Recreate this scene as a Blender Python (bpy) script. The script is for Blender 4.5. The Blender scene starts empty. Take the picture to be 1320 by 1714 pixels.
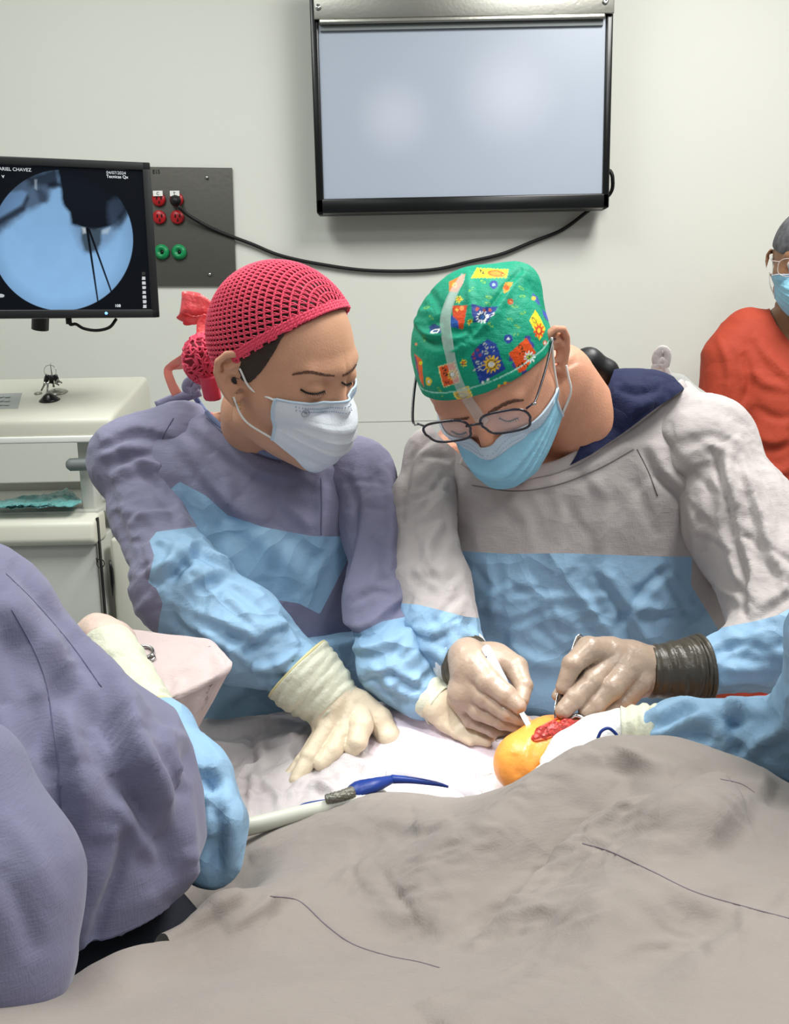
import bpy, math, random
import numpy as np
from mathutils import Vector, Matrix

# ------------------------------------------------------------------ camera, world, lights, exposure
F = 1500.0                       # focal length in pixels of the 1320x1714 frame
TH = math.radians(10.6)          # camera looks down
RO = math.radians(1.16)          # and is held slightly tilted
C0 = np.array([0.0, 0.0, 1.45])
_u0 = np.array([0, math.sin(TH), math.cos(TH)])
_r0 = np.array([1.0, 0, 0])
FW = np.array([0, math.cos(TH), -math.sin(TH)])
RT = math.cos(RO) * _r0 - math.sin(RO) * _u0
UP = math.cos(RO) * _u0 + math.sin(RO) * _r0
SC = bpy.context.scene
COL = SC.collection
cd = bpy.data.cameras.new('camera'); cam = bpy.data.objects.new('camera', cd); COL.objects.link(cam)
cd.sensor_fit = 'HORIZONTAL'; cd.sensor_width = 36.0; cd.lens = F / 1320 * 36.0; cd.clip_start = 0.02
M4 = Matrix.Identity(4)
for i in range(3):
    M4[i][0] = RT[i]; M4[i][1] = UP[i]; M4[i][2] = -FW[i]; M4[i][3] = C0[i]
cam.matrix_world = M4
SC.camera = cam

def area(name, loc, target, size, power, color=(1, 1, 1), sy=None, spread=None):
    l = bpy.data.lights.new(name, 'AREA'); o = bpy.data.objects.new(name, l); COL.objects.link(o)
    l.energy = power; l.color = color; l.size = size
    if sy: l.shape = 'RECTANGLE'; l.size_y = sy
    if spread: l.spread = spread
    o.location = loc
    o.rotation_euler = (Vector(target) - Vector(loc)).to_track_quat('-Z', 'Y').to_euler()
    return o
W_ = bpy.data.worlds.new('world'); SC.world = W_; W_.use_nodes = True
W_.node_tree.nodes['Background'].inputs[0].default_value = (0.90, 0.96, 1.0, 1)
W_.node_tree.nodes['Background'].inputs[1].default_value = 0.14
area('ceiling_panel_light', (-0.9, 1.15, 2.93), (-0.9, 1.15, 0), 0.6, 27, (0.95, 1, 0.97), 1.2)
area('ceiling_panel_light', (0.9, 1.15, 2.93), (0.9, 1.15, 0), 0.6, 55, (1.0, 1.0, 0.97), 1.2)
area('ceiling_panel_light', (-0.7, -0.9, 2.93), (-0.7, -0.9, 0), 0.6, 5, (0.95, 1, 1), 1.2)
area('ceiling_panel_light', (1.0, -0.9, 2.93), (1.0, -0.9, 0), 0.6, 24, (0.97, 1, 1), 1.2)
# the two heads of the operating light above the table, out of frame
def spot(name, loc, target, power, deg, blend, color, r):
    l = bpy.data.lights.new(name, 'SPOT'); o = bpy.data.objects.new(name, l); COL.objects.link(o)
    l.energy = power; l.spot_size = math.radians(deg); l.spot_blend = blend; l.color = color; l.shadow_soft_size = r
    o.location = loc
    o.rotation_euler = (Vector(target) - Vector(loc)).to_track_quat('-Z', 'Y').to_euler()
    return o
spot('operating_light', (0.02, 0.62, 2.3), (0.08, 0.87, 1.03), 80, 13, 0.85, (1.0, 0.97, 0.93), 0.08)
spot('operating_light', (-0.55, 0.45, 2.4), (0.045, 0.94, 1.04), 62, 15, 0.95, (0.93, 0.96, 1.0), 0.12)
SC.view_settings.view_transform = 'Standard'
SC.view_settings.look = 'None'
SC.view_settings.gamma = 1.0
SC.view_settings.use_curve_mapping = False
SC.view_settings.exposure = 0.0
SC.cycles.max_bounces = 6; SC.cycles.diffuse_bounces = 3; SC.cycles.transparent_max_bounces = 12
SC.cycles.caustics_reflective = False; SC.cycles.caustics_refractive = False
SC.cycles.sample_clamp_indirect = 4

# ------------------------------------------------------------------ pixel <-> place
def proj(P):
    P = np.asarray(P, float) - C0
    d = P @ FW
    return np.stack([660 + F * (P @ RT) / d, 857 - F * (P @ UP) / d, d], -1)
def ray(x, y): return FW + RT * (x - 660) / F - UP * (y - 857) / F
def U(x, y, Y):
    v = ray(x, y); return C0 + v * Y / v[1]
def UZ(x, y, z):
    v = ray(x, y); return C0 + v * (z - C0[2]) / v[2]
def pr(x, y, Y, r):              # point and radius given in pixels
    p = U(x, y, Y); return p, r / F * float((p - C0) @ FW)

# ------------------------------------------------------------------ materials
def srgb(c):
    c = [x / 255 for x in c]
    return tuple([x / 12.92 if x <= .04045 else ((x + .055) / 1.055) ** 2.4 for x in c]) + (1.0,)
def nd(t, typ, **kw):
    n = t.nodes.new(typ)
    for k, v in kw.items():
        if isinstance(k, str) and k.startswith('_'): setattr(n, k[1:], v)
        else: n.inputs[k].default_value = v
    return n
def mat(name, c, rough=.6, metal=0, bump=0, bscale=200, crumple=0, cscale=14, vcol=None, emit=0, sss=0,
        trans=0, alpha=1, mottle=0, mscale=8, spec=.4, weave=0, sheen=0, coat=0, creases=0, crscale=9, crinkle=0, cks=12, ckst=(1, 1, 1)):
    m = bpy.data.materials.new(name); m.use_nodes = True; t = m.node_tree; L = t.links
    b = t.nodes['Principled BSDF']
    col = srgb(c); b.inputs['Base Color'].default_value = col
    b.inputs['Roughness'].default_value = rough; b.inputs['Metallic'].default_value = metal
    b.inputs['Specular IOR Level'].default_value = spec
    if sheen: b.inputs['Sheen Weight'].default_value = sheen
    if coat: b.inputs['Coat Weight'].default_value = coat; b.inputs['Coat Roughness'].default_value = .08
    if sss:
        b.inputs['Subsurface Weight'].default_value = sss; b.inputs['Subsurface Radius'].default_value = (.9, .4, .25)
        b.inputs['Subsurface Scale'].default_value = .008
    if trans: b.inputs['Transmission Weight'].default_value = trans; b.inputs['IOR'].default_value = 1.3
    if alpha < 1: b.inputs['Alpha'].default_value = alpha
    src = None
    tc = t.nodes.new('ShaderNodeTexCoord')
    if vcol:
        a = nd(t, 'ShaderNodeVertexColor', _layer_name=vcol); src = a.outputs['Color']
        L.new(src, b.inputs['Base Color'])
    if mottle:
        n = nd(t, 'ShaderNodeTexNoise', Scale=mscale, Detail=4.0); L.new(tc.outputs['Object'], n.inputs['Vector'])
        mr = nd(t, 'ShaderNodeMapRange'); L.new(n.outputs['Fac'], mr.inputs['Value'])
        mr.inputs['From Min'].default_value = .3; mr.inputs['From Max'].default_value = .7
        mr.inputs['To Min'].default_value = 1 - mottle; mr.inputs['To Max'].default_value = 1 + mottle * .6
        mx = nd(t, 'ShaderNodeVectorMath', _operation='SCALE')
        if src: L.new(src, mx.inputs[0])
        else: mx.inputs[0].default_value = col[:3]
        L.new(mr.outputs[0], mx.inputs['Scale']); L.new(mx.outputs[0], b.inputs['Base Color'])
    if emit:
        b.inputs['Emission Strength'].default_value = emit
        if src: L.new(src, b.inputs['Emission Color']); L.new(src, b.inputs['Base Color'])
        else: b.inputs['Emission Color'].default_value = col
    last = None
    def addb(h, s, d):
        nonlocal last
        k = nd(t, 'ShaderNodeBump', Strength=s, Distance=d); L.new(h, k.inputs['Height'])
        if last: L.new(last, k.inputs['Normal'])
        last = k.outputs['Normal']
    if creases:
        # soft press-folds: ridged, warped noise
        n = nd(t, 'ShaderNodeTexNoise', Scale=crscale, Detail=2.5, Roughness=.5, Distortion=.6); L.new(tc.outputs['Object'], n.inputs['Vector'])
        s = nd(t, 'ShaderNodeMath', _operation='SUBTRACT'); s.inputs[1].default_value = .5; L.new(n.outputs['Fac'], s.inputs[0])
        a = nd(t, 'ShaderNodeMath', _operation='ABSOLUTE'); L.new(s.outputs[0], a.inputs[0])
        p = nd(t, 'ShaderNodeMath', _operation='POWER'); p.inputs[1].default_value = .6; L.new(a.outputs[0], p.inputs[0])
        addb(p.outputs[0], creases, .02)
    if crinkle:
        # angular crumples of stiff cloth: two sizes of warped cells
        nn = nd(t, 'ShaderNodeTexNoise', Scale=cks * .5, Detail=2.0); L.new(tc.outputs['Object'], nn.inputs['Vector'])
        ad = nd(t, 'ShaderNodeMix', _data_type='VECTOR', Factor=.12) if False else nd(t, 'ShaderNodeVectorMath', _operation='MULTIPLY_ADD')
        L.new(nn.outputs['Color'], ad.inputs[0]); ad.inputs[1].default_value = (1.6 / cks,) * 3; L.new(tc.outputs['Object'], ad.inputs[2])
        mp = nd(t, 'ShaderNodeMapping'); mp.inputs['Scale'].default_value = ckst; L.new(ad.outputs[0], mp.inputs['Vector'])
        for sc_, k_ in ((cks, 1.0), (cks * 2.3, .8)):
            v = nd(t, 'ShaderNodeTexVoronoi', Scale=sc_); L.new(mp.outputs[0], v.inputs['Vector'])
            addb(v.outputs['Distance'], 1.0, crinkle * k_ / sc_)
    if crumple:
        n = nd(t, 'ShaderNodeTexNoise', Scale=cscale, Detail=5.0, Roughness=.55); L.new(tc.outputs['Object'], n.inputs['Vector'])
        addb(n.outputs['Fac'], crumple, .02)
    if weave:
        for ax, (dx, dy) in enumerate(((1, .6), (-.6, 1))):
            mp = nd(t, 'ShaderNodeMapping'); mp.inputs['Scale'].default_value = (90, 90, 900) if ax else (900, 900, 90)
            L.new(tc.outputs['Object'], mp.inputs['Vector'])
            n = nd(t, 'ShaderNodeTexNoise', Scale=1.0, Detail=2.0); L.new(mp.outputs[0], n.inputs['Vector'])
            addb(n.outputs['Fac'], weave, .0012)
    if bump:
        n = nd(t, 'ShaderNodeTexNoise', Scale=bscale, Detail=3.0); L.new(tc.outputs['Object'], n.inputs['Vector'])
        addb(n.outputs['Fac'], bump, .002)
    if last: L.new(last, b.inputs['Normal'])
    return m

# ------------------------------------------------------------------ object helpers
def tag(o, label=None, cat=None, group=None, kind=None):
    if label: o['label'] = label
    if cat: o['category'] = cat
    if group: o['group'] = group
    if kind: o['kind'] = kind
    return o
def empty(name, loc, label=None, cat=None, group=None):
    o = bpy.data.objects.new(name, None); COL.objects.link(o); o.location = [float(v) for v in loc]
    o.empty_display_size = .05
    return tag(o, label, cat, group)
def mesh_obj(name, V, Fs, m=None, parent=None, smooth=True, label=None, cols=None):
    """V (n,3) world coordinates; Fs array (m,k) or list of polygons"""
    V = np.asarray(V, float)
    me = bpy.data.meshes.new(name)
    off = np.array(worldloc(parent)) if parent is not None else np.zeros(3)
    V2 = V - off
    if isinstance(Fs, np.ndarray):
        n, k = Fs.shape
        me.vertices.add(len(V2)); me.vertices.foreach_set('co', V2.astype(np.float32).ravel())
        me.loops.add(n * k); me.loops.foreach_set('vertex_index', Fs.astype(np.int32).ravel())
        me.polygons.add(n); me.polygons.foreach_set('loop_start', np.arange(0, n * k, k, dtype=np.int32))
        me.polygons.foreach_set('loop_total', np.full(n, k, dtype=np.int32))
        me.update(calc_edges=True); me.validate()
    else:
        me.from_pydata([tuple(v) for v in V2], [], [tuple(int(i) for i in f) for f in Fs])
    if smooth: me.polygons.foreach_set('use_smooth', np.ones(len(me.polygons), dtype=bool))
    if cols is not None:
        a = me.color_attributes.new('pat', 'FLOAT_COLOR', 'POINT')
        c4 = np.ones((len(V), 4), np.float32); c4[:, :3] = cols
        a.data.foreach_set('color', c4.ravel())
    o = bpy.data.objects.new(name, me); COL.objects.link(o)
    if m: me.materials.append(m)
    if parent is not None: o.parent = parent
    if label: o['label'] = label
    me.update()
    return o
def worldloc(o):
    v = Vector((0, 0, 0))
    while o is not None: v = v + o.location; o = o.parent
    return v
def rebase(o, base):                # give a top-level mesh an origin at its base
    d = np.array(base, float); o.data.transform(Matrix.Translation(-Vector(d))); o.location = Vector(d)
    return o

class MB:                           # collects verts / faces of one mesh
    def __init__(s): s.v = []; s.f = []
    def add(s, V, Fs):
        n = len(s.v); s.v.extend([tuple(map(float, p)) for p in V]); s.f.extend([tuple(int(i) + n for i in f) for f in Fs])
        return s
    def box(s, c, size, R=None, bev=0):
        c = np.array(c, float); h = np.array(size, float) / 2
        if bev <= 0:
            V = np.array([(x, y, z) for x in (-1, 1) for y in (-1, 1) for z in (-1, 1)], float) * h
            Fs = [(0, 1, 3, 2), (4, 6, 7, 5), (0, 4, 5, 1), (2, 3, 7, 6), (0, 2, 6, 4), (1, 5, 7, 3)]
        else:
            import bmesh
            bm = bmesh.new(); bmesh.ops.create_cube(bm, size=1.0)
            for v in bm.verts: v.co = Vector((v.co.x * 2 * h[0], v.co.y * 2 * h[1], v.co.z * 2 * h[2]))
            bmesh.ops.bevel(bm, geom=list(bm.edges), offset=bev, segments=3, profile=.5, affect='EDGES')
            bm.verts.index_update()
            V = np.array([tuple(v.co) for v in bm.verts]); Fs = [tuple(v.index for v in f.verts) for f in bm.faces]; bm.free()
        if R is not None: V = V @ np.array(R).T
        return s.add(V + c, Fs)
    def tube(s, pts, r, n=10, closed=False, flat=1.0, up=(0, 0, 1), caps=True):
        pts = np.array(pts, float); k = len(pts); r = np.broadcast_to(np.array(r, float), (k,))
        T = (np.roll(pts, -1, 0) - np.roll(pts, 1, 0)) if closed else np.gradient(pts, axis=0)
        T /= np.linalg.norm(T, axis=1)[:, None] + 1e-12
        u = np.array(up, float); u = u - T[0] * (u @ T[0])
        if np.linalg.norm(u) < 1e-4: u = np.cross(T[0], (1, 0.3, 0.1))
        u /= np.linalg.norm(u); V = []
        for i in range(k):
            u = u - T[i] * (u @ T[i]); u /= np.linalg.norm(u) + 1e-12; w = np.cross(T[i], u)
            for j in range(n):
                a = 2 * math.pi * j / n; V.append(pts[i] + r[i] * (math.cos(a) * w + flat * math.sin(a) * u))
        Fs = []
        for i in range(k if closed else k - 1):
            for j in range(n):
                a, b = i * n + j, i * n + (j + 1) % n; c, d = ((i + 1) % k) * n + (j + 1) % n, ((i + 1) % k) * n + j
                Fs.append((a, b, c, d))
        if not closed and caps: Fs += [tuple(range(n))[::-1], tuple((k - 1) * n + j for j in range(n))]
        return s.add(V, Fs)
    def grid(s, P):                 # P (a,b,3)
        a, b = P.shape[:2]
        Fs = [(i * b + j, i * b + j + 1, (i + 1) * b + j + 1, (i + 1) * b + j) for i in range(a - 1) for j in range(b - 1)]
        return s.add(P.reshape(-1, 3), Fs)
    def lathe(s, prof, c, axis=(0, 0, 1), n=28):
        ax = np.array(axis, float); ax /= np.linalg.norm(ax)
        u = np.cross(ax, (1, 0, 0)) if abs(ax[0]) < .9 else np.cross(ax, (0, 1, 0)); u /= np.linalg.norm(u); w = np.cross(ax, u)
        V = [np.array(c) + ax * h + r * (math.cos(2 * math.pi * j / n) * u + math.sin(2 * math.pi * j / n) * w) for r, h in prof for j in range(n)]
        Fs = [(i * n + j, i * n + (j + 1) % n, (i + 1) * n + (j + 1) % n, (i + 1) * n + j) for i in range(len(prof) - 1) for j in range(n)]
        Fs += [tuple(range(n))[::-1], tuple((len(prof) - 1) * n + j for j in range(n))]
        return s.add(V, Fs)
    def build(s, name, m=None, parent=None, smooth=True, label=None):
        return mesh_obj(name, np.array(s.v), s.f, m, parent, smooth, label)
def sharp(o, deg=35):
    o.data.polygons.foreach_set('use_smooth', np.ones(len(o.data.polygons), dtype=bool))
    o.data.set_sharp_from_angle(angle=math.radians(deg)); return o
def solidify(o, t, off=0):
    md = o.modifiers.new('solid', 'SOLIDIFY'); md.thickness = t; md.offset = off; return o
def crv(pts, n=12):                 # Catmull-Rom through points (any dimension)
    pts = np.array(pts, float); P = np.vstack([2 * pts[0] - pts[1], pts, 2 * pts[-1] - pts[-2]]); out = []
    for i in range(1, len(P) - 2):
        for t in np.linspace(0, 1, n, endpoint=False):
            a, b, c, d = P[i - 1], P[i], P[i + 1], P[i + 2]
            out.append(.5 * (2 * b + (c - a) * t + (2 * a - 5 * b + 4 * c - d) * t * t + (3 * b - a - 3 * c + d) * t ** 3))
    out.append(P[-2]); return np.array(out)

# ------------------------------------------------------------------ signed distance modelling
def smin(a, b, k):
    if k <= 0: return np.minimum(a, b)
    h = np.clip(.5 + .5 * (b - a) / k, 0, 1)
    return b * (1 - h) + a * h - k * h * (1 - h)
def smax(a, b, k): return -smin(-a, -b, k)
def cone(P, a, b, ra, rb):
    ba = b - a; t = np.clip(((P - a) @ ba) / (ba @ ba + 1e-12), 0, 1)
    return np.linalg.norm(P - a - t[:, None] * ba, axis=1) - (ra + (rb - ra) * t)
def ell(P, c, r, R=None):
    q = P - c
    if R is not None: q = q @ R
    r = np.array(r, float); k0 = np.linalg.norm(q / r, axis=1); k1 = np.linalg.norm(q / (r * r), axis=1)
    return k0 * (k0 - 1) / (k1 + 1e-9)
def chain(P, pts, k=.0):            # pts [(x,y,Y,r) in pixels]
    d = None; q = [pr(*p) for p in pts]
    for (a, ra), (b, rb) in zip(q[:-1], q[1:]):
        e = cone(P, a, b, ra, rb); d = e if d is None else smin(d, e, k)
    return d
def wchain(P, pts, k=.0):           # pts [(xyz, r)] in metres
    d = None
    for (a, ra), (b, rb) in zip(pts[:-1], pts[1:]):
        e = cone(P, np.array(a, float), np.array(b, float), ra, rb); d = e if d is None else smin(d, e, k)
    return d
def rows_world(rows):
    out = []
    for (py, xl, xr, Y, b) in rows:
        l, r = U(xl, py, Y), U(xr, py, Y); out.append((l[2] * .5 + r[2] * .5, (l[0] + r[0]) / 2, Y, (r[0] - l[0]) / 2, b))
    return out
def stack(P, R, n=2.4):             # body given by rows (z, cx, cy, half width, half depth), any order
    R = np.array(sorted(R)); z = P[:, 2]
    cx, cy, a, b = [np.interp(z, R[:, 0], R[:, i]) for i in (1, 2, 3, 4)]
    q = (np.abs((P[:, 0] - cx) / a) ** n + np.abs((P[:, 1] - cy) / b) ** n) ** (1 / n)
    d = (q - 1) * np.minimum(a, b)
    return np.maximum(d, np.maximum(R[0, 0] - z, z - R[-1, 0]))
def nets(f, lo, hi, h, fine=None, newton=2):
    """surface nets; fine = list of (axis, lo, hi, h) with a smaller step there"""
    ax = []
    for i in range(3):
        xs = [lo[i]]
        while xs[-1] < hi[i]:
            st = h
            for (a, l, u, hh) in (fine or []):
                if a == i and l <= xs[-1] < u: st = hh
            xs.append(xs[-1] + st)
        ax.append(np.array(xs))
    N = [len(a) for a in ax]; B = 8
    D = np.full(N, 1e3, np.float32)
    bl = [np.arange(0, n, B) for n in N]
    I, J, K = np.meshgrid(*bl, indexing='ij'); idx = np.stack([I.ravel(), J.ravel(), K.ravel()], 1)
    def cc(a, i): return (ax[a][i] + ax[a][np.minimum(i + B, N[a] - 1)]) / 2
    C = np.stack([cc(a, idx[:, a]) for a in range(3)], 1)
    S = np.stack([ax[a][np.minimum(idx[:, a] + B, N[a] - 1)] - ax[a][idx[:, a]] for a in range(3)], 1)
    d = f(C); act = np.abs(d) < np.linalg.norm(S, axis=1) * .5 * 1.7 + h * 2
    sg = np.sign(d)
    for (i, j, k), s, on in zip(idx, sg, act):
        if not on: D[i:i + B, j:j + B, k:k + B] = s
    A = idx[act]; off = np.stack(np.meshgrid(*[np.arange(B)] * 3, indexing='ij'), -1).reshape(-1, 3)
    for c in range(0, len(A), 400):
        g = (A[c:c + 400, None, :] + off[None]).reshape(-1, 3)
        ok = (g[:, 0] < N[0]) & (g[:, 1] < N[1]) & (g[:, 2] < N[2]); g = g[ok]
        D[g[:, 0], g[:, 1], g[:, 2]] = f(np.stack([ax[a][g[:, a]] for a in range(3)], 1))
    ins = D < 0
    c = [slice(0, -1), slice(1, None)]
    cnt = sum(ins[c[i], c[j], c[k]].astype(np.int8) for i in (0, 1) for j in (0, 1) for k in (0, 1))
    mix = (cnt > 0) & (cnt < 8); cells = np.argwhere(mix); vid = np.full(mix.shape, -1, np.int64); vid[mix] = np.arange(len(cells))
    acc = np.zeros((len(cells), 3)); num = np.zeros(len(cells))
    cor = [(i, j, k) for i in (0, 1) for j in (0, 1) for k in (0, 1)]
    def pos(ci): return np.stack([ax[a][ci[:, a]] for a in range(3)], 1)
    for a in cor:
        for e in range(3):
            if a[e]: continue
            b = list(a); b[e] = 1
            ca = cells + a; cb = cells + b
            da = D[ca[:, 0], ca[:, 1], ca[:, 2]]; db = D[cb[:, 0], cb[:, 1], cb[:, 2]]
            x = (da < 0) != (db < 0); t = np.where(x, np.clip(da / (da - db + 1e-20), 0, 1), 0)[:, None]
            p = pos(ca) * (1 - t) + pos(cb) * t
            acc += np.where(x[:, None], p, 0); num += x
    V = acc / num[:, None]
    Q = []
    for e in range(3):
        o1, o2 = [i for i in range(3) if i != e]
        s1 = [slice(1, -1)] * 3; s1[e] = slice(0, -1); s2 = list(s1); s2[e] = slice(1, None)
        A_, B_ = ins[tuple(s1)], ins[tuple(s2)]
        ed = np.argwhere(A_ != B_)
        if not len(ed): continue
        fl = A_[ed[:, 0], ed[:, 1], ed[:, 2]]
        ed = ed + 1; ed[:, e] -= 1
        q = []
        for (u, v) in ((-1, -1), (0, -1), (0, 0), (-1, 0)):
            c_ = ed.copy(); c_[:, o1] += u; c_[:, o2] += v
            q.append(vid[c_[:, 0], c_[:, 1], c_[:, 2]])
        q = np.stack(q, 1)
        sw = fl if e != 1 else ~fl
        q[~sw] = q[~sw][:, ::-1]
        Q.append(q)
    Q = np.vstack(Q); Q = Q[(Q >= 0).all(1)]
    for _ in range(newton):
        d0 = f(V); G = grad(f, V, h * .3); g2 = (G * G).sum(1)
        st = np.clip(d0 / (g2 + 1e-6), -h * .5, h * .5); V = V - G * st[:, None] * (g2 > .05)[:, None]
    return V, Q
def grad(f, V, e):
    return np.stack([(f(V + np.eye(3)[i] * e) - f(V - np.eye(3)[i] * e)) / (2 * e) for i in range(3)], 1)
def vnormals(V, Q):
    Nn = np.zeros_like(V)
    n = np.cross(V[Q[:, 2]] - V[Q[:, 0]], V[Q[:, -1]] - V[Q[:, 1]]) if Q.shape[1] == 4 else np.cross(V[Q[:, 1]] - V[Q[:, 0]], V[Q[:, 2]] - V[Q[:, 0]])
    for k in range(Q.shape[1]): np.add.at(Nn, Q[:, k], n)
    return Nn / (np.linalg.norm(Nn, axis=1)[:, None] + 1e-20)
def trace(f, x, y, t0=.3, t1=2.2):  # first hit of the sight line with a shape
    v = ray(x, y); v = v / np.linalg.norm(v); t = t0; best = (9, t0)
    for _ in range(150):
        d = float(f((C0 + v * t)[None])[0])
        if abs(d) < best[0]: best = (abs(d), t)
        if abs(d) < 2e-4: return C0 + v * t
        t += d * .7
        if t > t1: break
    return C0 + v * best[1]
def seglines(p, pts):
    """signed side distance, closest param for points p (n,2) against polyline"""
    pts = np.array(pts, float); L = np.linalg.norm(np.diff(pts, axis=0), axis=1); cum = np.r_[0, np.cumsum(L)]
    best = np.full(len(p), 1e9); sd = np.zeros(len(p)); tt = np.zeros(len(p))
    for i in range(len(pts) - 1):
        a, b = pts[i], pts[i + 1]; ab = b - a
        t = np.clip(((p - a) @ ab) / (ab @ ab + 1e-9), 0, 1); q = p - a - t[:, None] * ab
        d = np.hypot(q[:, 0], q[:, 1]); s = np.sign(ab[0] * q[:, 1] - ab[1] * q[:, 0])
        m = d < best; best[m] = d[m]; sd[m] = (d * s)[m]; tt[m] = ((cum[i] + t * L[i]) / cum[-1])[m]
    return sd, tt
def sculpt(V, Q, strokes, wid=1.0, amp=1.0, minw=.0045):
    """strokes: (points in pixels, half width px, height mm, kind) kind: r ridge, v valley, s step fold (left side high)"""
    Nn = vnormals(V, Q); p = proj(V); vis = np.clip(-(Nn @ FW) * 2.0 + .35, 0, 1)
    disp = np.zeros(len(V))
    for st in strokes:
        pts, w, h = st[:3]; kind = st[3] if len(st) > 3 else 'r'
        pts = crv(pts, 6) if len(pts) > 2 else np.array(pts, float)
        w = w * wid; ex_ = (14 if kind == 'e' else 3.2) * max(w, 9); lo = pts.min(0) - ex_; hi = pts.max(0) + ex_
        m = np.where((p[:, 0] > lo[0]) & (p[:, 0] < hi[0]) & (p[:, 1] > lo[1]) & (p[:, 1] < hi[1]))[0]
        if not len(m): continue
        s, t = seglines(p[m, :2], pts); mpx = p[m, 2] / F; ww = np.maximum(w, minw / mpx); u = s / ww; hm_ = np.clip(h * .001 * amp, -1.25 * ww * mpx, 1.25 * ww * mpx)
        tp = np.sqrt(np.clip(4 * t * (1 - t), 0, 1)) * .9 + .1 * ((t > 0.001) & (t < .999))
        if kind == 'r': g = np.exp(-u * u) - .35 * np.exp(-(np.abs(u) - 1.7) ** 2)
        elif kind == 'v': g = -np.exp(-u * u)
        elif kind == 's': g = np.where(u < 0, np.exp(-(u / 1.8) ** 2), np.exp(-(u / .7) ** 2)) - .75 * np.exp(-((u - 1.45) / .75) ** 2)
        elif kind == 'e': g = np.where(u < 0, np.exp(-(u / 7) ** 2), np.exp(-(u / .85) ** 2)); hm_ = h * .001 * amp
        else: g = np.exp(-u * u)
        disp[m] += g * tp * hm_
    return V + Nn * (disp * vis)[:, None]
_rng = np.random.default_rng(7); _T = _rng.random((64, 64, 64)).astype(np.float32)
def vnoise(P):
    i = np.floor(P).astype(int); f = P - i; f = f * f * (3 - 2 * f); i &= 63; j = (i + 1) & 63
    def g(a, b, c): return _T[a, b, c]
    x0, y0, z0 = i.T; x1, y1, z1 = j.T; fx, fy, fz = f.T
    return (((g(x0, y0, z0) * (1 - fx) + g(x1, y0, z0) * fx) * (1 - fy) + (g(x0, y1, z0) * (1 - fx) + g(x1, y1, z0) * fx) * fy) * (1 - fz)
            + ((g(x0, y0, z1) * (1 - fx) + g(x1, y0, z1) * fx) * (1 - fy) + (g(x0, y1, z1) * (1 - fx) + g(x1, y1, z1) * fx) * fy) * fz)
def fbm(P, o=3):
    s = 0; a = .5
    for k in range(o): s = s + a * (vnoise(P * 2 ** k + 17.3 * k) - .5); a *= .5
    return s
def rumple(V, Q, amp, scale, axis=None, stretch=1, seed=0, sharp_=True):
    """cloth crumples: ridged noise, stretched along an axis"""
    P = V / scale + seed * 7.1
    if axis is not None:
        a = np.array(axis, float); a /= np.linalg.norm(a); P = P - np.outer((P @ a) * (1 - 1 / stretch), a)
    P = P + np.stack([fbm(P * .7 + 31 * k, 2) for k in range(3)], 1) * 1.1
    n = fbm(P, 3)
    d = (1 - np.abs(n) * 5) if sharp_ else n * 3
    d = np.clip(d, -.6, 1) - .4
    return V + vnormals(V, Q) * (d * amp)[:, None]
def largest(V, T):
    lab = np.arange(len(V))
    for _ in range(400):
        m = lab[T].min(1); new = lab.copy()
        for k in range(T.shape[1]): np.minimum.at(new, T[:, k], m)
        new = new[new]
        if (new == lab).all(): break
        lab = new
    u, c = np.unique(lab[T[:, 0]], return_counts=True); keep = T[lab[T[:, 0]] == u[c.argmax()]]
    us, inv = np.unique(keep, return_inverse=True); return V[us], inv.reshape(keep.shape)
def tri(Q):
    return Q if Q.shape[1] == 3 else np.vstack([Q[:, [0, 1, 2]], Q[:, [0, 2, 3]]])
def polysd(p, poly):
    """signed distance to a polygon in pixels, negative inside"""
    poly = np.array(poly, float); q = np.vstack([poly, poly[:1]]); s, _ = seglines(p, q); d = np.abs(s)
    ins = np.zeros(len(p), bool); j = len(poly) - 1
    for i in range(len(poly)):
        xi, yi = poly[i]; xj, yj = poly[j]
        c = ((yi > p[:, 1]) != (yj > p[:, 1])) & (p[:, 0] < (xj - xi) * (p[:, 1] - yi) / (yj - yi + 1e-12) + xi)
        ins ^= c; j = i
    return np.where(ins, -d, d)
def cut(V, Q, d):
    """split a mesh where d changes sign -> (V,T) outside, (V,T) inside"""
    T = tri(Q); s = d[T] < 0; n = s.sum(1)
    V = list(V) if False else V
    newV = [V]; cnt = len(V); outT = [T[n == 0]]; inT = [T[n == 3]]
    X = T[(n == 1) | (n == 2)]; sx = d[X] < 0; lone = np.where(sx.sum(1) == 1, 1, 0)
    k = np.argmax(sx == (lone[:, None] == 1), axis=1)
    r = np.arange(len(X)); a = X[r, k]; b = X[r, (k + 1) % 3]; c = X[r, (k + 2) % 3]
    def mid(u, v):
        t = (d[u] / (d[u] - d[v]))[:, None]; return V[u] * (1 - t) + V[v] * t
    pab, pac = mid(a, b), mid(a, c)
    iab = cnt + r; iac = cnt + len(X) + r; V2 = np.vstack([V, pab, pac])
    t1 = np.stack([a, iab, iac], 1); t2 = np.stack([iab, b, c], 1); t3 = np.stack([iab, c, iac], 1)
    li = lone == 1
    inT += [t1[li], t2[~li], t3[~li]]; outT += [t1[~li], t2[li], t3[li]]
    def pack(ts):
        t = np.vstack(ts)
        if not len(t): return None
        key = np.round(V2 * 2e5).astype(np.int64)
        u, inv = np.unique(t, return_inverse=True); inv = inv.reshape(t.shape)
        kk, fi, iv = np.unique(key[u], axis=0, return_index=True, return_inverse=True)
        t = iv.reshape(-1)[inv]
        t = t[(t[:, 0] != t[:, 1]) & (t[:, 1] != t[:, 2]) & (t[:, 0] != t[:, 2])]
        return V2[u][fi], t
    return pack(outT), pack(inT)
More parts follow.
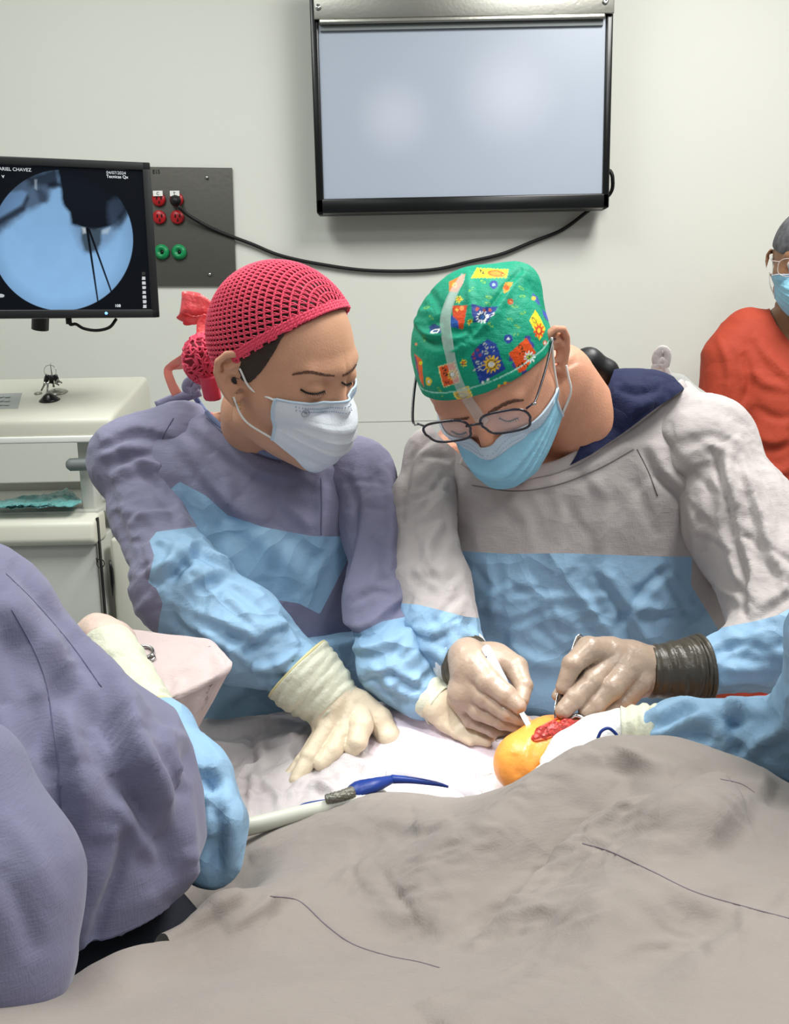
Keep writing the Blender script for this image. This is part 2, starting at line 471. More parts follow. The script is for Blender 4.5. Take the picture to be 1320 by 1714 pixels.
def gen(seed, path, halfw, n, ang=(-60, 60), ln=(30, 70), w=(5, 8), h=(1.5, 3.2), bend=.25):
    """small folds strewn along a path (pixels), at angles to its direction"""
    rn = random.Random(seed); P = crv(path, 10) if len(path) > 2 else np.linspace(path[0], path[1], 12); out = []
    for _ in range(int(n * .55)):
        i = rn.randrange(1, len(P) - 1); d = P[i + 1] - P[i - 1]; a0 = math.atan2(d[1], d[0]); a = a0 + math.radians(rn.uniform(*ang)); hw_ = np.interp(i / (len(P) - 1), np.linspace(0, 1, len(halfw)), halfw)
        o_ = rn.uniform(-.85, .85) * hw_; c = P[i] + np.array([-math.sin(a0), math.cos(a0)]) * o_; l = rn.uniform(*ln) * .8; u = np.array([math.cos(a), math.sin(a)]); v = np.array([-u[1], u[0]]) * rn.uniform(-bend, bend) * l * .7
        out.append(([c - u * l, c + v, c + u * l], rn.uniform(*w), rn.uniform(*h) * .8, rn.choice('sssr')))
    return out
def cloth(name, f, lo, hi, h, m, parent, strokes=(), rump=None, drop=None, smooth_it=0, label=None, panels=(), amp=1.0, fine=None, wid=1.0):
    """garment piece from a distance field: sculpted, with parts cut out of it (drop) or split off (panels)"""
    V, Q = nets(f, lo, hi, h, fine)
    for r in (rump or ()): V = rumple(V, Q, *r[:2], **(r[2] if len(r) > 2 else {}))
    if strokes: V = sculpt(V, Q, strokes, amp=amp, wid=wid, minw=max(.0045, 1.7 * h))
    T = Q; res = (V, T)
    if drop is not None:
        for dp in (drop if isinstance(drop, list) else [drop]):
            V_, T_ = res; res = cut(V_, T_, dp(V_))[0]
    o = None; subs = []
    for (pn, pd, pm, pl) in panels:
        V_, T_ = res; out, ins = cut(V_, T_, pd(V_)); res = out
        if ins is not None: ins = largest(*ins)
        if ins is not None: subs.append((pn, ins, pm, pl))
    res = largest(*res)
    o = mesh_obj(name, res[0], res[1], m, parent, True, label)
    for (pn, ins, pm, pl) in subs: mesh_obj(pn, ins[0], ins[1], pm, o, True, pl)
    return o
def inpoly(poly, grow=0):
    return lambda V: polysd(proj(V)[:, :2], poly) - grow
# ------------------------------------------------------------------ palette
m_wall = mat('wall_paint', (214, 214, 206), .55, bump=.12, bscale=60, spec=.3)
m_floor = mat('vinyl_floor', (150, 158, 160), .4)
m_ceil = mat('ceiling_paint', (225, 225, 222), .8)
m_blk = mat('black_plastic', (10, 11, 12), .25, spec=.5)
m_blk2 = mat('dark_plastic', (26, 27, 29), .42)
m_cable = mat('black_rubber', (14, 14, 15), .5)
m_steel = mat('brushed_steel', (168, 166, 158), .3, metal=1, bump=.1, bscale=120)
m_plate = mat('plate_steel', (112, 110, 104), .36, metal=.85, bump=.1, bscale=90)
m_chrome = mat('chrome', (190, 190, 190), .14, metal=1)
m_white = mat('white_label', (232, 232, 226), .6)
m_red = mat('red_socket', (165, 22, 30), .35)
m_green = mat('green_jack', (20, 135, 80), .35)
m_cream = mat('cream_plastic', (214, 212, 198), .38, spec=.45)
m_cream2 = mat('cart_white', (205, 206, 198), .42)
m_grey = mat('grey_plastic', (118, 124, 124), .45)

# ------------------------------------------------------------------ room shell
YW = 2.6
def struct(name, c, s, m):
    o = MB().box(c, s).build(name, m, None, False); o['kind'] = 'structure'; return o
struct('floor', (0.3, 0.55, -.05), (5.4, 4.3, .1), m_floor)
struct('ceiling', (0.3, 0.55, 3.05), (5.4, 4.3, .1), m_ceil)
struct('wall_back', (0.3, YW + .05, 1.5), (5.4, .1, 3.0), m_wall)
struct('wall_left', (-2.35, .55, 1.5), (.1, 4.0, 3.0), m_wall)
struct('wall_right', (2.95, .55, 1.5), (.1, 4.0, 3.0), m_wall)
# wall panel joint seen behind the staff
struct('trim_1', (0.3, YW - .0006, U(640, 705, YW)[2]), (5.2, .001, .003), mat('joint', (196, 197, 192), .6))

# ------------------------------------------------------------------ television on the wall
tv = empty('television', U(775, 352, 2.5), 'large wall-mounted black television with blank pale grey screen above the two surgeons', 'television')
tl, trr, bl, br = U(518, 0, 2.5), U(1026, 0, 2.5), U(530, 358, 2.5), U(1018, 348, 2.5)
x0, x1, zb = (bl[0] + tl[0]) / 2, (br[0] + trr[0]) / 2, (bl[2] + br[2]) / 2
zt = zb + .575; yf = 2.5; W = x1 - x0
sx0, sx1, sz0 = x0 + .020, x1 - .018, zb + .037
sz1 = U(770, 30, 2.5)[2] + .02
MB().box(((x0 + x1) / 2, yf + .035, (zt + zb) / 2), (W, .045, zt - zb), bev=.006).build('tv_back_shell', m_blk2, tv)
fr = MB()
fr.box(((x0 + x1) / 2, yf + .006, (zb + sz0) / 2), (W, .026, sz0 - zb), bev=.004)
fr.box(((x0 + sx0) / 2, yf + .006, (zt + zb) / 2), (sx0 - x0, .026, zt - zb), bev=.004)
fr.box(((x1 + sx1) / 2, yf + .006, (zt + zb) / 2), (x1 - sx1, .026, zt - zb), bev=.004)
fr.box(((x0 + x1) / 2, yf + .006, zt - .015), (W, .026, .03), bev=.004)
fr.build('bezel', m_blk, tv)
# screen sheet: pale grey film with two cloudy whitish patches
m_scr = mat('screen_film', (166, 175, 190), .33, spec=.5)
t = m_scr.node_tree; b = t.nodes['Principled BSDF']
tc = t.nodes.new('ShaderNodeTexCoord'); prev = None
for (cx_, cz_, r_) in ((.26, .48, .17), (.66, .60, .22)):
    mp = nd(t, 'ShaderNodeVectorMath', _operation='DISTANCE'); t.links.new(tc.outputs['Object'], mp.inputs[0])
    px_, pz_ = sx0 + cx_ * (sx1 - sx0), sz0 + cz_ * .42
    mp.inputs[1].default_value = (px_ - tv.location.x, 2.502 - tv.location.y, pz_ - tv.location.z)
    mr = nd(t, 'ShaderNodeMapRange', _interpolation_type='SMOOTHSTEP'); mr.inputs['From Min'].default_value = 0; mr.inputs['From Max'].default_value = r_ * .75
    mr.inputs['To Min'].default_value = .6; mr.inputs['To Max'].default_value = 0; t.links.new(mp.outputs['Value'], mr.inputs['Value'])
    mx = nd(t, 'ShaderNodeMix', _data_type='RGBA'); t.links.new(mr.outputs[0], mx.inputs[0])
    if prev: t.links.new(prev, mx.inputs[6])
    else: mx.inputs[6].default_value = srgb((164, 173, 188))
    mx.inputs[7].default_value = srgb((196, 200, 214)); prev = mx.outputs[2]
t.links.new(prev, b.inputs['Base Color'])
MB().box(((sx0 + sx1) / 2, yf + .006, (sz0 + zt - .03) / 2), (sx1 - sx0, .012, zt - .03 - sz0)).build('screen', m_scr, tv, False)
# steel holder clipped over the top of the screen
hb = U(770, 27, 2.48)[2]
MB().box(((x0 + x1) / 2 + .005, yf - .014, hb + .075), (W - .012, .008, .15), bev=.002).build('steel_holder', m_steel, tv)
MB().box(((x0 + x1) / 2, yf - .012, hb - .006), (sx1 - sx0 - .01, .020, .012), bev=.003).build('holder_lip', m_steel, tv)
MB().box(((x0 + x1) / 2, yf - .004, hb - .018), (sx1 - sx0 - .014, .008, .012)).build('dark_strip', m_grey, tv, False)
for xx in (x0 + .022, x1 - .024):
    MB().lathe([(.0075, 0), (.0075, .003), (.005, .006), (.002, .004)], (xx, yf - .018, hb + .028), (0, -1, 0), 14).build('screw', m_chrome, tv)
# power cable along the wall
def wallpt(x, y, Y=2.585): return U(x, y, Y)
cab = [(1012, 292, 2.53), (1020, 286, 2.53), (1025, 300, 2.53), (1020, 325, 2.55), (985, 352, 2.58), (940, 385, 2.59), (890, 405, 2.59), (840, 425, 2.59), (790, 437, 2.59), (720, 452, 2.59), (620, 453, 2.59), (540, 443, 2.59), (470, 428, 2.59), (420, 408, 2.59), (360, 385, 2.585), (318, 362, 2.57), (298, 345, 2.555)]
o = MB().tube(crv([U(*c) for c in cab], 8), .0052, 8).build('power_cable', m_cable)
rebase(o, U(720, 452, 2.59)); tag(o, 'long black power cable hanging in a curve from the television to the red socket', 'cable')

# ------------------------------------------------------------------ steel outlet plate
P0 = U(325, 480, YW)
op = empty('outlet_plate', P0, 'brushed steel wall plate with red sockets and green jacks behind the x-ray monitor', 'outlet plate')
a, b_ = U(230, 279, 2.592), U(388, 281, 2.592); c_, d_ = U(395, 478, 2.592), U(230, 478, 2.592)
V = np.array([a, b_, c_, d_]); V = np.vstack([V, V + (0, .006, 0)])
mesh_obj('plate', V, [(3, 2, 1, 0), (4, 5, 6, 7), (0, 1, 5, 4), (1, 2, 6, 5), (2, 3, 7, 6), (3, 0, 4, 7)], m_plate, op, False)
def face_disc(x, y, r, m, name, prof=None, par=op, label=None):
    p = U(x, y, 2.59); return MB().lathe(prof or [(r, 0), (r, .006), (r * .88, .009), (r * .3, .0095)], p, (0, -1, 0), 24).build(name, m, par)
for (x, y) in ((266, 334), (296, 334), (267, 364), (297, 364)):
    s = face_disc(x, y, .0185, m_red, 'red_socket')
    for dx, dz in ((-.006, .004), (.006, .004), (0, -.007)):
        pp = U(x, y, 2.58); MB().box((pp[0] + dx, 2.5800, pp[2] + dz), (.003, .002, .008)).build('slot', m_blk, s, False)
for (x, y) in ((271, 422), (300, 422)):
    s = face_disc(x, y, .021, m_green, 'green_jack', [(.021, 0), (.0205, .006), (.015, .012), (.009, .013), (.0065, .006), (.001, .006)])
    pp = U(x, y, 2.58); MB().lathe([(.0055, 0), (.0055, .002), (.001, .0025)], (pp[0], 2.5855, pp[2]), (0, -1, 0), 12).build('pin_hole', m_blk, s)
for (x, y) in ((266, 325), (294, 325)):
    p = U(x, y, 2.59); MB().box((p[0], 2.578, p[2]), (.026, .002, .014)).build('number_tag', m_white, op, False)
for (x, y) in ((346, 297), (351, 459)):
    p = U(x, y, 2.59); MB().lathe([(.0045, 0), (.0045, .003), (.001, .004)], (p[0], 2.59, p[2]), (0, -1, 0), 10).build('screw', m_chrome, op)
# plug of the cable
p = U(294, 336, 2.58)
o = MB().lathe([(.014, 0), (.015, .012), (.011, .022), (.006, .030)], (p[0], 2.58, p[2]), (.15, -1, -.15), 16).build('power_plug', m_cable)
rebase(o, p); tag(o, 'round black plug pushed into the upper red socket', 'plug')

def text(name, s, loc, size, m, parent, R=None, align='LEFT', ext=.0004):
    cu = bpy.data.curves.new(name, 'FONT'); cu.body = s; cu.size = size; cu.align_x = align; cu.extrude = ext
    ob = bpy.data.objects.new(name + '_tmp', cu); COL.objects.link(ob)
    dg = bpy.context.evaluated_depsgraph_get(); me = bpy.data.meshes.new_from_object(ob.evaluated_get(dg)); bpy.data.objects.remove(ob)
    Rm = Matrix(R).to_4x4() if R is not None else Matrix.Rotation(math.pi / 2, 4, 'X')
    me.transform(Rm); me.transform(Matrix.Translation(Vector([float(v) for v in loc])))
    o = bpy.data.objects.new(name, me); COL.objects.link(o); me.materials.clear(); me.materials.append(m)
    if parent is not None:
        me.transform(Matrix.Translation(-worldloc(parent))); o.parent = parent
    return o
for (x, y, s) in ((266, 325, 'C'), (294, 325, 'T')):
    p = U(x, y, 2.59); text('tag_letter', s, (p[0] - .004, 2.5765, p[2] - .004), .011, m_blk2, op)
p = U(262, 287, 2.59); text('plate_marking', 'E15', (p[0] - .012, 2.5905, p[2] - .005), .014, m_blk2, op)

# ------------------------------------------------------------------ x-ray monitor
q = [U(-60, 259, 1.79), U(259, 273, 1.90), U(267, 531, 1.90), U(-60, 530, 1.79)]
B3 = U(120, 531, 1.88)
mon = empty('monitor', B3, 'flat black monitor showing a round blue x-ray image with two wires', 'monitor')
ex = q[1] - q[0]; Wm = np.linalg.norm(ex); ex /= Wm
ez = (q[1] - q[2]); Hm = np.linalg.norm(ez); ez /= Hm; ez -= ex * (ez @ ex); ez /= np.linalg.norm(ez); ey = np.cross(ez, ex)   # ey away from camera
RM = np.stack([ex, ey, ez], 1); O = q[2]           # bottom right corner
def mp_(u, v, w=0): return O - ex * u + ez * v + ey * w    # u leftwards from the right edge, v up, w back
Wm = .44
def mbox(mb, u0, u1, v0, v1, w0, w1, bev=0): return mb.box(mp_((u0 + u1) / 2, (v0 + v1) / 2, (w0 + w1) / 2), (u1 - u0, w1 - w0, v1 - v0), RM, bev)
bz = .0155
s_ = MB(); mbox(s_, 0, Wm, 0, Hm, .012, .045, .005); s_.build('back_shell', m_blk2, mon)
s_ = MB(); mbox(s_, 0, Wm, 0, bz * 1.05, -.004, .014, .002); mbox(s_, 0, Wm, Hm - bz, Hm, -.004, .014, .002)
mbox(s_, 0, bz, 0, Hm, -.004, .014, .002); mbox(s_, Wm - bz, Wm, 0, Hm, -.004, .014, .002)
s_.build('bezel', m_blk2, mon)
# screen picture as vertex colours on a fine flat grid
nu, nv = 520, 430
uu, vv = np.meshgrid(np.linspace(bz, Wm - bz, nu), np.linspace(bz, Hm - bz, nv), indexing='ij')
PT = O - ex * uu[..., None] + ez * vv[..., None] + ey * .006
pp = proj(PT.reshape(-1, 3))[:, :2]
def cpx(pts): return [(x * 270 / 1320, 260 + y * 300 / 1467) for x, y in pts]
colr = np.zeros((len(pp), 3)); colr[:] = (.006, .008, .012)
cxm, cym, rad = 104.0, 402.0, 119.0
rr = np.hypot(pp[:, 0] - cxm, (pp[:, 1] - cym) * 1.005)
ins = np.clip((rad - rr) / 1.0, 0, 1)[:, None]
nz = fbm(np.c_[pp / 22, np.zeros(len(pp))], 4)[:, None]
base = np.array(srgb((150, 198, 245))[:3]) * (1 + .25 * (pp[:, 1:2] - 430) / 200 + nz * .10)
img = base.copy()
def blot(poly, colo, soft, op_=1.0, ns=0):
    global img
    d = polysd(pp, cpx(poly))
    if ns: d = d + fbm(np.c_[pp / 9, np.ones(len(pp))], 3) * ns
    a_ = (np.clip(.5 - d / (2 * soft), 0, 1) * op_)[:, None]; img = img * (1 - a_) + np.array(srgb(colo)[:3]) * a_
blot([(-50, 250), (250, 130), (460, 100), (500, 250), (420, 270), (390, 370), (200, 470), (-60, 680)], (72, 86, 108), 6, .85, 6)
blot([(-80, 330), (180, 285), (225, 310), (180, 400), (-30, 530), (-100, 520)], (120, 160, 205), 3, .8, 3)
blot([(-80, 560), (180, 415), (225, 320), (240, 350), (200, 450), (-60, 610)], (28, 36, 50), 3, .8, 3)
blot([(200, 170), (330, 150), (460, 110), (480, 240), (420, 260), (330, 250), (250, 260)], (34, 42, 56), 6, .8, 8)
blot([(280, 280), (340, 260), (390, 330), (380, 390), (330, 390)], (52, 64, 84), 4, .75, 6)
blot([(285, 200), (300, 200), (300, 280), (285, 270)], (190, 205, 220), 2, .7)
blot([(390, 230), (440, 215), (500, 235), (500, 255), (440, 262), (400, 262)], (20, 26, 38), 3, .8)
blot([(580, 480), (1040, 420), (1010, 560), (900, 700), (800, 780), (700, 800), (640, 720), (590, 560)], (118, 150, 185), 7, .75, 6)
blot([(480, 80), (900, 150), (1060, 420), (960, 560), (880, 590), (760, 620), (680, 590), (590, 560), (570, 470), (515, 400), (500, 280), (470, 110)], (15, 18, 25), 3, .99, 4)
blot([(880, 380), (1000, 330), (1040, 470), (980, 590), (930, 610), (890, 560)], (66, 82, 106), 5, .7, 8)
blot([(960, 500), (1030, 430), (1060, 470), (1000, 560), (975, 570)], (28, 34, 46), 3, .7)
blot([(665, 600), (830, 600), (830, 700), (800, 770), (740, 800), (690, 780), (665, 680)], (60, 74, 84), 3, .9, 3)
blot([(670, 590), (705, 595), (705, 635), (680, 640)], (210, 220, 225), 2, .8); blot([(835, 615), (900, 590), (880, 640), (835, 640)], (190, 210, 225), 2.5, .8)
blot([(700, 590), (722, 590), (808, 1205), (796, 1205)], (14, 18, 26), .6); blot([(712, 590), (735, 600), (918, 1118), (905, 1120)], (14, 18, 26), .6)
img *= (1 - .25 * np.clip((rr - 95) / 25, 0, 1))[:, None]
colr = colr * (1 - ins) + img * ins
for k in range(8):
    d = polysd(pp, cpx([(1160 + k * 1.5, 955 + k * 38.5), (1188 + k * 1.5, 955 + k * 38.5), (1188 + k * 1.5, 980 + k * 38.5), (1160 + k * 1.5, 980 + k * 38.5)]))
    colr[d < 0] = (.75, .78, .8) if k else (.05, .05, .05)
d = np.hypot((pp[:, 0] - 1.5) / 6, (pp[:, 1] - 495) / 3); colr[d < 1] = (.6, .65, .7)
Fq = np.array([(i * nv + j, i * nv + j + 1, (i + 1) * nv + j + 1, (i + 1) * nv + j) for i in range(nu - 1) for j in range(nv - 1)])
m_x = mat('lcd_image', (0, 0, 0), .3, vcol='pat', emit=.78, spec=.1); m_x.node_tree.nodes['Principled BSDF'].inputs['Base Color'].default_value = (0, 0, 0, 1)
for l in list(m_x.node_tree.links):
    if l.to_socket.name == 'Base Color': m_x.node_tree.links.remove(l)
mesh_obj('screen', PT.reshape(-1, 3), Fq, m_x, mon, False, cols=colr)
m_txt = mat('screen_text', (215, 220, 225), .5, emit=.6)
def onmon(x, y):
    v = ray(x, y); n = ey; t_ = ((O + ey * .0045 - C0) @ n) / (v @ n); return C0 + v * t_
RMt = np.stack([ex, ez, -ey], 1)
for (x, y, s, sz) in ((-2, 285, 'ARIEL CHAVEZ', .0088), (3, 298, 'V', .008), (178, 291, '04/07/2024', .0082), (178, 297.5, 'Tecnicas Qx', .0082), (192, 514, '108', .008)):
    text('screen_text', s, onmon(x, y), sz, m_txt, mon, RMt)
c0_ = mp_(.105, .0085, -.0045); MB().lathe([(.003, 0), (.003, .001), (.001, .001)], c0_, -ey, 12).build('power_light', mat('led', (120, 180, 255), .5, emit=1.2), mon)
# stand arm from the cart top behind the screen
MB().tube([mp_(.22, .14, .05), mp_(.22, .14, .12), mp_(.24, -.02, .16)], .018, 12).build('arm', m_blk2, mon)
lp = crv([mp_(*t_) for t_ in ((.178, .004, .02), (.176, -.012, .02), (.165, -.012, .02), (.15, -.021, .02), (.125, -.025, .02), (.10, -.019, .02), (.085, -.002, .025))], 8)
MB().tube(lp, .0032, 8).build('signal_cable', m_cable, mon)
MB().tube([mp_(.178, .006, .02), mp_(.178, -.012, .02)], .006, 12).build('cable_plug', m_cable, mon)

# ------------------------------------------------------------------ white trolley on the left
YC = 1.86
cart = empty('medical_trolley', (U(90, 900, YC)[0], YC + .1, 0), 'white medical trolley with keypad, keyring and open shelf on the left', 'trolley')
def P_(x, y, Y=YC): return U(x, y, Y)
zt_f = P_(90, 700)[2]; xr = P_(180, 700)[0]; xl = P_(-160, 700)[0]
# top slab: front at YC, back at Yb, rises to the back
def slab(name, xs, prof, m, par, label=None, bev=.012):
    """prof: (y, z) outline in the side view, extruded between xs, edges rounded"""
    import bmesh
    bm = bmesh.new(); n = len(prof)
    a_ = [bm.verts.new((xs[0], p[0], p[1])) for p in prof]; b2 = [bm.verts.new((xs[1], p[0], p[1])) for p in prof]
    bm.faces.new(a_); bm.faces.new(b2[::-1])
    for i in range(n): bm.faces.new((a_[i], b2[i], b2[(i + 1) % n], a_[(i + 1) % n])[::-1])
    bmesh.ops.recalc_face_normals(bm, faces=bm.faces)
    if bev: bmesh.ops.bevel(bm, geom=list(bm.edges), offset=bev, segments=4, profile=.5, affect='EDGES', clamp_overlap=True)
    bm.verts.index_update(); V = [tuple(v.co) for v in bm.verts]; Fs = [tuple(v.index for v in f.verts) for f in bm.faces]; bm.free()
    return sharp(mesh_obj(name, V, Fs, m, par, True, label), 40)
zf1, zf0 = P_(90, 702)[2], P_(90, 738)[2]
Yb = YC + .30
zb1 = U(90, 632, Yb)[2]
xr2 = P_(186, 700)[0]
top = slab('trolley_top', (xl, xr2), [(YC, zf0 + .006), (YC, zf1), (YC + .02, zf1 + .008), (Yb, zb1), (Yb + .02, zb1 - .03), (Yb + .02, zf0 + .006)], m_cream, cart, bev=.016)
slab('top_edge_strip', (xl, xr2 - .004), [(YC - .006, zf0 - .004), (YC - .006, zf0 + .010), (YC + .3, zf0 + .010), (YC + .3, zf0 - .004)], m_white, cart, bev=.003)
def ontop(x, y):                     # point on the sloping top
    A_ = np.array([0, YC + .02, zf1 + .008]); d_ = np.array([0, Yb - YC - .02, zb1 - zf1 - .008]); n_ = np.cross((1, 0, 0), d_); n_ /= np.linalg.norm(n_)
    v = ray(x, y); return C0 + v * (((A_ - C0) @ n_) / (v @ n_)) + n_ * .0006, n_
pc = [ontop(*c)[0] for c in ((-60, 661), (37, 658), (30, 684), (-60, 686))]; n_ = ontop(0, 660)[1]
V = np.vstack([pc, np.array(pc) - n_ * .004]); kp = mesh_obj('keypad', V, [(0, 1, 2, 3), (7, 6, 5, 4), (0, 4, 5, 1), (1, 5, 6, 2), (2, 6, 7, 3), (3, 7, 4, 0)], mat('keypad_grey', (168, 172, 170), .5), cart, False)
m_key = mat('key_grey', (198, 202, 198), .5)
for i, x in enumerate((4, 15)):
    for j, y in enumerate((665.5, 672, 678.5)):
        p, n_ = ontop(x - 2 - j * .8, y); MB().box(p + n_ * .001, (.0115, .009, .002), bev=.0006).build('key', m_key, kp)
for (x, y, rx, name, m) in ((64, 659, .009, 'round_plate', m_steel), (95, 657, .0245, 'lock_escutcheon', m_steel)):
    p, n_ = ontop(x, y); MB().lathe([(rx, 0), (rx * .92, .002), (rx * .5, .006 if rx > .01 else .0025), (rx * .2, .0065 if rx > .01 else .0025)], p, n_, 28).build(name, m, cart)
p, n_ = ontop(83, 670); MB().lathe([(.0225, 0), (.018, .004), (.010, .012), (.004, .015), (.001, .0155)], p, n_, 28).build('black_knob', m_blk, cart)
# keyring with keys
kr = empty('keyring', ontop(86, 652)[0], 'bunch of keys on a wire ring standing in the trolley lock', 'keys')
pk = ontop(88, 655)[0]; YK = pk[1]
th = np.linspace(0, 2 * math.pi, 30, endpoint=False); rc = U(84, 622, YK)
MB().tube([rc + np.array([.0135 * math.cos(a_), .002 * math.sin(a_ * 2), .0145 * math.sin(a_)]) for a_ in th], .0007, 6, True).build('ring', m_chrome, kr)
MB().tube([U(84, 607, YK), U(85, 615, YK), U(87, 628, YK), U(90, 648, YK)], [.0012, .0009, .0018, .0025], 8).build('lock_key', m_steel, kr)
rnd = random.Random(3)
for i, (xa, ya, xb, yb, mm) in enumerate(((80, 627, 76, 641, m_blk), (92, 627, 96, 641, m_blk), (86, 628, 86, 642, m_blk2), (76, 640, 69, 654, m_steel), (80, 640, 79, 656, m_chrome), (92, 640, 99, 645, m_steel), (95, 636, 104, 641, m_steel))):
    A_, B_ = U(xa, ya, YK - .004 - .002 * i), U(xb, yb, YK - .004 - .002 * i)
    MB().tube([A_, A_ * .6 + B_ * .4, B_], [.0045, .006, .0048] if i < 3 else [.004, .0022, .0018], 8, flat=.3, up=(0, 1, 0)).build('key_head' if i < 3 else 'key_blade', mm, kr)
# posts, handle, shelf, bin front, door
xp0, xp1 = P_(137, 800, YC + .06)[0], P_(160, 800, YC + .06)[0]
zs = P_(100, 856)[2]
MB().box(((xp0 + xp1) / 2, YC + .07, (zf0 + zs) / 2), (xp1 - xp0, .05, zf0 - zs + .02), bev=.004).build('post', m_cream2, cart)
MB().box((xl + .02, YC + .07, (zf0 + zs) / 2), (xp1 - xp0, .05, zf0 - zs + .02), bev=.004).build('post', m_cream2, cart)
A_, B_ = P_(112, 778, YC + .01), P_(172, 776, YC + .01)
MB().tube(np.linspace(A_, B_, 12), [.008] + [.0135] * 10 + [.008], 14, flat=1.0).build('grey_handle', m_grey, cart)
# the shelf tray (recess)
slab('shelf', (xl, P_(158, 860)[0]), [(YC + .02, zs - .012), (YC + .02, zs - .004), (YC + .34, zs - .004), (YC + .34, zs - .012)], m_cream2, cart, bev=0)
slab('shelf_back', (xl, P_(150, 860)[0]), [(YC + .33, zs - .004), (YC + .33, U(60, 808, YC + .33)[2]), (YC + .345, U(60, 808, YC + .33)[2]), (YC + .345, zs - .004)], m_cream2, cart, bev=0)
z1, z2 = P_(90, 868)[2], P_(90, 912)[2]
xs1 = P_(163, 880)[0]
slab('bin_front', (xl, xs1), [(YC - .012, z2), (YC - .028, z2 + .01), (YC - .020, z1 - .006), (YC + .02, z1 + .008), (YC + .06, z1 + .008), (YC + .06, z2)], m_cream, cart, bev=.010)
zlow = P_(90, 1075)[2] - .35
MB().box(((xl + xs1) / 2 - .002, YC + .18, (z2 + zlow) / 2 + .004), (xs1 - xl - .008, .36, z2 - zlow + .01), bev=.006).build('drawer_front', m_cream2, cart)
MB().box((P_(166, 900)[0] + .055, YC + .24, (zs + zlow) / 2 + .03), (.11, .26, zs - zlow + .02), bev=.004).build('side_cabinet', m_cream2, cart)
xd0 = P_(180, 960)[0]
MB().box((xd0 + .045, YC + .055, (P_(190, 906)[2] + zlow) / 2), (.09, .05, P_(190, 906)[2] - zlow), bev=.008).build('side_door', m_cream, cart)
pd = P_(185, 960, YC + .028)
hd = [(0, .022), (-.0015, .03), (.003, .018), (.0035, -.02), (.001, -.042), (-.001, -.046), (-.0018, -.02)]
MB().tube([pd + (0, 0, .03), pd + (.002, 0, .01), pd + (.002, 0, -.02), pd + (.0005, 0, -.05)], [.002, .0042, .0042, .001], 8).build('recess_handle', m_blk, cart)
MB().box((P_(172, 985)[0], YC + .002, (z1 + zlow) / 2), (.0035, .01, z1 - zlow)).build('gap_seal', m_blk2, cart, False)
pr_ = P_(168, 943, YC - .012)
MB().tube([pr_ + np.array([.008 * math.cos(a_), 0, .0095 * math.sin(a_)]) for a_ in th], .0011, 6, True).build('pull_ring', m_blk, cart)
MB().tube([pr_ + np.array([-.010, .008, .009]), pr_ + np.array([-.006, 0, .004])], .0018, 6).build('ring_tie', m_blk, cart)
for sx in (xl + .05, xd0 + .05):
    for yy in (YC + .05, YC + .32):
        MB().box((sx, yy, (zlow + .06) / 2 + .04), (.05, .05, zlow - .06), bev=.006).build('leg', m_cream2, cart)
        MB().lathe([(.02, -.016), (.042, -.014), (.042, .014), (.02, .016)], (sx, yy, .042), (1, 0, 0), 20).build('castor', m_blk2, cart)
# plastic pouch on the shelf
nu_, nv_ = 60, 30; G = np.zeros((nu_, nv_, 3)); rng = np.random.default_rng(2)
m_pouch = mat('turquoise_film', (110, 180, 178), .22, spec=.6, alpha=.9, crumple=.6, cscale=60)
for i in range(nu_):
    for j in range(nv_):
        s, t_ = i / (nu_ - 1), j / (nv_ - 1)
        top_ = np.interp(s, [0, .75, .86, .92, 1], [848, 833, 822, 832, 845]); bot = np.interp(s, [0, .35, 1], [884, 872, 852])
        G[i, j] = (-40 + 177 * s, top_ * (1 - t_) + bot * t_, 0)
Pg = np.array([[UZ(G[i, j, 0], G[i, j, 1], zs + .004) for j in range(nv_)] for i in range(nu_)])
n1 = fbm(Pg.reshape(-1, 3) / .02, 3).reshape(nu_, nv_); Pg[..., 2] += .010 + n1 * .022
Pg[..., 1] = np.clip(Pg[..., 1], YC - .01, 9)
o = MB().grid(Pg).build('plastic_pouch', m_pouch); solidify(o, .0015)
rebase(o, UZ(60, 860, zs)); tag(o, 'crinkled turquoise sterile pouch lying on the trolley shelf', 'pouch')
# ================================================================== people
m_skinW = mat('skin_woman', (212, 160, 130), .48, sss=.12, bump=.25, bscale=420, mottle=.10, mscale=22, spec=.35)
m_skinM = mat('skin_man', (218, 158, 128), .48, sss=.12, bump=.3, bscale=420, mottle=.12, mscale=26, spec=.35)
m_skinC = mat('skin_nurse', (150, 108, 80), .5, sss=.1)
m_hair = mat('dark_hair', (52, 38, 28), .5, bump=.6, bscale=300)
m_brow = mat('brow_hair', (112, 78, 62), .7)
m_lash = mat('lashes', (22, 16, 14), .6)
m_eye = mat('eye', (215, 205, 200), .2)
m_lav = mat('lavender_cotton', (132, 131, 156), .82, weave=.3, crinkle=.08, cks=9, crumple=.14, cscale=26, mottle=.05, spec=.15, sheen=.15)
m_gryg = mat('grey_cotton', (186, 178, 176), .82, weave=.3, crinkle=.08, cks=9, crumple=.14, cscale=26, mottle=.04, spec=.15, sheen=.15)
m_blue = mat('light_blue_barrier_cloth', (146, 182, 212), .62, weave=.15, crinkle=.18, cks=11, crumple=.14, cscale=28, mottle=.05, spec=.3)
m_navy = mat('navy_cotton', (16, 26, 66), .8, weave=.3, creases=.3, crumple=.2, cscale=30)
m_orange = mat('orange_scrub', (172, 62, 38), .75, weave=.2, creases=.12, crscale=7, crumple=.2)
m_pinkscrub = mat('salmon_scrub', (205, 118, 112), .8, weave=.3)
m_maskW = mat('mask_white', (228, 234, 242), .7, bump=.3, bscale=500, crumple=.12, cscale=60, spec=.2)
m_maskB = mat('mask_blue', (148, 205, 230), .7, bump=.3, bscale=500, crumple=.15, cscale=60, spec=.2)
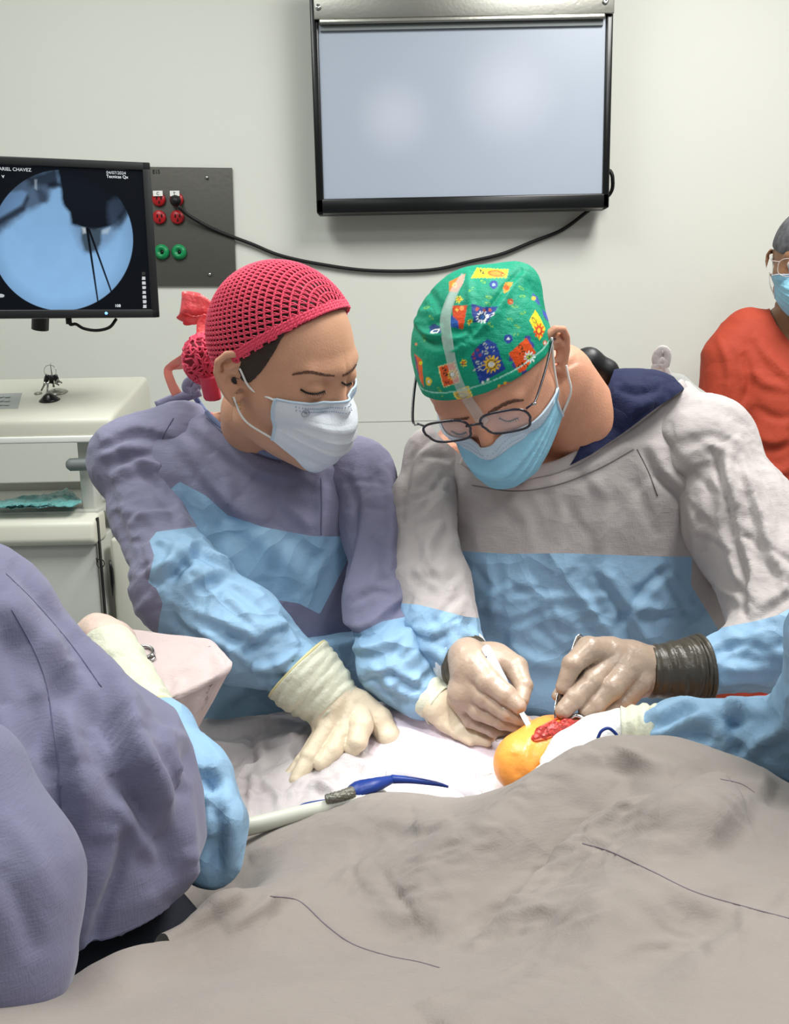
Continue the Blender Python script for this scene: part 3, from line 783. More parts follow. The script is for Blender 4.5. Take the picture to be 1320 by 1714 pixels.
m_maskE = mat('mask_edge', (196, 216, 232), .7)
m_loop = mat('elastic', (236, 236, 232), .7)
m_latex = mat('cream_latex', (216, 200, 174), .42, sss=.05, crumple=.16, cscale=60, spec=.4)
m_latexW = mat('cuff_latex', (214, 214, 192), .42, crumple=.25, cscale=50)
m_glove2 = mat('translucent_glove', (170, 148, 130), .30, crumple=.14, cscale=60, spec=.5, mottle=.08, mscale=30)
m_brownc = mat('brown_inner_glove', (72, 66, 56), .36, crumple=.2, cscale=40, spec=.45)
m_knit = mat('white_knit', (222, 228, 232), .8, bump=.8, bscale=260)

def frame(fwd, up):
    y = np.array(fwd, float); y /= np.linalg.norm(y); z = np.array(up, float); z -= y * (z @ y); z /= np.linalg.norm(z)
    return np.stack([np.cross(y, z), y, z], 1)
class Head:
    def __init__(s, c, fwd, up, k=1.0, male=False, cr=((0, -.006, .026), (.076, .095, .086))):
        s.cr = cr; s.nz = 0 if male else -.007
        s.c = np.array(c, float); s.R = frame(fwd, up); s.k = k; s.male = male
    def loc(s, P): return ((P - s.c) @ s.R) / s.k
    def w(s, p): return s.c + (np.array(p, float) * s.k) @ s.R.T
    def cran(s, q): return ell(q, np.array(s.cr[0]), s.cr[1])
    def sdf(s, P):
        q = s.loc(P); A = np.array
        d = s.cran(q)
        d = smin(d, ell(q, A([0, .026, -.030]), (.062, .062, .088)), .03)
        ch = .027 if s.male else .022
        d = smin(d, cone(q, A([0, .066, -.094]), A([0, .05, -.085]), ch, ch), .025)
        sx = q * A([1, 0, 0]); m = q.copy(); m[:, 0] = np.abs(m[:, 0])
        d = smin(d, cone(m, A([.050, .0, -.062]), A([.012, .066, -.096]), .020, .018), .02)
        d = smin(d, cone(m, A([.040, .058, -.026]), A([.052, .030, -.022]), .018, .018), .02)       # cheekbones
        d = smin(d, cone(m, A([.006, .083, .020]), A([.040, .072, .020]), .011, .009), .012)         # brow ridge
        d = smax(d, -np.maximum(np.linalg.norm((m - A([.032, .098, .001])) / A([1.25, 1, .75]), axis=1) - .0165, -1), .012)
        d = smin(d, np.linalg.norm(m - A([.032, .0735, .001]), axis=1) - .0142, .003)                # lids over the eyeball
        n = smin(cone(q, A([0, .083, .010]), A([0, .103 + s.nz, -.028]), .0065, .009), cone(m, A([.004, .098 + s.nz, -.030]), A([.0125, .093 + s.nz, -.032]), .006, .0065), .006)
        d = smin(d, n, .008)
        d = smin(d, cone(m, A([0, .0885, -.058]), A([.020, .080, -.060]), .0055, .003), .005)        # lips
        d = smin(d, cone(m, A([0, .086, -.066]), A([.016, .080, -.064]), .006, .003), .005)
        # ears
        e = m - A([.074, -.006, -.004]); ang = .5
        ca, sa = math.cos(ang), math.sin(ang)
        ex = e[:, 0] * ca + e[:, 1] * sa; ey = -e[:, 0] * sa + e[:, 1] * ca; E = np.stack([ex, ey, e[:, 2]], 1)
        # E: x thickness, y fore/aft, z up
        hel = None; pts = [(0.002, .010, .006), (.004, .010, .020), (.006, .001, .031), (.009, -.010, .030), (.011, -.019, .020), (.010, -.020, .006), (.008, -.014, -.010), (.005, -.006, -.022), (.003, .002, -.029), (.002, .007, -.022)]
        rr = [.003, .0036, .004, .004, .004, .004, .0042, .005, .0062, .004]
        for i in range(len(pts) - 1):
            g = cone(E, A(pts[i]), A(pts[i + 1]), rr[i], rr[i + 1]); hel = g if hel is None else np.minimum(hel, g)
        pan = ell(E, A([.0035, -.005, .004]), (.0035, .014, .026))
        anti = np.minimum(cone(E, A([.005, -.012, -.006]), A([.008, -.009, .012]), .003, .0032), cone(E, A([.008, -.009, .012]), A([.006, .003, .020]), .0032, .003))
        tr = cone(E, A([.003, .010, -.006]), A([.004, .006, -.004]), .004, .0035)
        e_ = smin(smin(hel, pan, .004), smin(anti, tr, .002), .004)
        e_ = smax(e_, -(np.linalg.norm(E - A([.009, .000, -.003]), axis=1) - .008), .004)
        d = smin(d, e_, .005)
        return d * s.k
    def faceR(s): return s.R
def fin(H, r=.14):
    lo, hi = H.c - r, H.c + r
    return [(a, lo[a], hi[a], .0021) for a in range(3)]

def tube_obj(name, pts, r, m, par, n=8, k=8, **kw): return MB().tube(crv(pts, k), r, n, **kw).build(name, m, par)

def mask(H, m, par, vs, prot=0, name='surgical_mask', zt=-.010, zbt=-.124, side=.068, tilt=0, ysd=.030, zs0=-.026, zs1=-.056, ycs=(.104, .110, .128, .124, .108, .090)):
    """pleated mask wrapped round the lower face"""
    nu, nv = 61, 61; P = np.zeros((nv, nu, 3))
    for j in range(nv):
        v = j / (nv - 1)
        yc = np.interp(v, [0, .12, .35, .6, .85, 1], ycs) + prot
        zc = zt + (zbt - zt) * v
        zs = zs0 + zs1 * v; ys = ysd - .004 * v; xs_ = side - .006 * v
        for i in range(nu):
            u = -1 + 2 * i / (nu - 1); s_ = abs(u)
            f = s_ ** 2.1
            x = xs_ * math.copysign(s_ ** .92, u); y = yc * (1 - f) + ys * f; z = zc * (1 - s_ ** 1.6) + zs * s_ ** 1.6
            # nose bridge pinch at the top edge
            if v < .25: y += .004 * math.exp(-(u / .12) ** 2) * (1 - v / .25) - .009 * math.exp(-((s_ - .33) / .16) ** 2) * (1 - v / .25)
            pl = 0
            for k_, vv in enumerate((.30, .48, .66)):
                w_ = (v - vv) / .10
                if 0 <= w_ < 1: pl += .0038 * (1 - w_)
            pl *= (1 - s_ ** 4) * .9 + .1
            P[j, i] = (x, y + pl + .0012 * math.sin(u * 9 + v * 7), z - pl * .3)
    fh = H.sdf
    for _ in range(3):
        W3 = H.w(P.reshape(-1, 3)); d3 = fh(W3); g3 = grad(fh, W3, .001); g3 /= np.linalg.norm(g3, axis=1)[:, None] + 1e-9
        W3 = W3 + g3 * np.clip(.0022 - d3, 0, .02)[:, None]; P = H.loc(W3).reshape(nv, nu, 3)
    G = H.w(P.reshape(-1, 3)).reshape(nv, nu, 3)
    b = MB(); b.grid(G); o = b.build(name, m, par); solidify(o, .0012)
    # stitched edge strips
    e = MB(); q = H.w(P[0] + (0, .0012, 0)); e.tube(q, .0016, 6, flat=1.0)
    q2 = H.w(P[9] + (0, .0008, 0))
    e.build('nose_edge', m_maskE, o)
    for side_i in (0, nu - 1):
        MB().tube(H.w(P[:, side_i] + (0, .0005, 0)), .0022, 6).build('side_edge', m_maskE, o)
    # weld dots in rows under the top edge
    dm = MB()
    for row in (4, 7):
        for i in range(6, nu - 6, 1):
            p = H.w(P[row, i] + (0, .0016, 0)); dm.box(p, (.0011, .0011, .0011), H.R)
    dm.build('weld_dots', m_dot, o, False)
    return o, P
m_dot = mat('weld', (160, 178, 200), .6)
def loop_(H, pts, par, r=.0013): return tube_obj('ear_loop', [H.w(p) for p in pts], r, m_loop, par)
def on_head(f, poly, r, off=0): return [trace(f, x, y) for x, y in poly]

def brow(f, pts, wid, par, name='eyebrow', m=None, lift=.0006):
    """strip of short hairs following the skin"""
    P = crv(pts, 10); mb = MB(); rn = random.Random(5); n = len(P)
    L = [trace(f, *p[:2]) for p in P]
    for i in range(n - 1):
        if L[i] is None: continue
        w = np.interp(i / n, np.linspace(0, 1, len(wid)), wid) if hasattr(wid, '__len__') else wid
        for k in range(4):
            x, y = P[i][:2]; dx, dy = P[min(i + 1, n - 1)][:2] - P[max(i - 1, 0)][:2]; l = math.hypot(dx, dy) + 1e-6; dx /= l; dy /= l
            o_ = rn.uniform(-w, w) * .6; a = (x - dy * o_, y + dx * o_); b = (a[0] + dx * w * 1.2, a[1] + dy * w * 1.2 - w * .25)
            A_, B_ = trace(f, *a), trace(f, *b)
            if np.linalg.norm(A_ - B_) > .012 or max(f(np.array([A_, B_]))) > .0008: continue
            v = (C0 - A_); v /= np.linalg.norm(v); mb.tube([A_ + v * lift * .5, (A_ + B_) / 2 + v * lift * 1.6, B_ + v * lift * .8], [.0005, .0006, .0003], 4)
    return mb.build(name, m or m_brow, par) if mb.v else None
def patch(f, polyline, w0, lift, m, name, par, n=6, k=10, th=.0006):
    """ribbon / tape pressed on a shape, centre line in pixels"""
    P = crv(polyline, k); out = []
    for i in range(len(P)):
        d = P[min(i + 1, len(P) - 1)] - P[max(i - 1, 0)]; d = d / (np.linalg.norm(d) + 1e-9); nrm = np.array([-d[1], d[0]]); row = []
        w = np.interp(i / (len(P) - 1), np.linspace(0, 1, len(w0)), w0)
        for j in range(n):
            x, y = P[i] + nrm * w * (j / (n - 1) * 2 - 1); h = trace(f, x, y)
            if h is None: h = row[-1] - 0 if row else trace(f, *P[i])
            v = C0 - h; v /= np.linalg.norm(v); row.append(h + v * lift)
        out.append(row)
    o = MB().grid(np.array(out)).build(name, m, par); solidify(o, th); return o

# ------------------------------------------------------------------ the woman in the crocheted cap
WB = (U(420, 1100, 1.22)[0], 1.22, 0)
W = empty('person', WB, 'woman in pink crocheted cap, white mask and lavender gown leaning left of the surgeon', 'person')
HW = Head((-.1345, 1.105, 1.433), (.82, -.47, -.33), (.14, -.33, .93), 1.0, cr=((0, .000, .026), (.076, .089, .084)))
hw = HW.sdf
Yt = 1.24
torsoW = rows_world([(690, 330, 470, Yt, .05), (712, 262, 560, Yt, .075), (740, 205, 600, Yt, .09), (775, 185, 628, Yt, .105), (850, 205, 640, Yt, .12), (960, 250, 630, Yt - .02, .125),
                     (1060, 290, 640, Yt - .03, .125), (1180, 300, 700, Yt, .13), (1400, 290, 720, Yt + .05, .14), (1900, 250, 720, Yt + .06, .16)])
torsoW_in = [(z, x, y, a - .022, b - .026) for z, x, y, a, b in torsoW]
neckW = [pr(430, 690, 1.155, 60), pr(432, 750, 1.22, 62)]
armWR = [(219, 765, 1.22, 58), (250, 860, 1.16, 56), (308, 985, 1.05, 74), (400, 1058, 1.02, 76), (500, 1120, .987, 50)]
armWL = [(600, 790, 1.20, 52), (632, 890, 1.14, 50), (638, 1010, 1.06, 56), (665, 1110, 1.00, 58), (705, 1160, .975, 42)]
def bodyW(P):
    d = stack(P, torsoW_in, 2.2)
    n = cone(P, neckW[0][0], neckW[1][0], neckW[0][1], neckW[1][1])
    d = smin(d, n, .03); d = smin(d, hw(P), .018)
    d = smin(d, chain(P, [(x, y, Y, r * .55) for x, y, Y, r in armWR]), .03); d = smin(d, chain(P, [(x, y, Y, r * .6) for x, y, Y, r in armWL]), .02)
    zb = U(0, 1700, 1.3)[2]
    for s_ in (-1, 1):
        d = smin(d, wchain(P, [((WB[0] + s_ * .09, 1.28, .62), .09), ((WB[0] + s_ * .10, 1.27, .45), .065), ((WB[0] + s_ * .10, 1.30, .10), .042), ((WB[0] + s_ * .10, 1.24, .035), .035), ((WB[0] + s_ * .11, 1.15, .03), .03)]), .03)
    return d
V, Q = nets(bodyW, (-.62, .9, -.02), (.16, 1.5, 1.62), .009, fin(HW))
bW = mesh_obj('body', V, Q, m_skinW, W)

# hair: under the cap, sleek, plus the bun
def hairW(P):
    q = HW.loc(P); d = (HW.cran(q) - .0035)
    # hairline plane: forehead temples
    hl = .088 + (np.abs(q[:, 0]) / .076) ** 3 * -.062
    hl = np.where(q[:, 1] < .045, hl - (0.045 - q[:, 1]) * 1.35, hl)
    n1 = fbm(np.stack([q[:, 0] * 20, q[:, 1] * 18, q[:, 2] * 300], 1), 2) * .0035
    d = smax(d + n1, (hl - q[:, 2]) * .8, .008)
    return d * HW.k
V, Q = nets(hairW, HW.c - .15, HW.c + .15, .002); mesh_obj('hair', V, Q, m_hair, W)

# crocheted cap: real strands over a red lining
m_cro = mat('coral_yarn', (240, 72, 104), .6, spec=.35, sheen=.2, bump=.4, bscale=900)
m_cro2 = mat('coral_lining', (128, 22, 42), .75)
# brim through forehead, above the ear, under the bun (pixels on the hair)
def capW0(P):
    q = HW.loc(P)
    d = ell(q, np.array([0, -.0015, .029]), (.0805, .0945, .0885))
    return d * HW.k
pF = HW.loc(trace(capW0, 588, 512)[None])[0]; pE = HW.loc(trace(capW0, 398, 600)[None])[0]
pB = np.array([pE[0] * .2, -.115, pE[2] - .040])
pF2 = pF * np.array([0, 1, 1]); pE2 = pE.copy()
nb = np.cross(pE2 - pF2, np.array([1.0, 0, 0])); nb /= np.linalg.norm(nb); nb = nb if nb[2] > 0 else -nb
nb[0] = 0; nb /= np.linalg.norm(nb)
def brimW(q): return -((q - pF2) @ nb) - .004 * np.cos(q[:, 1] * 20)
def liningW(P):
    q = HW.loc(P); return smax(capW0(P) + .0028, brimW(q) * HW.k, .002)
V, Q = nets(liningW, HW.c - .17, HW.c + .17, .003)
capO = mesh_obj('crocheted_cap', V, Q, m_cro2, W)
def rad_hit(dirs, cen, f, r1=.16):
    t = np.full(len(dirs), .02); hi = np.full(len(dirs), r1)
    lo = np.full(len(dirs), .0)
    for _ in range(22):
        mid = (lo + hi) / 2; d = f(cen + dirs * mid[:, None]); lo = np.where(d < 0, mid, lo); hi = np.where(d < 0, hi, mid)
    return (lo + hi) / 2
cenL = np.array([0, -.02, .035]); cenW = HW.w(cenL)
pole = np.array([0, -.90, -.42]); pole /= np.linalg.norm(pole)        # rings run round the bun
e1 = np.array([1.0, 0, 0]); e2 = np.cross(pole, e1)
def capdir(th, ph): return (pole * math.cos(th) + (e1 * math.cos(ph) + e2 * math.sin(ph)) * math.sin(th)) @ HW.R.T
yar = MB(); NR = 29; ths = np.radians(np.linspace(14, 175, NR))
def pts_on(thph, lift):
    D = np.array([capdir(a, b) for a, b in thph]); r = rad_hit(D, cenW, capW0); P = cenW + D * (r + np.array(lift))[:, None]
    ok = brimW(HW.loc(P)) < .0005
    return P, ok
def strand(mb, thph, lift, r, n=5):
    P, ok = pts_on(thph, lift); i = 0
    while i < len(P):
        if not ok[i]: i += 1; continue
        j = i
        while j + 1 < len(P) and ok[j + 1]: j += 1
        if j - i >= 2: mb.tube(P[i:j + 1], r, n, caps=False)
        i = j + 1
for ri, th0 in enumerate(ths):
    ns = max(16, int(88 * math.sin(th0)))
    ph = np.linspace(0, 2 * math.pi, ns * 4 + 1)
    dth = ths[1] - ths[0]
    # chain ring (two interlaced strands)
    strand(yar, [(th0 + dth * .06 * math.sin(p * ns), p) for p in ph], [.0006 + .0010 * math.cos(p * ns) for p in ph], .0011)
    strand(yar, [(th0 - dth * .07 * math.sin(p * ns) - dth * .05, p) for p in ph], [.0006 - .0010 * math.cos(p * ns) for p in ph], .0010)
    if ri == NR - 1: continue
    for k in range(ns):
        p0 = 2 * math.pi * k / ns; dp = 2 * math.pi / ns
        for (a0, b0) in ((-.12, .22), (.38, .20)):
            L_ = []
            for s_ in np.linspace(0, 1, 5):
                L_.append((th0 + dth * s_, p0 + dp * (a0 + (b0 - a0) * s_ + .07 * math.sin(s_ * math.pi * 2))))
            strand(yar, L_, [.0002 + .0012 * math.sin(s_ * math.pi) for s_ in np.linspace(0, 1, 5)], .0009, 4)
# brim band: three plaited rows along the brim plane
def brimcurve(off, wob, ph0):
    a_ = np.linspace(0, 2 * math.pi, 300, endpoint=False)
    u_ = np.array([1.0, 0, 0]); v_ = np.cross(nb, u_); c_ = pF2 * 0 + nb * (pF2 @ nb) + (cenL - nb * (cenL @ nb)) + nb * off
    D = (np.cos(a_)[:, None] * u_ + np.sin(a_)[:, None] * v_); D = D @ HW.R.T; cw = HW.w(c_); r = rad_hit(D, cw, capW0)
    return cw + D * (r + .0004 + .0008 * np.cos(a_ * 60 + ph0))[:, None] + (nb @ HW.R.T)[None] * (wob * np.sin(a_ * 60 + ph0))[:, None]
for off in (.001, .0042, .0074):
    for ph0 in (0, math.pi): yar.tube(brimcurve(off, .0011, ph0), .0015, 5, True)
yo = mesh_obj('yarn', np.array(yar.v), yar.f, m_cro, capO)
# the knotted bun
bunc = [pr(343, 592, 1.20, 36), pr(342, 614, 1.20, 30)]
bc, br_ = bunc[0]
def bunf(P): return smin(np.linalg.norm(P - bc, axis=1) - br_ * .92, np.linalg.norm(P - bunc[1][0], axis=1) - bunc[1][1] * .9, .02)
V, Q = nets(bunf, bc - .06, bc + .06, .003); bun = mesh_obj('bun_lining', V, Q, m_cro2, capO)
by = MB(); rg = np.random.default_rng(4)
for k in range(46):
    ax = rg.normal(size=3); ax /= np.linalg.norm(ax); u_ = np.cross(ax, (0, 0, 1)); u_ /= np.linalg.norm(u_); v_ = np.cross(ax, u_); o_ = rg.uniform(-.5, .5)
    a_ = np.linspace(0, rg.uniform(2.5, 5), 30) + rg.uniform(0, 6); D = ax * o_ + np.sqrt(1 - o_ * o_) * (np.cos(a_)[:, None] * u_ + np.sin(a_)[:, None] * v_) + .10 * np.sin(a_ * 9)[:, None] * ax
    D /= np.linalg.norm(D, axis=1)[:, None]; cc = (bc + bunc[1][0]) / 2; r = rad_hit(D, cc, bunf, .08); by.tube(cc + D * (r + .0012 * (.4 + np.cos(a_ * 12 + k)))[:, None], .0015, 5)
by.build('bun_yarn', m_cro, bun)
# red neck strap under the bun
MB().tube(crv([U(348, 630, 1.18), U(352, 648, 1.19), U(356, 668, 1.20)], 6), [.012] * 12 + [.011], 10, flat=.5, up=(0, 1, 0)).build('cap_tail', m_cro, capO)
# satin ribbon bow at the back
m_rib = mat('coral_organza', (246, 88, 92), .28, alpha=.86, spec=.6, crumple=.3, cscale=50)
def ribbon(name, ctr, w, tw=0, k=8, up=(0, 0, 1), m=None):
    P = crv(ctr, k); T = np.gradient(P, axis=0); T /= np.linalg.norm(T, axis=1)[:, None]
    up = np.array(up, float); rows_ = []
    for i in range(len(P)):
        a = tw * i / (len(P) - 1) if not hasattr(tw, '__len__') else np.interp(i / (len(P) - 1), np.linspace(0, 1, len(tw)), tw)
        s_ = up - T[i] * (up @ T[i]); s_ /= np.linalg.norm(s_); c_ = np.cross(T[i], s_); d_ = s_ * math.cos(a) + c_ * math.sin(a)
        ww = np.interp(i / (len(P) - 1), np.linspace(0, 1, len(w)), w)
        rows_.append([P[i] + d_ * ww * t_ for t_ in np.linspace(-1, 1, 6)])
    o = MB().grid(np.array(rows_)).build(name, m or m_rib, W); solidify(o, .0004); return o
rY = 1.215
ribbon('ribbon_loop', [U(352, 515, rY), U(330, 508, rY - .004), U(307, 506, rY - .006), U(303, 520, rY + .012), U(318, 530, rY + .016), U(350, 522, rY + .01)], [.008, .014, .014, .011, .010, .006], [0, .1, .15, .3, .5, .2])
ribbon('ribbon_loop', [U(345, 530, rY), U(325, 536, rY), U(309, 531, rY), U(312, 540, rY + .008), U(335, 536, rY + .01)], [.003, .006, .005, .004, .003], .4)
ribbon('ribbon_tail', [U(348, 528, rY - .01), U(342, 545, rY - .012), U(346, 568, rY - .02), U(356, 592, rY - .02), U(366, 610, rY - .015)], [.006, .010, .012, .009, .004], [1.2, 1.35, 1.5, 1.3, 1.0], up=(0, -1, 0))
m_rib2 = mat('salmon_organza', (244, 142, 122), .3, alpha=.72, spec=.6)
ribbon('ribbon_tail', [U(335, 555, 1.225), U(318, 590, 1.225), U(288, 612, 1.225), U(281, 622, 1.225), U(287, 642, 1.225), U(296, 660, 1.225)], [.004, .006, .006, .006, .006, .007], [1.2, 1.1, .9, .9, 1.2, 1.3], up=(0, -1, 0), m=m_rib2)
ribbon('ribbon_tail', [U(336, 560, 1.23), U(322, 598, 1.23), U(312, 612, 1.23), U(285, 616, 1.23)], [.002, .004, .004, .003], 1.2, up=(0, -1, 0), m=m_rib2)

# face details
brow(hw, [(489, 627), (505, 624), (520, 623), (540, 627), (559, 629)], [1.5, 3.2, 3.4, 2.4], W)
brow(hw, [(573, 629), (583, 624), (591, 617), (596, 610)], [2.4, 3.0, 2.2, 1.0], W)
def lashline(f, pts, par, r=.0011, dn=3):
    P = crv(pts, 8); L = [trace(f, *p) for p in P]; L = [p + (C0 - p) / np.linalg.norm(C0 - p) * .001 for p in L if p is not None]
    mb = MB().tube(L, r, 6)
    for i in range(0, len(L), 2):
        d = np.array([.15, -.6, -.5]) * .006 * (.6 + .8 * i / len(L)); mb.tube([L[i], L[i] + d * .6, L[i] + d + (0, 0, .001)], [.0005, .0004, .0002], 4)
    return mb.build('eyelashes', m_lash, par)
lashline(hw, [(503, 652), (515, 658), (530, 659), (543, 655)], W)
lashline(hw, [(572, 640), (580, 644), (588, 641)], W)
mo, MP = mask(HW, m_maskW, W, None, .000, zt=-.016, zbt=-.116, side=.066, ysd=.048, zs0=-.012, zs1=-.058, ycs=(.094, .098, .112, .110, .098, .080))
loop_(HW, [MP[2, -1], (.074, .018, -.010), (.080, .004, .012)], mo)
loop_(HW, [MP[58, -1], (.078, .016, -.050), (.083, .000, -.024)], mo)
loop_(HW, [MP[2, 0], (-.074, .018, -.010), (-.080, .004, .012)], mo)
# small round printed mark on the mask
pj = min(((j, i) for j in range(8, 30) for i in range(10, 52)), key=lambda q: np.hypot(*(proj(HW.w(MP[q[0], q[1]]))[:2] - (509, 692))))
cM = HW.w(MP[pj[0], pj[1]]); g_ = np.cross(HW.w(MP[pj[0], pj[1] + 2]) - cM, HW.w(MP[pj[0] + 2, pj[1]]) - cM); g_ /= np.linalg.norm(g_); g_ = g_ if g_ @ (C0 - cM) > 0 else -g_
ax_ = np.cross(g_, (0, 0, 1.)); ax_ /= np.linalg.norm(ax_); ay_ = np.cross(ax_, g_)
m_ink = mat('grey_ink', (120, 124, 134), .7)
lg = MB().tube([cM + g_ * .0014 + ax_ * .0046 * math.cos(a_) + ay_ * .0046 * math.sin(a_) for a_ in th], .0003, 5, True)
lg.tube([cM + g_ * .0016 + ax_ * u_ * .001 + ay_ * v_ * .001 for u_, v_ in ((-2, -1.5), (-.6, 1.6), (.2, -.6), (.8, 1.4), (2, 1.2))], .0005, 5)
lg.build('printed_mark', m_ink, mo)
# earring hoops
for (dx, dz, r) in ((.0, -.031, .0042), (-.004, -.034, .0045)):
    c_ = HW.w((.080 + .001, .000 - dx * 1.5, dz)); MB().tube([c_ + HW.R @ np.array([.0012 * math.sin(a_), r * math.cos(a_), r * math.sin(a_)]) for a_ in th], .0006, 6, True).build('earring', mat('gold', (214, 170, 110), .2, metal=1), W)

# --- gown
neck_open_W = [(395, 560), (330, 640), (322, 655), (345, 690), (380, 722), (420, 748), (455, 762), (480, 765), (520, 765), (600, 700), (600, 560)]
gt = lambda P: stack(P, torsoW, 2.3)
panelW = [(300, 806), (345, 830), (380, 862), (440, 882), (520, 897), (560, 898), (596, 896), (580, 940), (560, 980), (535, 1028), (500, 1010), (440, 1000), (300, 1250), (200, 1250), (250, 850)]
str_W = [
 ([(345, 700), (400, 745), (450, 772), (490, 776)], 5, 3, 'r'), ([(300, 690), (360, 740), (440, 790), (500, 800)], 12, 5, 's'),
 ([(300, 730), (350, 800), (400, 850), (450, 870)], 14, 6, 's'), ([(536, 790), (538, 850), (538, 900), (535, 960)], 3.5, 2.2, 'r'),
 ([(575, 735), (590, 780), (602, 830), (607, 880)], 5, 3, 'v'), ([(330, 800), (400, 860), (470, 930), (520, 990)], 20, 7, 'r'),
 ([(560, 900), (520, 950), (500, 1000)], 10, 4, 'v'), ([(420, 800), (470, 840), (540, 860)], 16, 4, 'v'), ([(355, 760), (400, 830)], 12, 5, 'r'),
 ([(420, 1180), (520, 1100), (640, 1080)], 12, 6, 'r'), ([(560, 1140), (640, 1110), (690, 1120)], 10, 5, 's')]
gown = cloth('gown', gt, (-.75, 1.0, .3), (.2, 1.55, 1.6), .0042, m_lav, W, str_W + gen(1, [(400, 760), (440, 860), (480, 960)], [90, 110, 70], 16, (-50, 50)), [(.0030, .09, dict(axis=(0, 0, 1), stretch=1.8, seed=1))],
             drop=inpoly(neck_open_W), panels=[('front_panel', inpoly(panelW), m_blue, 'light blue front panel')])
# lower skirt of the gown is the same blue: panel below the elbows
inner = lambda P: stack(P, [(z, x, y, a - .012, b - .022) for z, x, y, a, b in torsoW if z > 1.0], 2.2)
cloth('scrub_top', inner, (-.7, 1.0, 1.1), (.2, 1.5, 1.6), .006, m_pinkscrub, W, drop=inpoly([(375, 560), (346, 650), (358, 700), (372, 735), (420, 755), (470, 765), (600, 765), (640, 560)]))
hemW = [(322, 658), (345, 690), (380, 722), (420, 748), (455, 762), (480, 765), (520, 764)]
def hem(f, pts, r, m, par, name='neck_binding', flat=.5, lift=0.007, k=8):
    P = crv(pts, k); L = []
    for p in P:
        h = trace(f, *p)
        if h is not None and (not L or np.linalg.norm(h - L[-1]) < .06): v = C0 - h; L.append(h + v / np.linalg.norm(v) * lift)
    return MB().tube(L, r, 8, flat=flat, up=(0, -1, 0)).build(name, m, par)
m_lav2 = mat('blue_lavender_binding', (120, 132, 168), .8, weave=.3)
hem(gt, hemW, .0052, m_lav2, gown)
# back ties at the shoulder
for pts in ([(335, 655), (315, 662), (290, 668), (262, 680)], [(322, 664), (312, 648), (320, 636), (330, 642), (322, 660)]):
    MB().tube(crv([U(x, y, 1.25) for x, y in pts], 6), .007, 8, flat=.35, up=(0, -1, 0)).build('tie', m_lav, gown)
# sleeves
upW = [(x, y, Y, r) for x, y, Y, r in armWR]
def slR(P):
    d = chain(P, upW, .03)
    d = smin(d, chain(P, [(300, 740, 1.23, 70), (215, 770, 1.22, 60)]), .03)
    return d
bl_poly = [(250, 905), (262, 890), (310, 884), (338, 880), (365, 905), (560, 1040), (620, 1250), (400, 1250), (262, 1080), (266, 1040), (272, 1010), (262, 985), (248, 975), (252, 955), (258, 930)]
str_slW = [
 ([(165, 740), (230, 715), (300, 735), (360, 770)], 10, 5, 's'), ([(160, 770), (215, 750), (265, 760)], 9, 5, 'r'), ([(180, 800), (240, 780), (290, 800), (320, 840)], 10, 6, 'r'),
 ([(200, 745), (260, 790), (300, 850), (310, 880)], 11, 6, 's'), ([(185, 850), (230, 860), (275, 880)], 9, 4, 'r'), ([(215, 880), (245, 865), (300, 855)], 7, 6, 'r'), ([(225, 900), (240, 940), (250, 1000)], 8, 4, 'v'),
 ([(165, 760), (185, 820), (205, 890), (235, 960)], 6, 3, 'v'),
 ([(250, 970), (290, 945), (330, 905)], 10, 10, 's'), ([(330, 905), (360, 935), (395, 945)], 8, 8, 's'), ([(262, 900), (300, 925), (330, 940)], 7, 5, 'r'),
 ([(300, 1000), (330, 970), (390, 950), (440, 975)], 12, 7, 's'), ([(325, 1020), (370, 1040), (430, 1065), (480, 1060)], 11, 7, 's'), ([(360, 960), (420, 990), (470, 1030), (500, 1080)], 9, 6, 'r'),
 ([(400, 1085), (440, 1060), (480, 1045)], 8, 7, 's'), ([(420, 1120), (470, 1110), (500, 1090)], 8, 6, 'r'), ([(280, 1010), (300, 1050), (350, 1075)], 10, 6, 'v'), ([(440, 1000), (490, 1050), (515, 1090)], 7, 5, 'v'),
 ([(330, 1060), (380, 1080), (420, 1110)], 9, 6, 'r'), ([(300, 920), (280, 960), (270, 1000)], 9, 5, 'r'), ([(345, 900), (370, 925), (400, 940)], 6, 5, 'v')]
sl = cloth('sleeve', slR, (-.7, .85, .95), (-.02, 1.4, 1.5), .0031, m_lav, gown, str_slW + gen(2, [(200, 760), (225, 860), (292, 985)], [45, 55, 60], 22, (30, 120), (30, 80)) + gen(3, [(292, 985), (400, 1060), (505, 1125)], [70, 60, 45], 30, (-70, 70), (25, 70), (5, 7), (2, 3.6)), [(.0034, .07, dict(axis=(-.4, .2, .7), stretch=1.5, seed=2)), (.0012, .025, dict(seed=5))],
           drop=lambda V: (np.einsum('ij,j->i', V - U(500, 1120, .985), (U(400, 1060, 1.02) - U(505, 1125, .985)) / -np.linalg.norm(U(400, 1060, 1.02) - U(505, 1125, .985))) * -1 - .000) if False else (polysd(proj(V)[:, :2], neck_open_W)),
           panels=[('forearm_cover', inpoly(bl_poly), m_blue, 'light blue lower sleeve')])
def slL(P): return smin(chain(P, armWL, .03), chain(P, [(520, 770, 1.22, 60), (600, 800, 1.2, 50)]), .03)
bl_polyL = [(560, 1055), (600, 1060), (640, 1040), (690, 1030), (760, 1060), (780, 1250), (540, 1250), (530, 1080)]
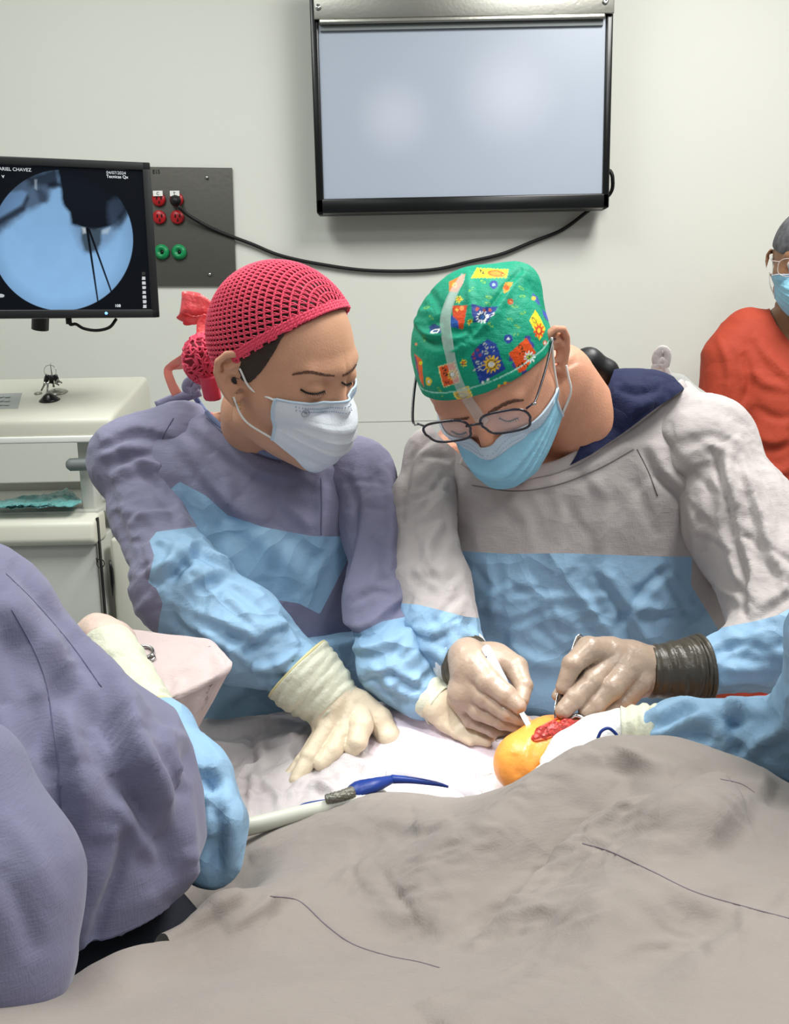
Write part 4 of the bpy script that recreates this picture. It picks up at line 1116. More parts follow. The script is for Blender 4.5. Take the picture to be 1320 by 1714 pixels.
str_slL = [([(590, 790), (610, 850), (590, 960), (560, 1010)], 9, 5, 's'), ([(640, 780), (655, 850), (650, 960)], 8, 4, 'r'), ([(560, 1030), (610, 1050), (660, 1010), (680, 990)], 9, 6, 's'),
           ([(600, 1000), (630, 990), (665, 1000)], 7, 4, 'v'), ([(560, 1080), (620, 1085), (680, 1060)], 9, 6, 'r'), ([(600, 1130), (650, 1120), (700, 1140)], 8, 5, 's'), ([(620, 1110), (660, 1150), (700, 1170)], 7, 5, 'r'), ([(620, 900), (640, 930), (650, 980)], 8, 4, 'v'), ([(640, 1150), (680, 1135), (715, 1150)], 5, 3, 'r')]
cloth('sleeve', slL, (-.2, .85, .9), (.16, 1.4, 1.5), .0031, m_lav, gown, str_slL + gen(4, [(610, 800), (640, 1000), (700, 1160)], [40, 45, 30], 30, (20, 110), (25, 60)), [(.003, .06, dict(axis=(0, 0, 1), stretch=1.6, seed=3)), (.001, .02, dict(seed=6))], drop=inpoly(neck_open_W),
      panels=[('forearm_cover', inpoly(bl_polyL), m_blue, 'light blue lower sleeve')])
# skirt part below the panel (blue) seen between the arm and the table
skW = rows_world([(1040, 335, 655, Yt - .07, .10), (1180, 310, 715, Yt - .02, .13), (1300, 300, 720, Yt, .14), (1700, 260, 720, Yt + .05, .15)])
cloth('skirt', lambda P: stack(P, skW, 2.3), (-.6, .9, .4), (.2, 1.5, 1.25), .006, m_blue, gown, [([(350, 1190), (450, 1130), (520, 1150)], 12, 6, 'r'), ([(540, 1090), (600, 1130), (640, 1180)], 10, 6, 's')], [(.003, .08, {})])

# --- gloves and hands of the woman
def hand(name, palm, fingers, h, m, par, k=.010, kf=.0015, extra=None, label=None, strokes=(), rump=None):
    """palm: prims of the palm merged smoothly; fingers: chains rooted in the palm, kept apart from each other"""
    allp = np.array([U(*p[:3]) for p in palm] + [U(*p[:3]) for f_ in fingers for p in f_])
    lo, hi = allp.min(0) - .035, allp.max(0) + .035
    def f(P):
        pd = chain(P, palm, .008); fd = None
        for fg in fingers:
            g = chain(P, fg, .0015)
            # knuckle swellings
            for q in fg[1:-1]:
                c_, r_ = pr(*q); g = smin(g, np.linalg.norm(P - c_, axis=1) - r_ * 1.03, .002)
            fd = g if fd is None else smin(fd, g, kf)
        d = smin(pd, fd, k)
        if extra is not None: d = extra(P, d)
        return d
    V, Q = nets(f, lo, hi, h)
    for r in (rump or [(.0003, .016, {})]): V = rumple(V, Q, *r[:2], **(r[2] if len(r) > 2 else {}))
    if strokes: V = sculpt(V, Q, strokes)
    return mesh_obj(name, V, Q, m, par, True, label), f
yh = .965
palmWR = [(530, 1135, .985, 44), (560, 1180, .975, 44), (592, 1198, .968, 30)]
palmWR2 = [(560, 1180, .975, 40), (545, 1205, .965, 26)]
fgW = [
 [(572, 1195, .968, 20), (540, 1225, .955, 15), (505, 1275, .925, 12), (478, 1306, .91, 9.5)],          # little
 [(580, 1195, .962, 22), (548, 1222, .945, 18), (518, 1268, .915, 15.5), (496, 1306, .895, 12.5)],     # ring
 [(592, 1198, .960, 24), (578, 1222, .945, 19.5), (556, 1258, .92, 16.5), (537, 1278, .908, 13)],      # middle
 [(602, 1196, .962, 24), (604, 1215, .94, 20), (598, 1240, .925, 17), (590, 1252, .925, 15)],         # index, bent
 [(600, 1180, .972, 26), (634, 1205, .962, 22), (650, 1232, .95, 19), (656, 1258, .945, 16)]]          # thumb
gl, _ = hand('glove', palmWR + palmWR2[1:], fgW, .0016, m_latex, W, k=.006, kf=.0,
             strokes=[([(575, 1160), (560, 1190), (548, 1220)], 3, 1.0, 'r'), ([(590, 1165), (585, 1190), (575, 1215)], 3, 1.0, 'r'), ([(545, 1165), (535, 1190), (520, 1215)], 3, 1.0, 'r'),
                      ([(570, 1235), (590, 1233), (610, 1236)], 2, .9, 'v'), ([(500, 1270), (510, 1272), (520, 1280)], 2, .8, 'v')])
def cuff(name, axis, m, par, thick=.0016, rim=None, k=6, wr=.8, seed=0, flare=0):
    """open tube along pixel axis points with radii"""
    q = [pr(*a) for a in axis]; P = crv([p for p, r in q], k); R_ = crv([[r] for p, r in q], k)[:, 0]
    n = 44; T = np.gradient(P, axis=0); T /= np.linalg.norm(T, axis=1)[:, None]; u = np.cross(T[0], (0, 0, 1.)); u /= np.linalg.norm(u); rows_ = []
    for i in range(len(P)):
        u = u - T[i] * (u @ T[i]); u /= np.linalg.norm(u); w = np.cross(T[i], u); a = np.linspace(0, 2 * math.pi, n, endpoint=False)
        wv = wr * .001 * (np.sin(a * 3 + i * .9 + seed) + np.sin(a * 5 - i * 1.3) * .5 + 1.5 * math.sin(i * 1.7 + seed))
        rows_.append(P[i] + (R_[i] + wv)[:, None] * (np.cos(a)[:, None] * u + np.sin(a)[:, None] * w))
    rows_ = np.array(rows_); Vv = rows_.reshape(-1, 3); Fs = [(i * n + j, i * n + (j + 1) % n, (i + 1) * n + (j + 1) % n, (i + 1) * n + j) for i in range(len(rows_) - 1) for j in range(n)]
    o = mesh_obj(name, Vv, np.array(Fs), m, par); solidify(o, thick, 1)
    if rim is not None: MB().tube(rows_[0], .0022, 8, True).build('cuff_rim', rim, o)
    return o
m_rim = mat('latex_rim', (214, 204, 150), .45)
cuff('glove_cuff', [(498, 1120, .99, 63), (514, 1136, .986, 62), (532, 1152, .983, 57), (552, 1172, .978, 49), (563, 1184, .975, 43)], m_latexW, gl, rim=m_rim, wr=.6)
# left hand of the woman, under the surgeon's hand
palmWL = [(700, 1158, .975, 30), (735, 1180, .955, 30), (760, 1200, .95, 26)]
fgWL = [[(755, 1195, .95, 18), (780, 1214, .935, 14), (803, 1228, .925, 12), (822, 1232, .92, 10)], [(750, 1205, .945, 16), (775, 1222, .93, 12), (800, 1236, .92, 10), (815, 1241, .915, 9)],
        [(758, 1185, .96, 18), (785, 1200, .95, 14), (812, 1216, .94, 12), (828, 1224, .94, 10)], [(745, 1210, .94, 14), (765, 1226, .93, 11), (788, 1240, .92, 9)], [(735, 1175, .965, 17), (765, 1180, .965, 14), (790, 1195, .96, 12)]]
gl2, _ = hand('glove', palmWL, fgWL, .0018, m_latex, W)
cuff('glove_cuff', [(688, 1150, .985, 34), (712, 1162, .97, 36), (738, 1180, .957, 33)], m_latexW, gl2, rim=m_rim)
# ------------------------------------------------------------------ the surgeon
MBs = (U(940, 1100, 1.25)[0], 1.25, 0)
S = empty('person', MBs, 'surgeon in patterned green cap, glasses and grey gown bending over the incision', 'person')
HM = Head((.118, 1.085, 1.423), (-.18, -.665, -.725), (-.43, -.61, .67), 1.01, True)
hm = HM.sdf
Ys = 1.24
torsoM = rows_world([(640, 960, 1150, Ys + .02, .05), (672, 930, 1180, Ys + .01, .075), (705, 720, 1222, Ys, .09), (735, 692, 1248, Ys, .11), (790, 690, 1262, Ys, .125), (900, 715, 1240, Ys - .01, .13),
                     (1000, 730, 1220, Ys - .02, .135), (1100, 735, 1180, Ys - .02, .14), (1200, 720, 1170, Ys - .01, .14), (1500, 720, 1180, Ys, .15), (1900, 720, 1180, Ys + .05, .16)])
tin = [(z, x, y, a - .022, b - .026) for z, x, y, a, b in torsoM]
armMR = [(735, 770, 1.20, 48), (705, 850, 1.15, 50), (722, 985, 1.06, 58), (738, 1050, 1.01, 54), (757, 1088, .985, 49)]
armML = [(1170, 760, 1.18, 78), (1235, 870, 1.12, 88), (1318, 1010, 1.02, 92), (1290, 1085, .96, 64), (1185, 1119, .927, 44)]
nkM = [pr(930, 640, 1.13, 66), pr(962, 705, 1.175, 76), pr(985, 760, 1.22, 78)]
def bodyM(P):
    d = stack(P, tin, 2.2)
    n = np.minimum(cone(P, nkM[0][0], nkM[1][0], nkM[0][1], nkM[1][1]), cone(P, nkM[1][0], nkM[2][0], nkM[1][1], nkM[2][1]))
    d = smin(d, n, .02); d = smin(d, hm(P), .018)
    d = smin(d, chain(P, [(x, y, Y, r * .6) for x, y, Y, r in armMR]), .02); d = smin(d, chain(P, [(x, y, Y, r * .55) for x, y, Y, r in armML]), .02)
    for s_ in (-1, 1):
        d = smin(d, wchain(P, [((MBs[0] + s_ * .09, 1.30, .62), .09), ((MBs[0] + s_ * .10, 1.29, .45), .068), ((MBs[0] + s_ * .10, 1.32, .10), .045), ((MBs[0] + s_ * .10, 1.26, .035), .036), ((MBs[0] + s_ * .11, 1.16, .03), .032)]), .03)
    return d
V, Q = nets(bodyM, (-.05, .85, -.02), (.66, 1.5, 1.62), .009, fin(HM, .15))
mesh_obj('body', V, Q, m_skinM, S)
# short hair at the nape
def hairM(P):
    q = HM.loc(P); d = HM.cran(q) - .002 + fbm(q * 250, 2) * .002
    return smax(d, np.maximum(q[:, 1] + .022 - (q[:, 2] - .01) * .4, q[:, 2] - .05), .006) * HM.k
V, Q = nets(hairM, HM.c - .15, HM.c + .15, .0025); mesh_obj('hair', V, Q, mat('short_grey_hair', (74, 62, 54), .7, bump=.8, bscale=500), S)

# cap with the printed pattern
def C2(pts): return [(680 + .197 * x, 440 + .197 * y) for x, y in pts]
def capM0(P):
    q = HM.loc(P)
    d = ell(q, np.array([0, -.003, .028]), (.0805, .0985, .0885))
    # corner of the folded crown
    c_ = np.array(crownL); d = smin(d, np.linalg.norm(q - c_, axis=1) - .018, .035)
    return d * HM.k
def fitlocal(x, y, back):            # a point just inside the sight line, in the head's own frame
    v = ray(x, y); t = ((HM.c - C0) @ v) / (v @ v); p = C0 + v * t; return HM.loc(p[None])[0]
crownL = fitlocal(870, 472, 0)
pF = HM.loc(trace(capM0, 772, 668)[None])[0]; pE = HM.loc(trace(capM0, 925, 572)[None])[0]; pL = HM.loc(trace(capM0, 722, 668)[None])[0]
nbM = np.cross(pE - pF, pL - pF); nbM /= np.linalg.norm(nbM); nbM = nbM if nbM[2] > 0 else -nbM
dcap = lambda P: (smax(capM0(P), (-((HM.loc(P) - pF) @ nbM)) * HM.k, .003))
V, Q = nets(dcap, HM.c - .18, HM.c + .18, .00135)
cs = [([(520, 60), (530, 200), (545, 350), (550, 500)], 16, -3.0, 'v'), ([(1020, 80), (900, 210), (760, 400), (640, 560), (540, 690)], 14, 5.0, 's'),
      ([(60, 470), (150, 590), (250, 620), (320, 610)], 16, 4.5, 's'), ([(180, 540), (260, 500), (330, 510)], 14, 4, 'v'), ([(100, 520), (180, 560), (280, 560)], 12, 3.5, 'v'),
      ([(380, 560), (460, 590), (540, 560)], 14, 3.0, 'v'), ([(350, 660), (440, 640), (520, 600)], 14, 3, 'r'), ([(360, 760), (430, 740), (480, 680)], 14, 3, 'r'), ([(540, 640), (600, 640), (680, 560)], 16, 3.5, 'v'),
      ([(470, 720), (450, 850), (440, 950)], 10, 1.6, 'v'), ([(960, 130), (890, 300), (900, 420)], 20, 2, 'v'), ([(1030, 150), (1110, 300), (1180, 450), (1230, 560)], 16, 2.5, 'v'),
      ([(120, 640), (220, 700), (330, 700)], 16, 3, 'v'), ([(200, 240), (260, 330), (300, 420)], 20, 2.5, 'v'), ([(100, 400), (160, 420), (220, 400)], 12, 2, 'r')]
V = sculpt(V, Q, [(C2(p), w * .197, h, k_) for p, w, h, k_ in cs], wid=1.3)
V = rumple(V, Q, .0007, .035, seed=4)
# raised hem line
pp = proj(V)[:, :2]; cp = (pp - (680, 440)) / .197       # pattern drawn in the crop's units, on the cloth
qv = HM.loc(V); hd_ = ((qv - pF) @ nbM)
V = V + vnormals(V, Q) * (np.exp(-((hd_ - .011) / .0012) ** 2) * -.0006 + (hd_ < .011) * .0006)[:, None]
g1 = np.array(srgb((0, 152, 118))[:3]); colr = np.tile(g1, (len(V), 1)); vis_ = (vnormals(V, Q) @ (HM.c - C0)) < .05
def put(mask_, c): colr[mask_ & vis_] = srgb(c)[:3]
def pol(pts): return polysd(cp, pts)
def flower(x, y, r, c, ci, n=11, ri=.36, out=None, asp=1.0, outl=(30, 30, 40)):
    dx, dy = cp[:, 0] - x, (cp[:, 1] - y) / asp; rr_ = np.hypot(dx, dy); an = np.arctan2(dy, dx)
    rad_ = r * (.80 + .20 * np.sign(np.sin(an * n)) * np.abs(np.sin(an * n)) ** .6)
    put(rr_ < rad_, c); put(np.abs(rr_ - r * .46) < r * .06, outl); put(rr_ < r * ri, ci)
def dot(x, y, r, c, ci=None, asp=1.0, ri=.4):
    rr_ = np.hypot(cp[:, 0] - x, (cp[:, 1] - y) / asp); put(rr_ < r, c)
    if ci: put(rr_ < r * ri, ci)
def leafo(x, y, a, b, ang, c=(190, 205, 60), w=3.5, fill=None):
    dx, dy = cp[:, 0] - x, cp[:, 1] - y; ca, sa = math.cos(ang), math.sin(ang); u_ = (dx * ca + dy * sa) / a; v_ = (-dx * sa + dy * ca) / b
    r_ = np.hypot(u_, v_); wd = w / min(a, b)
    if fill: put(r_ < 1, fill)
    put(np.abs(r_ - 1) < wd * .8, c)
def poly_(pts, c): put(pol(pts) < 0, c)
OR, YE, BL, WH, DK = (232, 84, 24), (238, 214, 40), (26, 62, 150), (236, 240, 236), (24, 40, 50)
def spikes(pts, c, r=12, n=9):
    q = np.array(pts + [pts[0]], float)
    for a_, b_ in zip(q[:-1], q[1:]):
        for t_ in np.linspace(0, 1, n, endpoint=False): dot(*(a_ * (1 - t_) + b_ * t_), r, c)
pts = [(605, 48), (858, 60), (842, 122), (560, 125)]; spikes(pts, YE, 9); poly_(pts, YE); leafo(760, 90, 60, 24, .1, (225, 110, 20), 6, (238, 150, 40)); flower(820, 100, 20, OR, YE); leafo(640, 75, 22, 8, .8, DK, 3)
pts = [(545, 345), (650, 375), (775, 372), (745, 430), (690, 500), (575, 505), (555, 430)]; poly_(pts, (34, 62, 140)); flower(642, 460, 56, WH, (40, 96, 160), 12, .40); dot(600, 392, 15, (190, 80, 60)); dot(660, 400, 13, (170, 90, 70)); dot(710, 400, 15, (190, 90, 60)); leafo(715, 445, 34, 9, -.5, WH, 3)
poly_([(690, 650), (765, 690), (800, 800), (842, 905), (760, 950), (690, 985), (622, 1022), (590, 920), (545, 800), (600, 710)], BL)
flower(722, 862, 80, (232, 190, 46), WH, 13, .30, outl=(120, 80, 20)); dot(722, 862, 15, (214, 214, 214), asp=1.4)
for x, y in ((602, 740), (625, 782), (578, 812), (568, 775)): dot(x, y, 13, (150, 60, 90))
for x, y, a_ in ((672, 705, 1.0), (735, 725, 1.3), (668, 760, .3), (615, 850, .3), (600, 905, -.2), (640, 895, .6)): leafo(x, y, 26, 11, a_, (190, 200, 190), 2.6)
dot(648, 1020, 14, WH); dot(690, 995, 13, WH); dot(622, 968, 15, (50, 80, 170))
pts = [(870, 770), (950, 700), (1020, 635), (1060, 700), (1100, 765), (1040, 860), (1000, 915), (955, 935), (915, 850)]; 
for x, y in ((1030, 640), (1050, 690), (895, 815), (920, 870), (1060, 705), (1000, 930)): dot(x, y, 26, (60, 70, 150))
poly_(pts, OR); flower(1045, 800, 52, WH, (200, 214, 60), 10, .36, outl=(60, 90, 40)); dot(1045, 800, 10, (60, 110, 60))
for x, y, a_ in ((968, 715, .8), (985, 765, -.4), (970, 870, -.8), (1005, 870, .6)): leafo(x, y, 24, 12, a_, (70, 50, 20), 3)
pts = [(1095, 400), (1140, 470), (1180, 560), (1155, 620), (1130, 665), (1090, 580), (1042, 490)]; poly_(pts, YE); leafo(1085, 490, 26, 12, 1.0, (100, 80, 20), 3); flower(1125, 575, 48, OR, (240, 200, 60), 9, .3, asp=1.4, outl=(150, 50, 20))
pts = [(275, 885), (400, 848), (430, 930), (448, 1012), (320, 1052), (295, 970)]; spikes(pts, (240, 225, 150), 8, 7); poly_(pts, (228, 92, 44)); flower(390, 950, 48, (240, 196, 80), WH, 11, .36)
for x, y in ((320, 905), (330, 945), (345, 1015)): leafo(x, y, 16, 10, .4, (60, 40, 20), 4)
pts = [(402, 1100), (522, 1055), (556, 1130), (450, 1180)]; spikes(pts, (240, 225, 120), 9, 7); poly_(pts, (232, 190, 60)); leafo(470, 1125, 40, 20, .1, (150, 150, 90), 4); leafo(470, 1125, 24, 10, .1, (150, 150, 90), 3)
poly_([(385, 365), (515, 362), (500, 450), (480, 565), (445, 560), (400, 470)], (226, 78, 30)); poly_([(380, 440), (440, 500), (445, 560), (370, 545)], (40, 92, 178)); dot(470, 385, 20, (240, 160, 90)); dot(430, 400, 13, (240, 190, 80))
poly_([(362, 160), (500, 92), (478, 180), (430, 250), (362, 245)], (226, 126, 40)); dot(410, 190, 22, (240, 200, 90), (190, 90, 30))
poly_([(720, 1105), (780, 1045), (872, 1010), (888, 1050), (800, 1075), (735, 1118)], (226, 74, 30)); dot(835, 1020, 14, (230, 190, 60)); dot(785, 1045, 12, (230, 190, 60))
poly_([(66, 770), (130, 825), (150, 1060), (118, 1000), (85, 900)], (228, 104, 50)); poly_([(66, 790), (82, 800), (110, 960), (95, 940)], (120, 80, 130)); dot(120, 850, 16, YE); dot(82, 690, 12, (220, 150, 110))
poly_([(838, 165), (905, 165), (865, 240), (830, 262), (820, 215)], (232, 160, 60)); dot(850, 210, 22, (226, 90, 30))
poly_([(1070, 255), (1115, 290), (1140, 370), (1095, 330), (1065, 285)], (70, 100, 170)); dot(1080, 300, 20, (200, 190, 80)); poly_([(1150, 390), (1190, 430), (1215, 510), (1165, 450)], (60, 80, 180)); dot(1240, 525, 22, (210, 70, 50)); dot(1178, 680, 20, (200, 110, 80), WH)
poly_([(190, 540), (240, 515), (290, 545), (295, 600), (200, 590)], (30, 70, 130)); leafo(245, 580, 34, 14, -.3, WH, 5)
dot(742, 185, 36, BL, (150, 190, 230)); dot(882, 330, 26, (196, 90, 50), (230, 150, 90)); dot(865, 645, 38, BL, WH, ri=.3); flower(445, 310, 34, YE, (214, 140, 40), 9); flower(485, 850, 34, (226, 206, 60), (226, 120, 40), 9); dot(190, 1010, 26, (226, 206, 60), WH, asp=1.3); flower(540, 502, 26, YE, (236, 150, 60), 8); dot(178, 985, 12, YE)
for x, y, a_ in ((650, 160, .5), (548, 225, -.8), (690, 345, .4), (985, 285, 0), (990, 425, -.3), (880, 480, .3), (930, 610, -.4), (715, 525, .9), (920, 370, .2), (975, 215, .6), (275, 1075, 1.0), (300, 1110, 1.3), (150, 640, 1.2), (210, 465, .8), (170, 380, -.3), (940, 540, .4), (700, 290, .2)): leafo(x, y, 22, 8, a_, (130, 190, 70), 2.4)
d_l = np.abs(hd_ - .0105); colr[(d_l < .0006) & vis_] = srgb((150, 205, 190))[:3]
# the rest of the cloth carries a plain scatter of the same patches
m_cap = mat('printed_cap_cotton', (0, 150, 112), .62, vcol='pat', weave=.25, crumple=.25, cscale=45, spec=.3)
cpo = mesh_obj('surgical_cap', V, Q, m_cap, S, cols=colr)
# cloth tie knot at the back of the cap
# tape from the crown down to the glasses
m_tape = mat('clear_tape', (226, 236, 232), .32, alpha=.24, spec=.5)
tapeN = lambda P: np.minimum(dcap(P), hm(P) - .0015)
patch(tapeN, C2([(492, 100), (430, 200), (380, 300), (340, 420), (330, 520), (345, 640), (365, 750), (390, 870), (430, 990), (480, 1100), (530, 1180), (590, 1270), (640, 1345), (672, 1370)]), [5, 7, 8, 9, 9, 8, 8, 8, 9, 9, 10], .0022, m_tape, 'tape', S)

# eyebrows, eyes
brow(hm, [(785, 700), (760, 704), (738, 706)], [2.5, 3.5, 2], S); brow(hm, [(815, 694), (835, 682), (858, 672), (876, 670)], [3, 4.2, 3.8, 1.5], S)
lashline(hm, [(835, 700), (850, 705), (866, 700)], S); lashline(hm, [(755, 722), (768, 727), (780, 724)], S)
mo, MP = mask(HM, m_maskB, S, None, -.003, zt=-.020, zbt=-.118, side=.070)
# white upper strip of the mask
loop_(HM, [MP[2, 0], (-.078, .016, -.004), (-.084, .002, .026)], mo, .0014)
loop_(HM, [MP[58, 0], (-.083, .018, -.052), (-.085, .008, -.034), (-.085, .000, -.024)], mo, .0014)
loop_(HM, [MP[2, -1], (.078, .016, -.004), (.084, .002, .026)], mo, .0014)
up_ = HM.w(np.array([MP[j, i] + (0, .0016, 0) for j in range(0, 10) for i in range(2, 59)]).reshape(-1, 3)).reshape(10, 57, 3)
o = MB().grid(up_).build('white_strip', m_maskE, mo); solidify(o, .0006)
# glasses
m_frame = mat('dark_frame', (34, 30, 44), .22, spec=.6); m_lens = mat('lens', (235, 235, 245), .03, alpha=.16, spec=.8)
gl_ = empty('glasses', HM.w((0, .1, -.012))); gl_.parent = S; gl_.location = Vector(HM.w((0, .1, -.012))) - Vector(S.location)
def lens_pts(sg, k=40):
    out = []
    for a_ in np.linspace(0, 2 * math.pi, k, endpoint=False):
        c_, s_ = math.cos(a_), math.sin(a_); x = .0275 * math.copysign(abs(c_) ** .62, c_); z = .0178 * math.copysign(abs(s_) ** .66, s_)
        if s_ < 0: x *= .92
        out.append((sg * .0345 + x - .006, .112 - .10 * (abs(sg * .0345 + x) - .02) ** 1 * .28, z + .024))
    return np.array(out)
for sg in (-1, 1):
    L = HM.w(lens_pts(sg)); MB().tube(L, .0015, 8, True).build('rim', m_frame, gl_)
    V = np.vstack([L, L.mean(0)[None] + (HM.R @ np.array([0, .002, 0]))]); n_ = len(L); o = mesh_obj('lens', V, [(i, (i + 1) % n_, n_) for i in range(n_)], m_lens, gl_); solidify(o, .0008)
    MB().tube(crv([HM.w(p) for p in ((sg * .060 - .006, .106, .033), (sg * .067 - .005, .102, .034), (sg * .074, .090, .028), (sg * .081, .045, .026), (sg * .084, .004, .022), (sg * .083, -.010, .010))], 6), .0017, 8, flat=.7).build('temple', m_frame, gl_)
    MB().lathe([(.0016, 0), (.0016, .004)], HM.w((sg * .068 - .005, .102, .034)), HM.R[:, 0] * sg, 8).build('hinge', m_chrome, gl_)
MB().tube(crv([HM.w(p) for p in ((-.016, .113, .029), (-.006, .115, .032), (.004, .113, .029))], 6), .0014, 8).build('bridge', m_frame, gl_)

# gown
neckM = [(690, 500), (700, 690), (740, 735), (775, 765), (810, 785), (860, 795), (905, 788), (940, 778), (985, 755), (1040, 718), (1090, 680), (1145, 643), (1160, 560)]
gm = lambda P: stack(P, torsoM, 2.4)
pnlM = [(748, 921), (850, 927), (950, 926), (1060, 930), (1158, 932), (1156, 980), (1200, 1050), (1215, 1300), (1200, 1800), (600, 1800), (700, 1300), (760, 1030), (775, 1010)]
str_M = [([(790, 790), (860, 815), (930, 805), (1000, 775), (1070, 735)], 6, 2.5, 'r'), ([(700, 745), (745, 770), (770, 820), (752, 870)], 9, 6, 's'), ([(680, 730), (700, 760), (715, 800)], 7, 4, 'r'),
 ([(760, 800), (755, 860), (750, 915)], 6, 5, 'v'), ([(1085, 740), (1110, 790), (1150, 830), (1158, 900)], 9, 6, 's'), ([(790, 830), (795, 880), (800, 920)], 8, 2, 'r'), ([(850, 830), (880, 870), (890, 920)], 10, 2.5, 'r'),
 ([(1000, 800), (1010, 860), (1000, 920)], 12, 2.5, 'r'), ([(1060, 800), (1080, 850), (1100, 900)], 10, 2.5, 'v'), ([(920, 800), (940, 860), (930, 910)], 10, 2, 'r'),
 ([(815, 930), (825, 990), (825, 1050)], 7, 3, 'r'), ([(840, 1005), (900, 1000), (970, 1002), (1030, 995)], 6, 3, 'r'), ([(1000, 950), (1040, 1000), (1065, 1050), (1080, 1080)], 8, 5, 's'), ([(1130, 960), (1090, 990), (1060, 1030), (1040, 1060)], 8, 5, 's'),
 ([(960, 980), (1000, 1040), (1040, 1080)], 10, 4, 'r'), ([(880, 1050), (960, 1060), (1020, 1055)], 9, 3, 'v'), ([(770, 960), (800, 1010), (850, 1030)], 10, 4, 's'), ([(850, 1080), (900, 1110), (960, 1115)], 12, 4, 'r'), ([(1100, 950), (1130, 1000), (1160, 1040)], 8, 4, 'v'),
 ([(1040, 1010), (1100, 1020), (1160, 1010)], 7, 4, 's'), ([(870, 940), (900, 980), (930, 1050)], 9, 2.5, 'v'), ([(780, 1060), (820, 1090), (850, 1140)], 10, 4, 's')]
gownM = cloth('gown', gm, (-.1, 1.0, .3), (.66, 1.55, 1.6), .0040, m_gryg, S, str_M + gen(5, [(800, 960), (950, 990), (1120, 980)], [40, 60, 50], 30, (-80, 80), (25, 80), (5, 7), (1.5, 3)) + gen(6, [(800, 1060), (950, 1090), (1100, 1080)], [50, 60, 50], 18, (-80, 80), (30, 80)) + gen(7, [(820, 850), (1100, 830)], [50, 60], 12, (50, 130), (40, 90), (7, 10), (1, 2.2)), [(.0022, .08, dict(axis=(0, 0, 1), stretch=1.6, seed=8))],
              drop=inpoly(neckM), panels=[('front_panel', inpoly(pnlM), m_blue, 'light blue front panel')])
hem(gm, [(772, 768), (810, 785), (860, 795), (905, 788), (940, 778), (985, 755), (1040, 718), (1090, 680), (1145, 643)], .0085, m_gryg, gownM, flat=.3, lift=.002)
navy_in = lambda P: np.minimum(stack(P, [(z, x, y, a - .004, b - .004) for z, x, y, a, b in torsoM if z > 1.15], 2.3), cone(P, *[pr(1055, 690, 1.19, 62)[0], pr(1100, 700, 1.20, 50)[0], pr(1055, 690, 1.19, 62)[1], pr(1100, 700, 1.20, 50)[1]]))
nsx = chainS = None
def scrubM(P):
    d = navy_in(P); d = smin(d, chain(P, [(985, 770, 1.17, 70), (1040, 690, 1.185, 60), (1090, 668, 1.20, 46)], .02), .03); return d
cloth('scrub_shirt', scrubM, (-.1, .98, 1.1), (.66, 1.5, 1.62), .0035, m_navy, S, [([(985, 760), (1010, 700), (1035, 640)], 6, 3, 'r'), ([(1040, 720), (1060, 690), (1100, 670)], 8, 4, 's'), ([(1030, 650), (1070, 660), (1110, 650)], 7, 4, 'v')], [(.002, .05, {})],
      drop=[inpoly([(680, 520), (690, 800), (860, 830), (930, 815), (964, 762), (986, 715), (1010, 665), (1028, 618), (1035, 560)]), lambda V: 7 - polysd(proj(V)[:, :2], neckM)])
# black collar behind the neck and tied gown strings
cloth('black_collar', lambda P: chain(P, [(962, 612, 1.235, 22), (985, 606, 1.24, 22), (1015, 622, 1.24, 18), (1035, 640, 1.25, 10)], .01), U(930, 680, 1.18), U(1070, 560, 1.30), .003, m_blk2, S)
cloth('gown_shoulder', lambda P: chain(P, [(1030, 640, 1.29, 18), (1090, 636, 1.29, 17), (1130, 652, 1.28, 24), (1160, 680, 1.26, 30)], .01), U(990, 740, 1.2), U(1220, 570, 1.36), .003, mat('gown_back_grey', (150, 150, 146), .8, weave=.3, crumple=.3), S, [([(1050, 630), (1090, 628), (1120, 640)], 4, 2, 'r')])
for pts in ([(1118, 645), (1114, 622), (1098, 604), (1106, 586), (1116, 592), (1112, 612), (1100, 628)], [(1108, 640), (1096, 622), (1104, 606), (1116, 604)], [(1120, 640), (1150, 650), (1178, 668)]):
    MB().tube(crv([U(x, y, 1.27) for x, y in pts], 6), .0065, 8, flat=.3, up=(0, -1, 0)).build('tie', m_gryg, gownM)
def mR(P): return smin(chain(P, armMR, .03), chain(P, [(790, 760, 1.22, 40), (735, 770, 1.2, 52)]), .03)
def mL(P): return smin(chain(P, armML, .03), chain(P, [(1090, 760, 1.2, 60), (1170, 755, 1.18, 80), (1175, 745, 1.19, 84)]), .03)
str_mR = [([(690, 740), (675, 800), (672, 880)], 8, 4, 'v'), ([(735, 740), (700, 770), (690, 830)], 8, 5, 's'), ([(700, 880), (720, 940), (760, 990)], 9, 5, 's'), ([(740, 870), (715, 920), (700, 980)], 8, 4, 'r'), ([(690, 950), (730, 980), (770, 1000)], 8, 4, 'r'),
          ([(690, 1050), (720, 1060), (750, 1050)], 7, 4, 's'), ([(700, 1085), (725, 1090), (745, 1110)], 6, 4, 'r'), ([(720, 1030), (740, 1060), (745, 1090)], 7, 3, 'v'), ([(760, 1040), (780, 1060), (800, 1068)], 6, 3, 'r')]
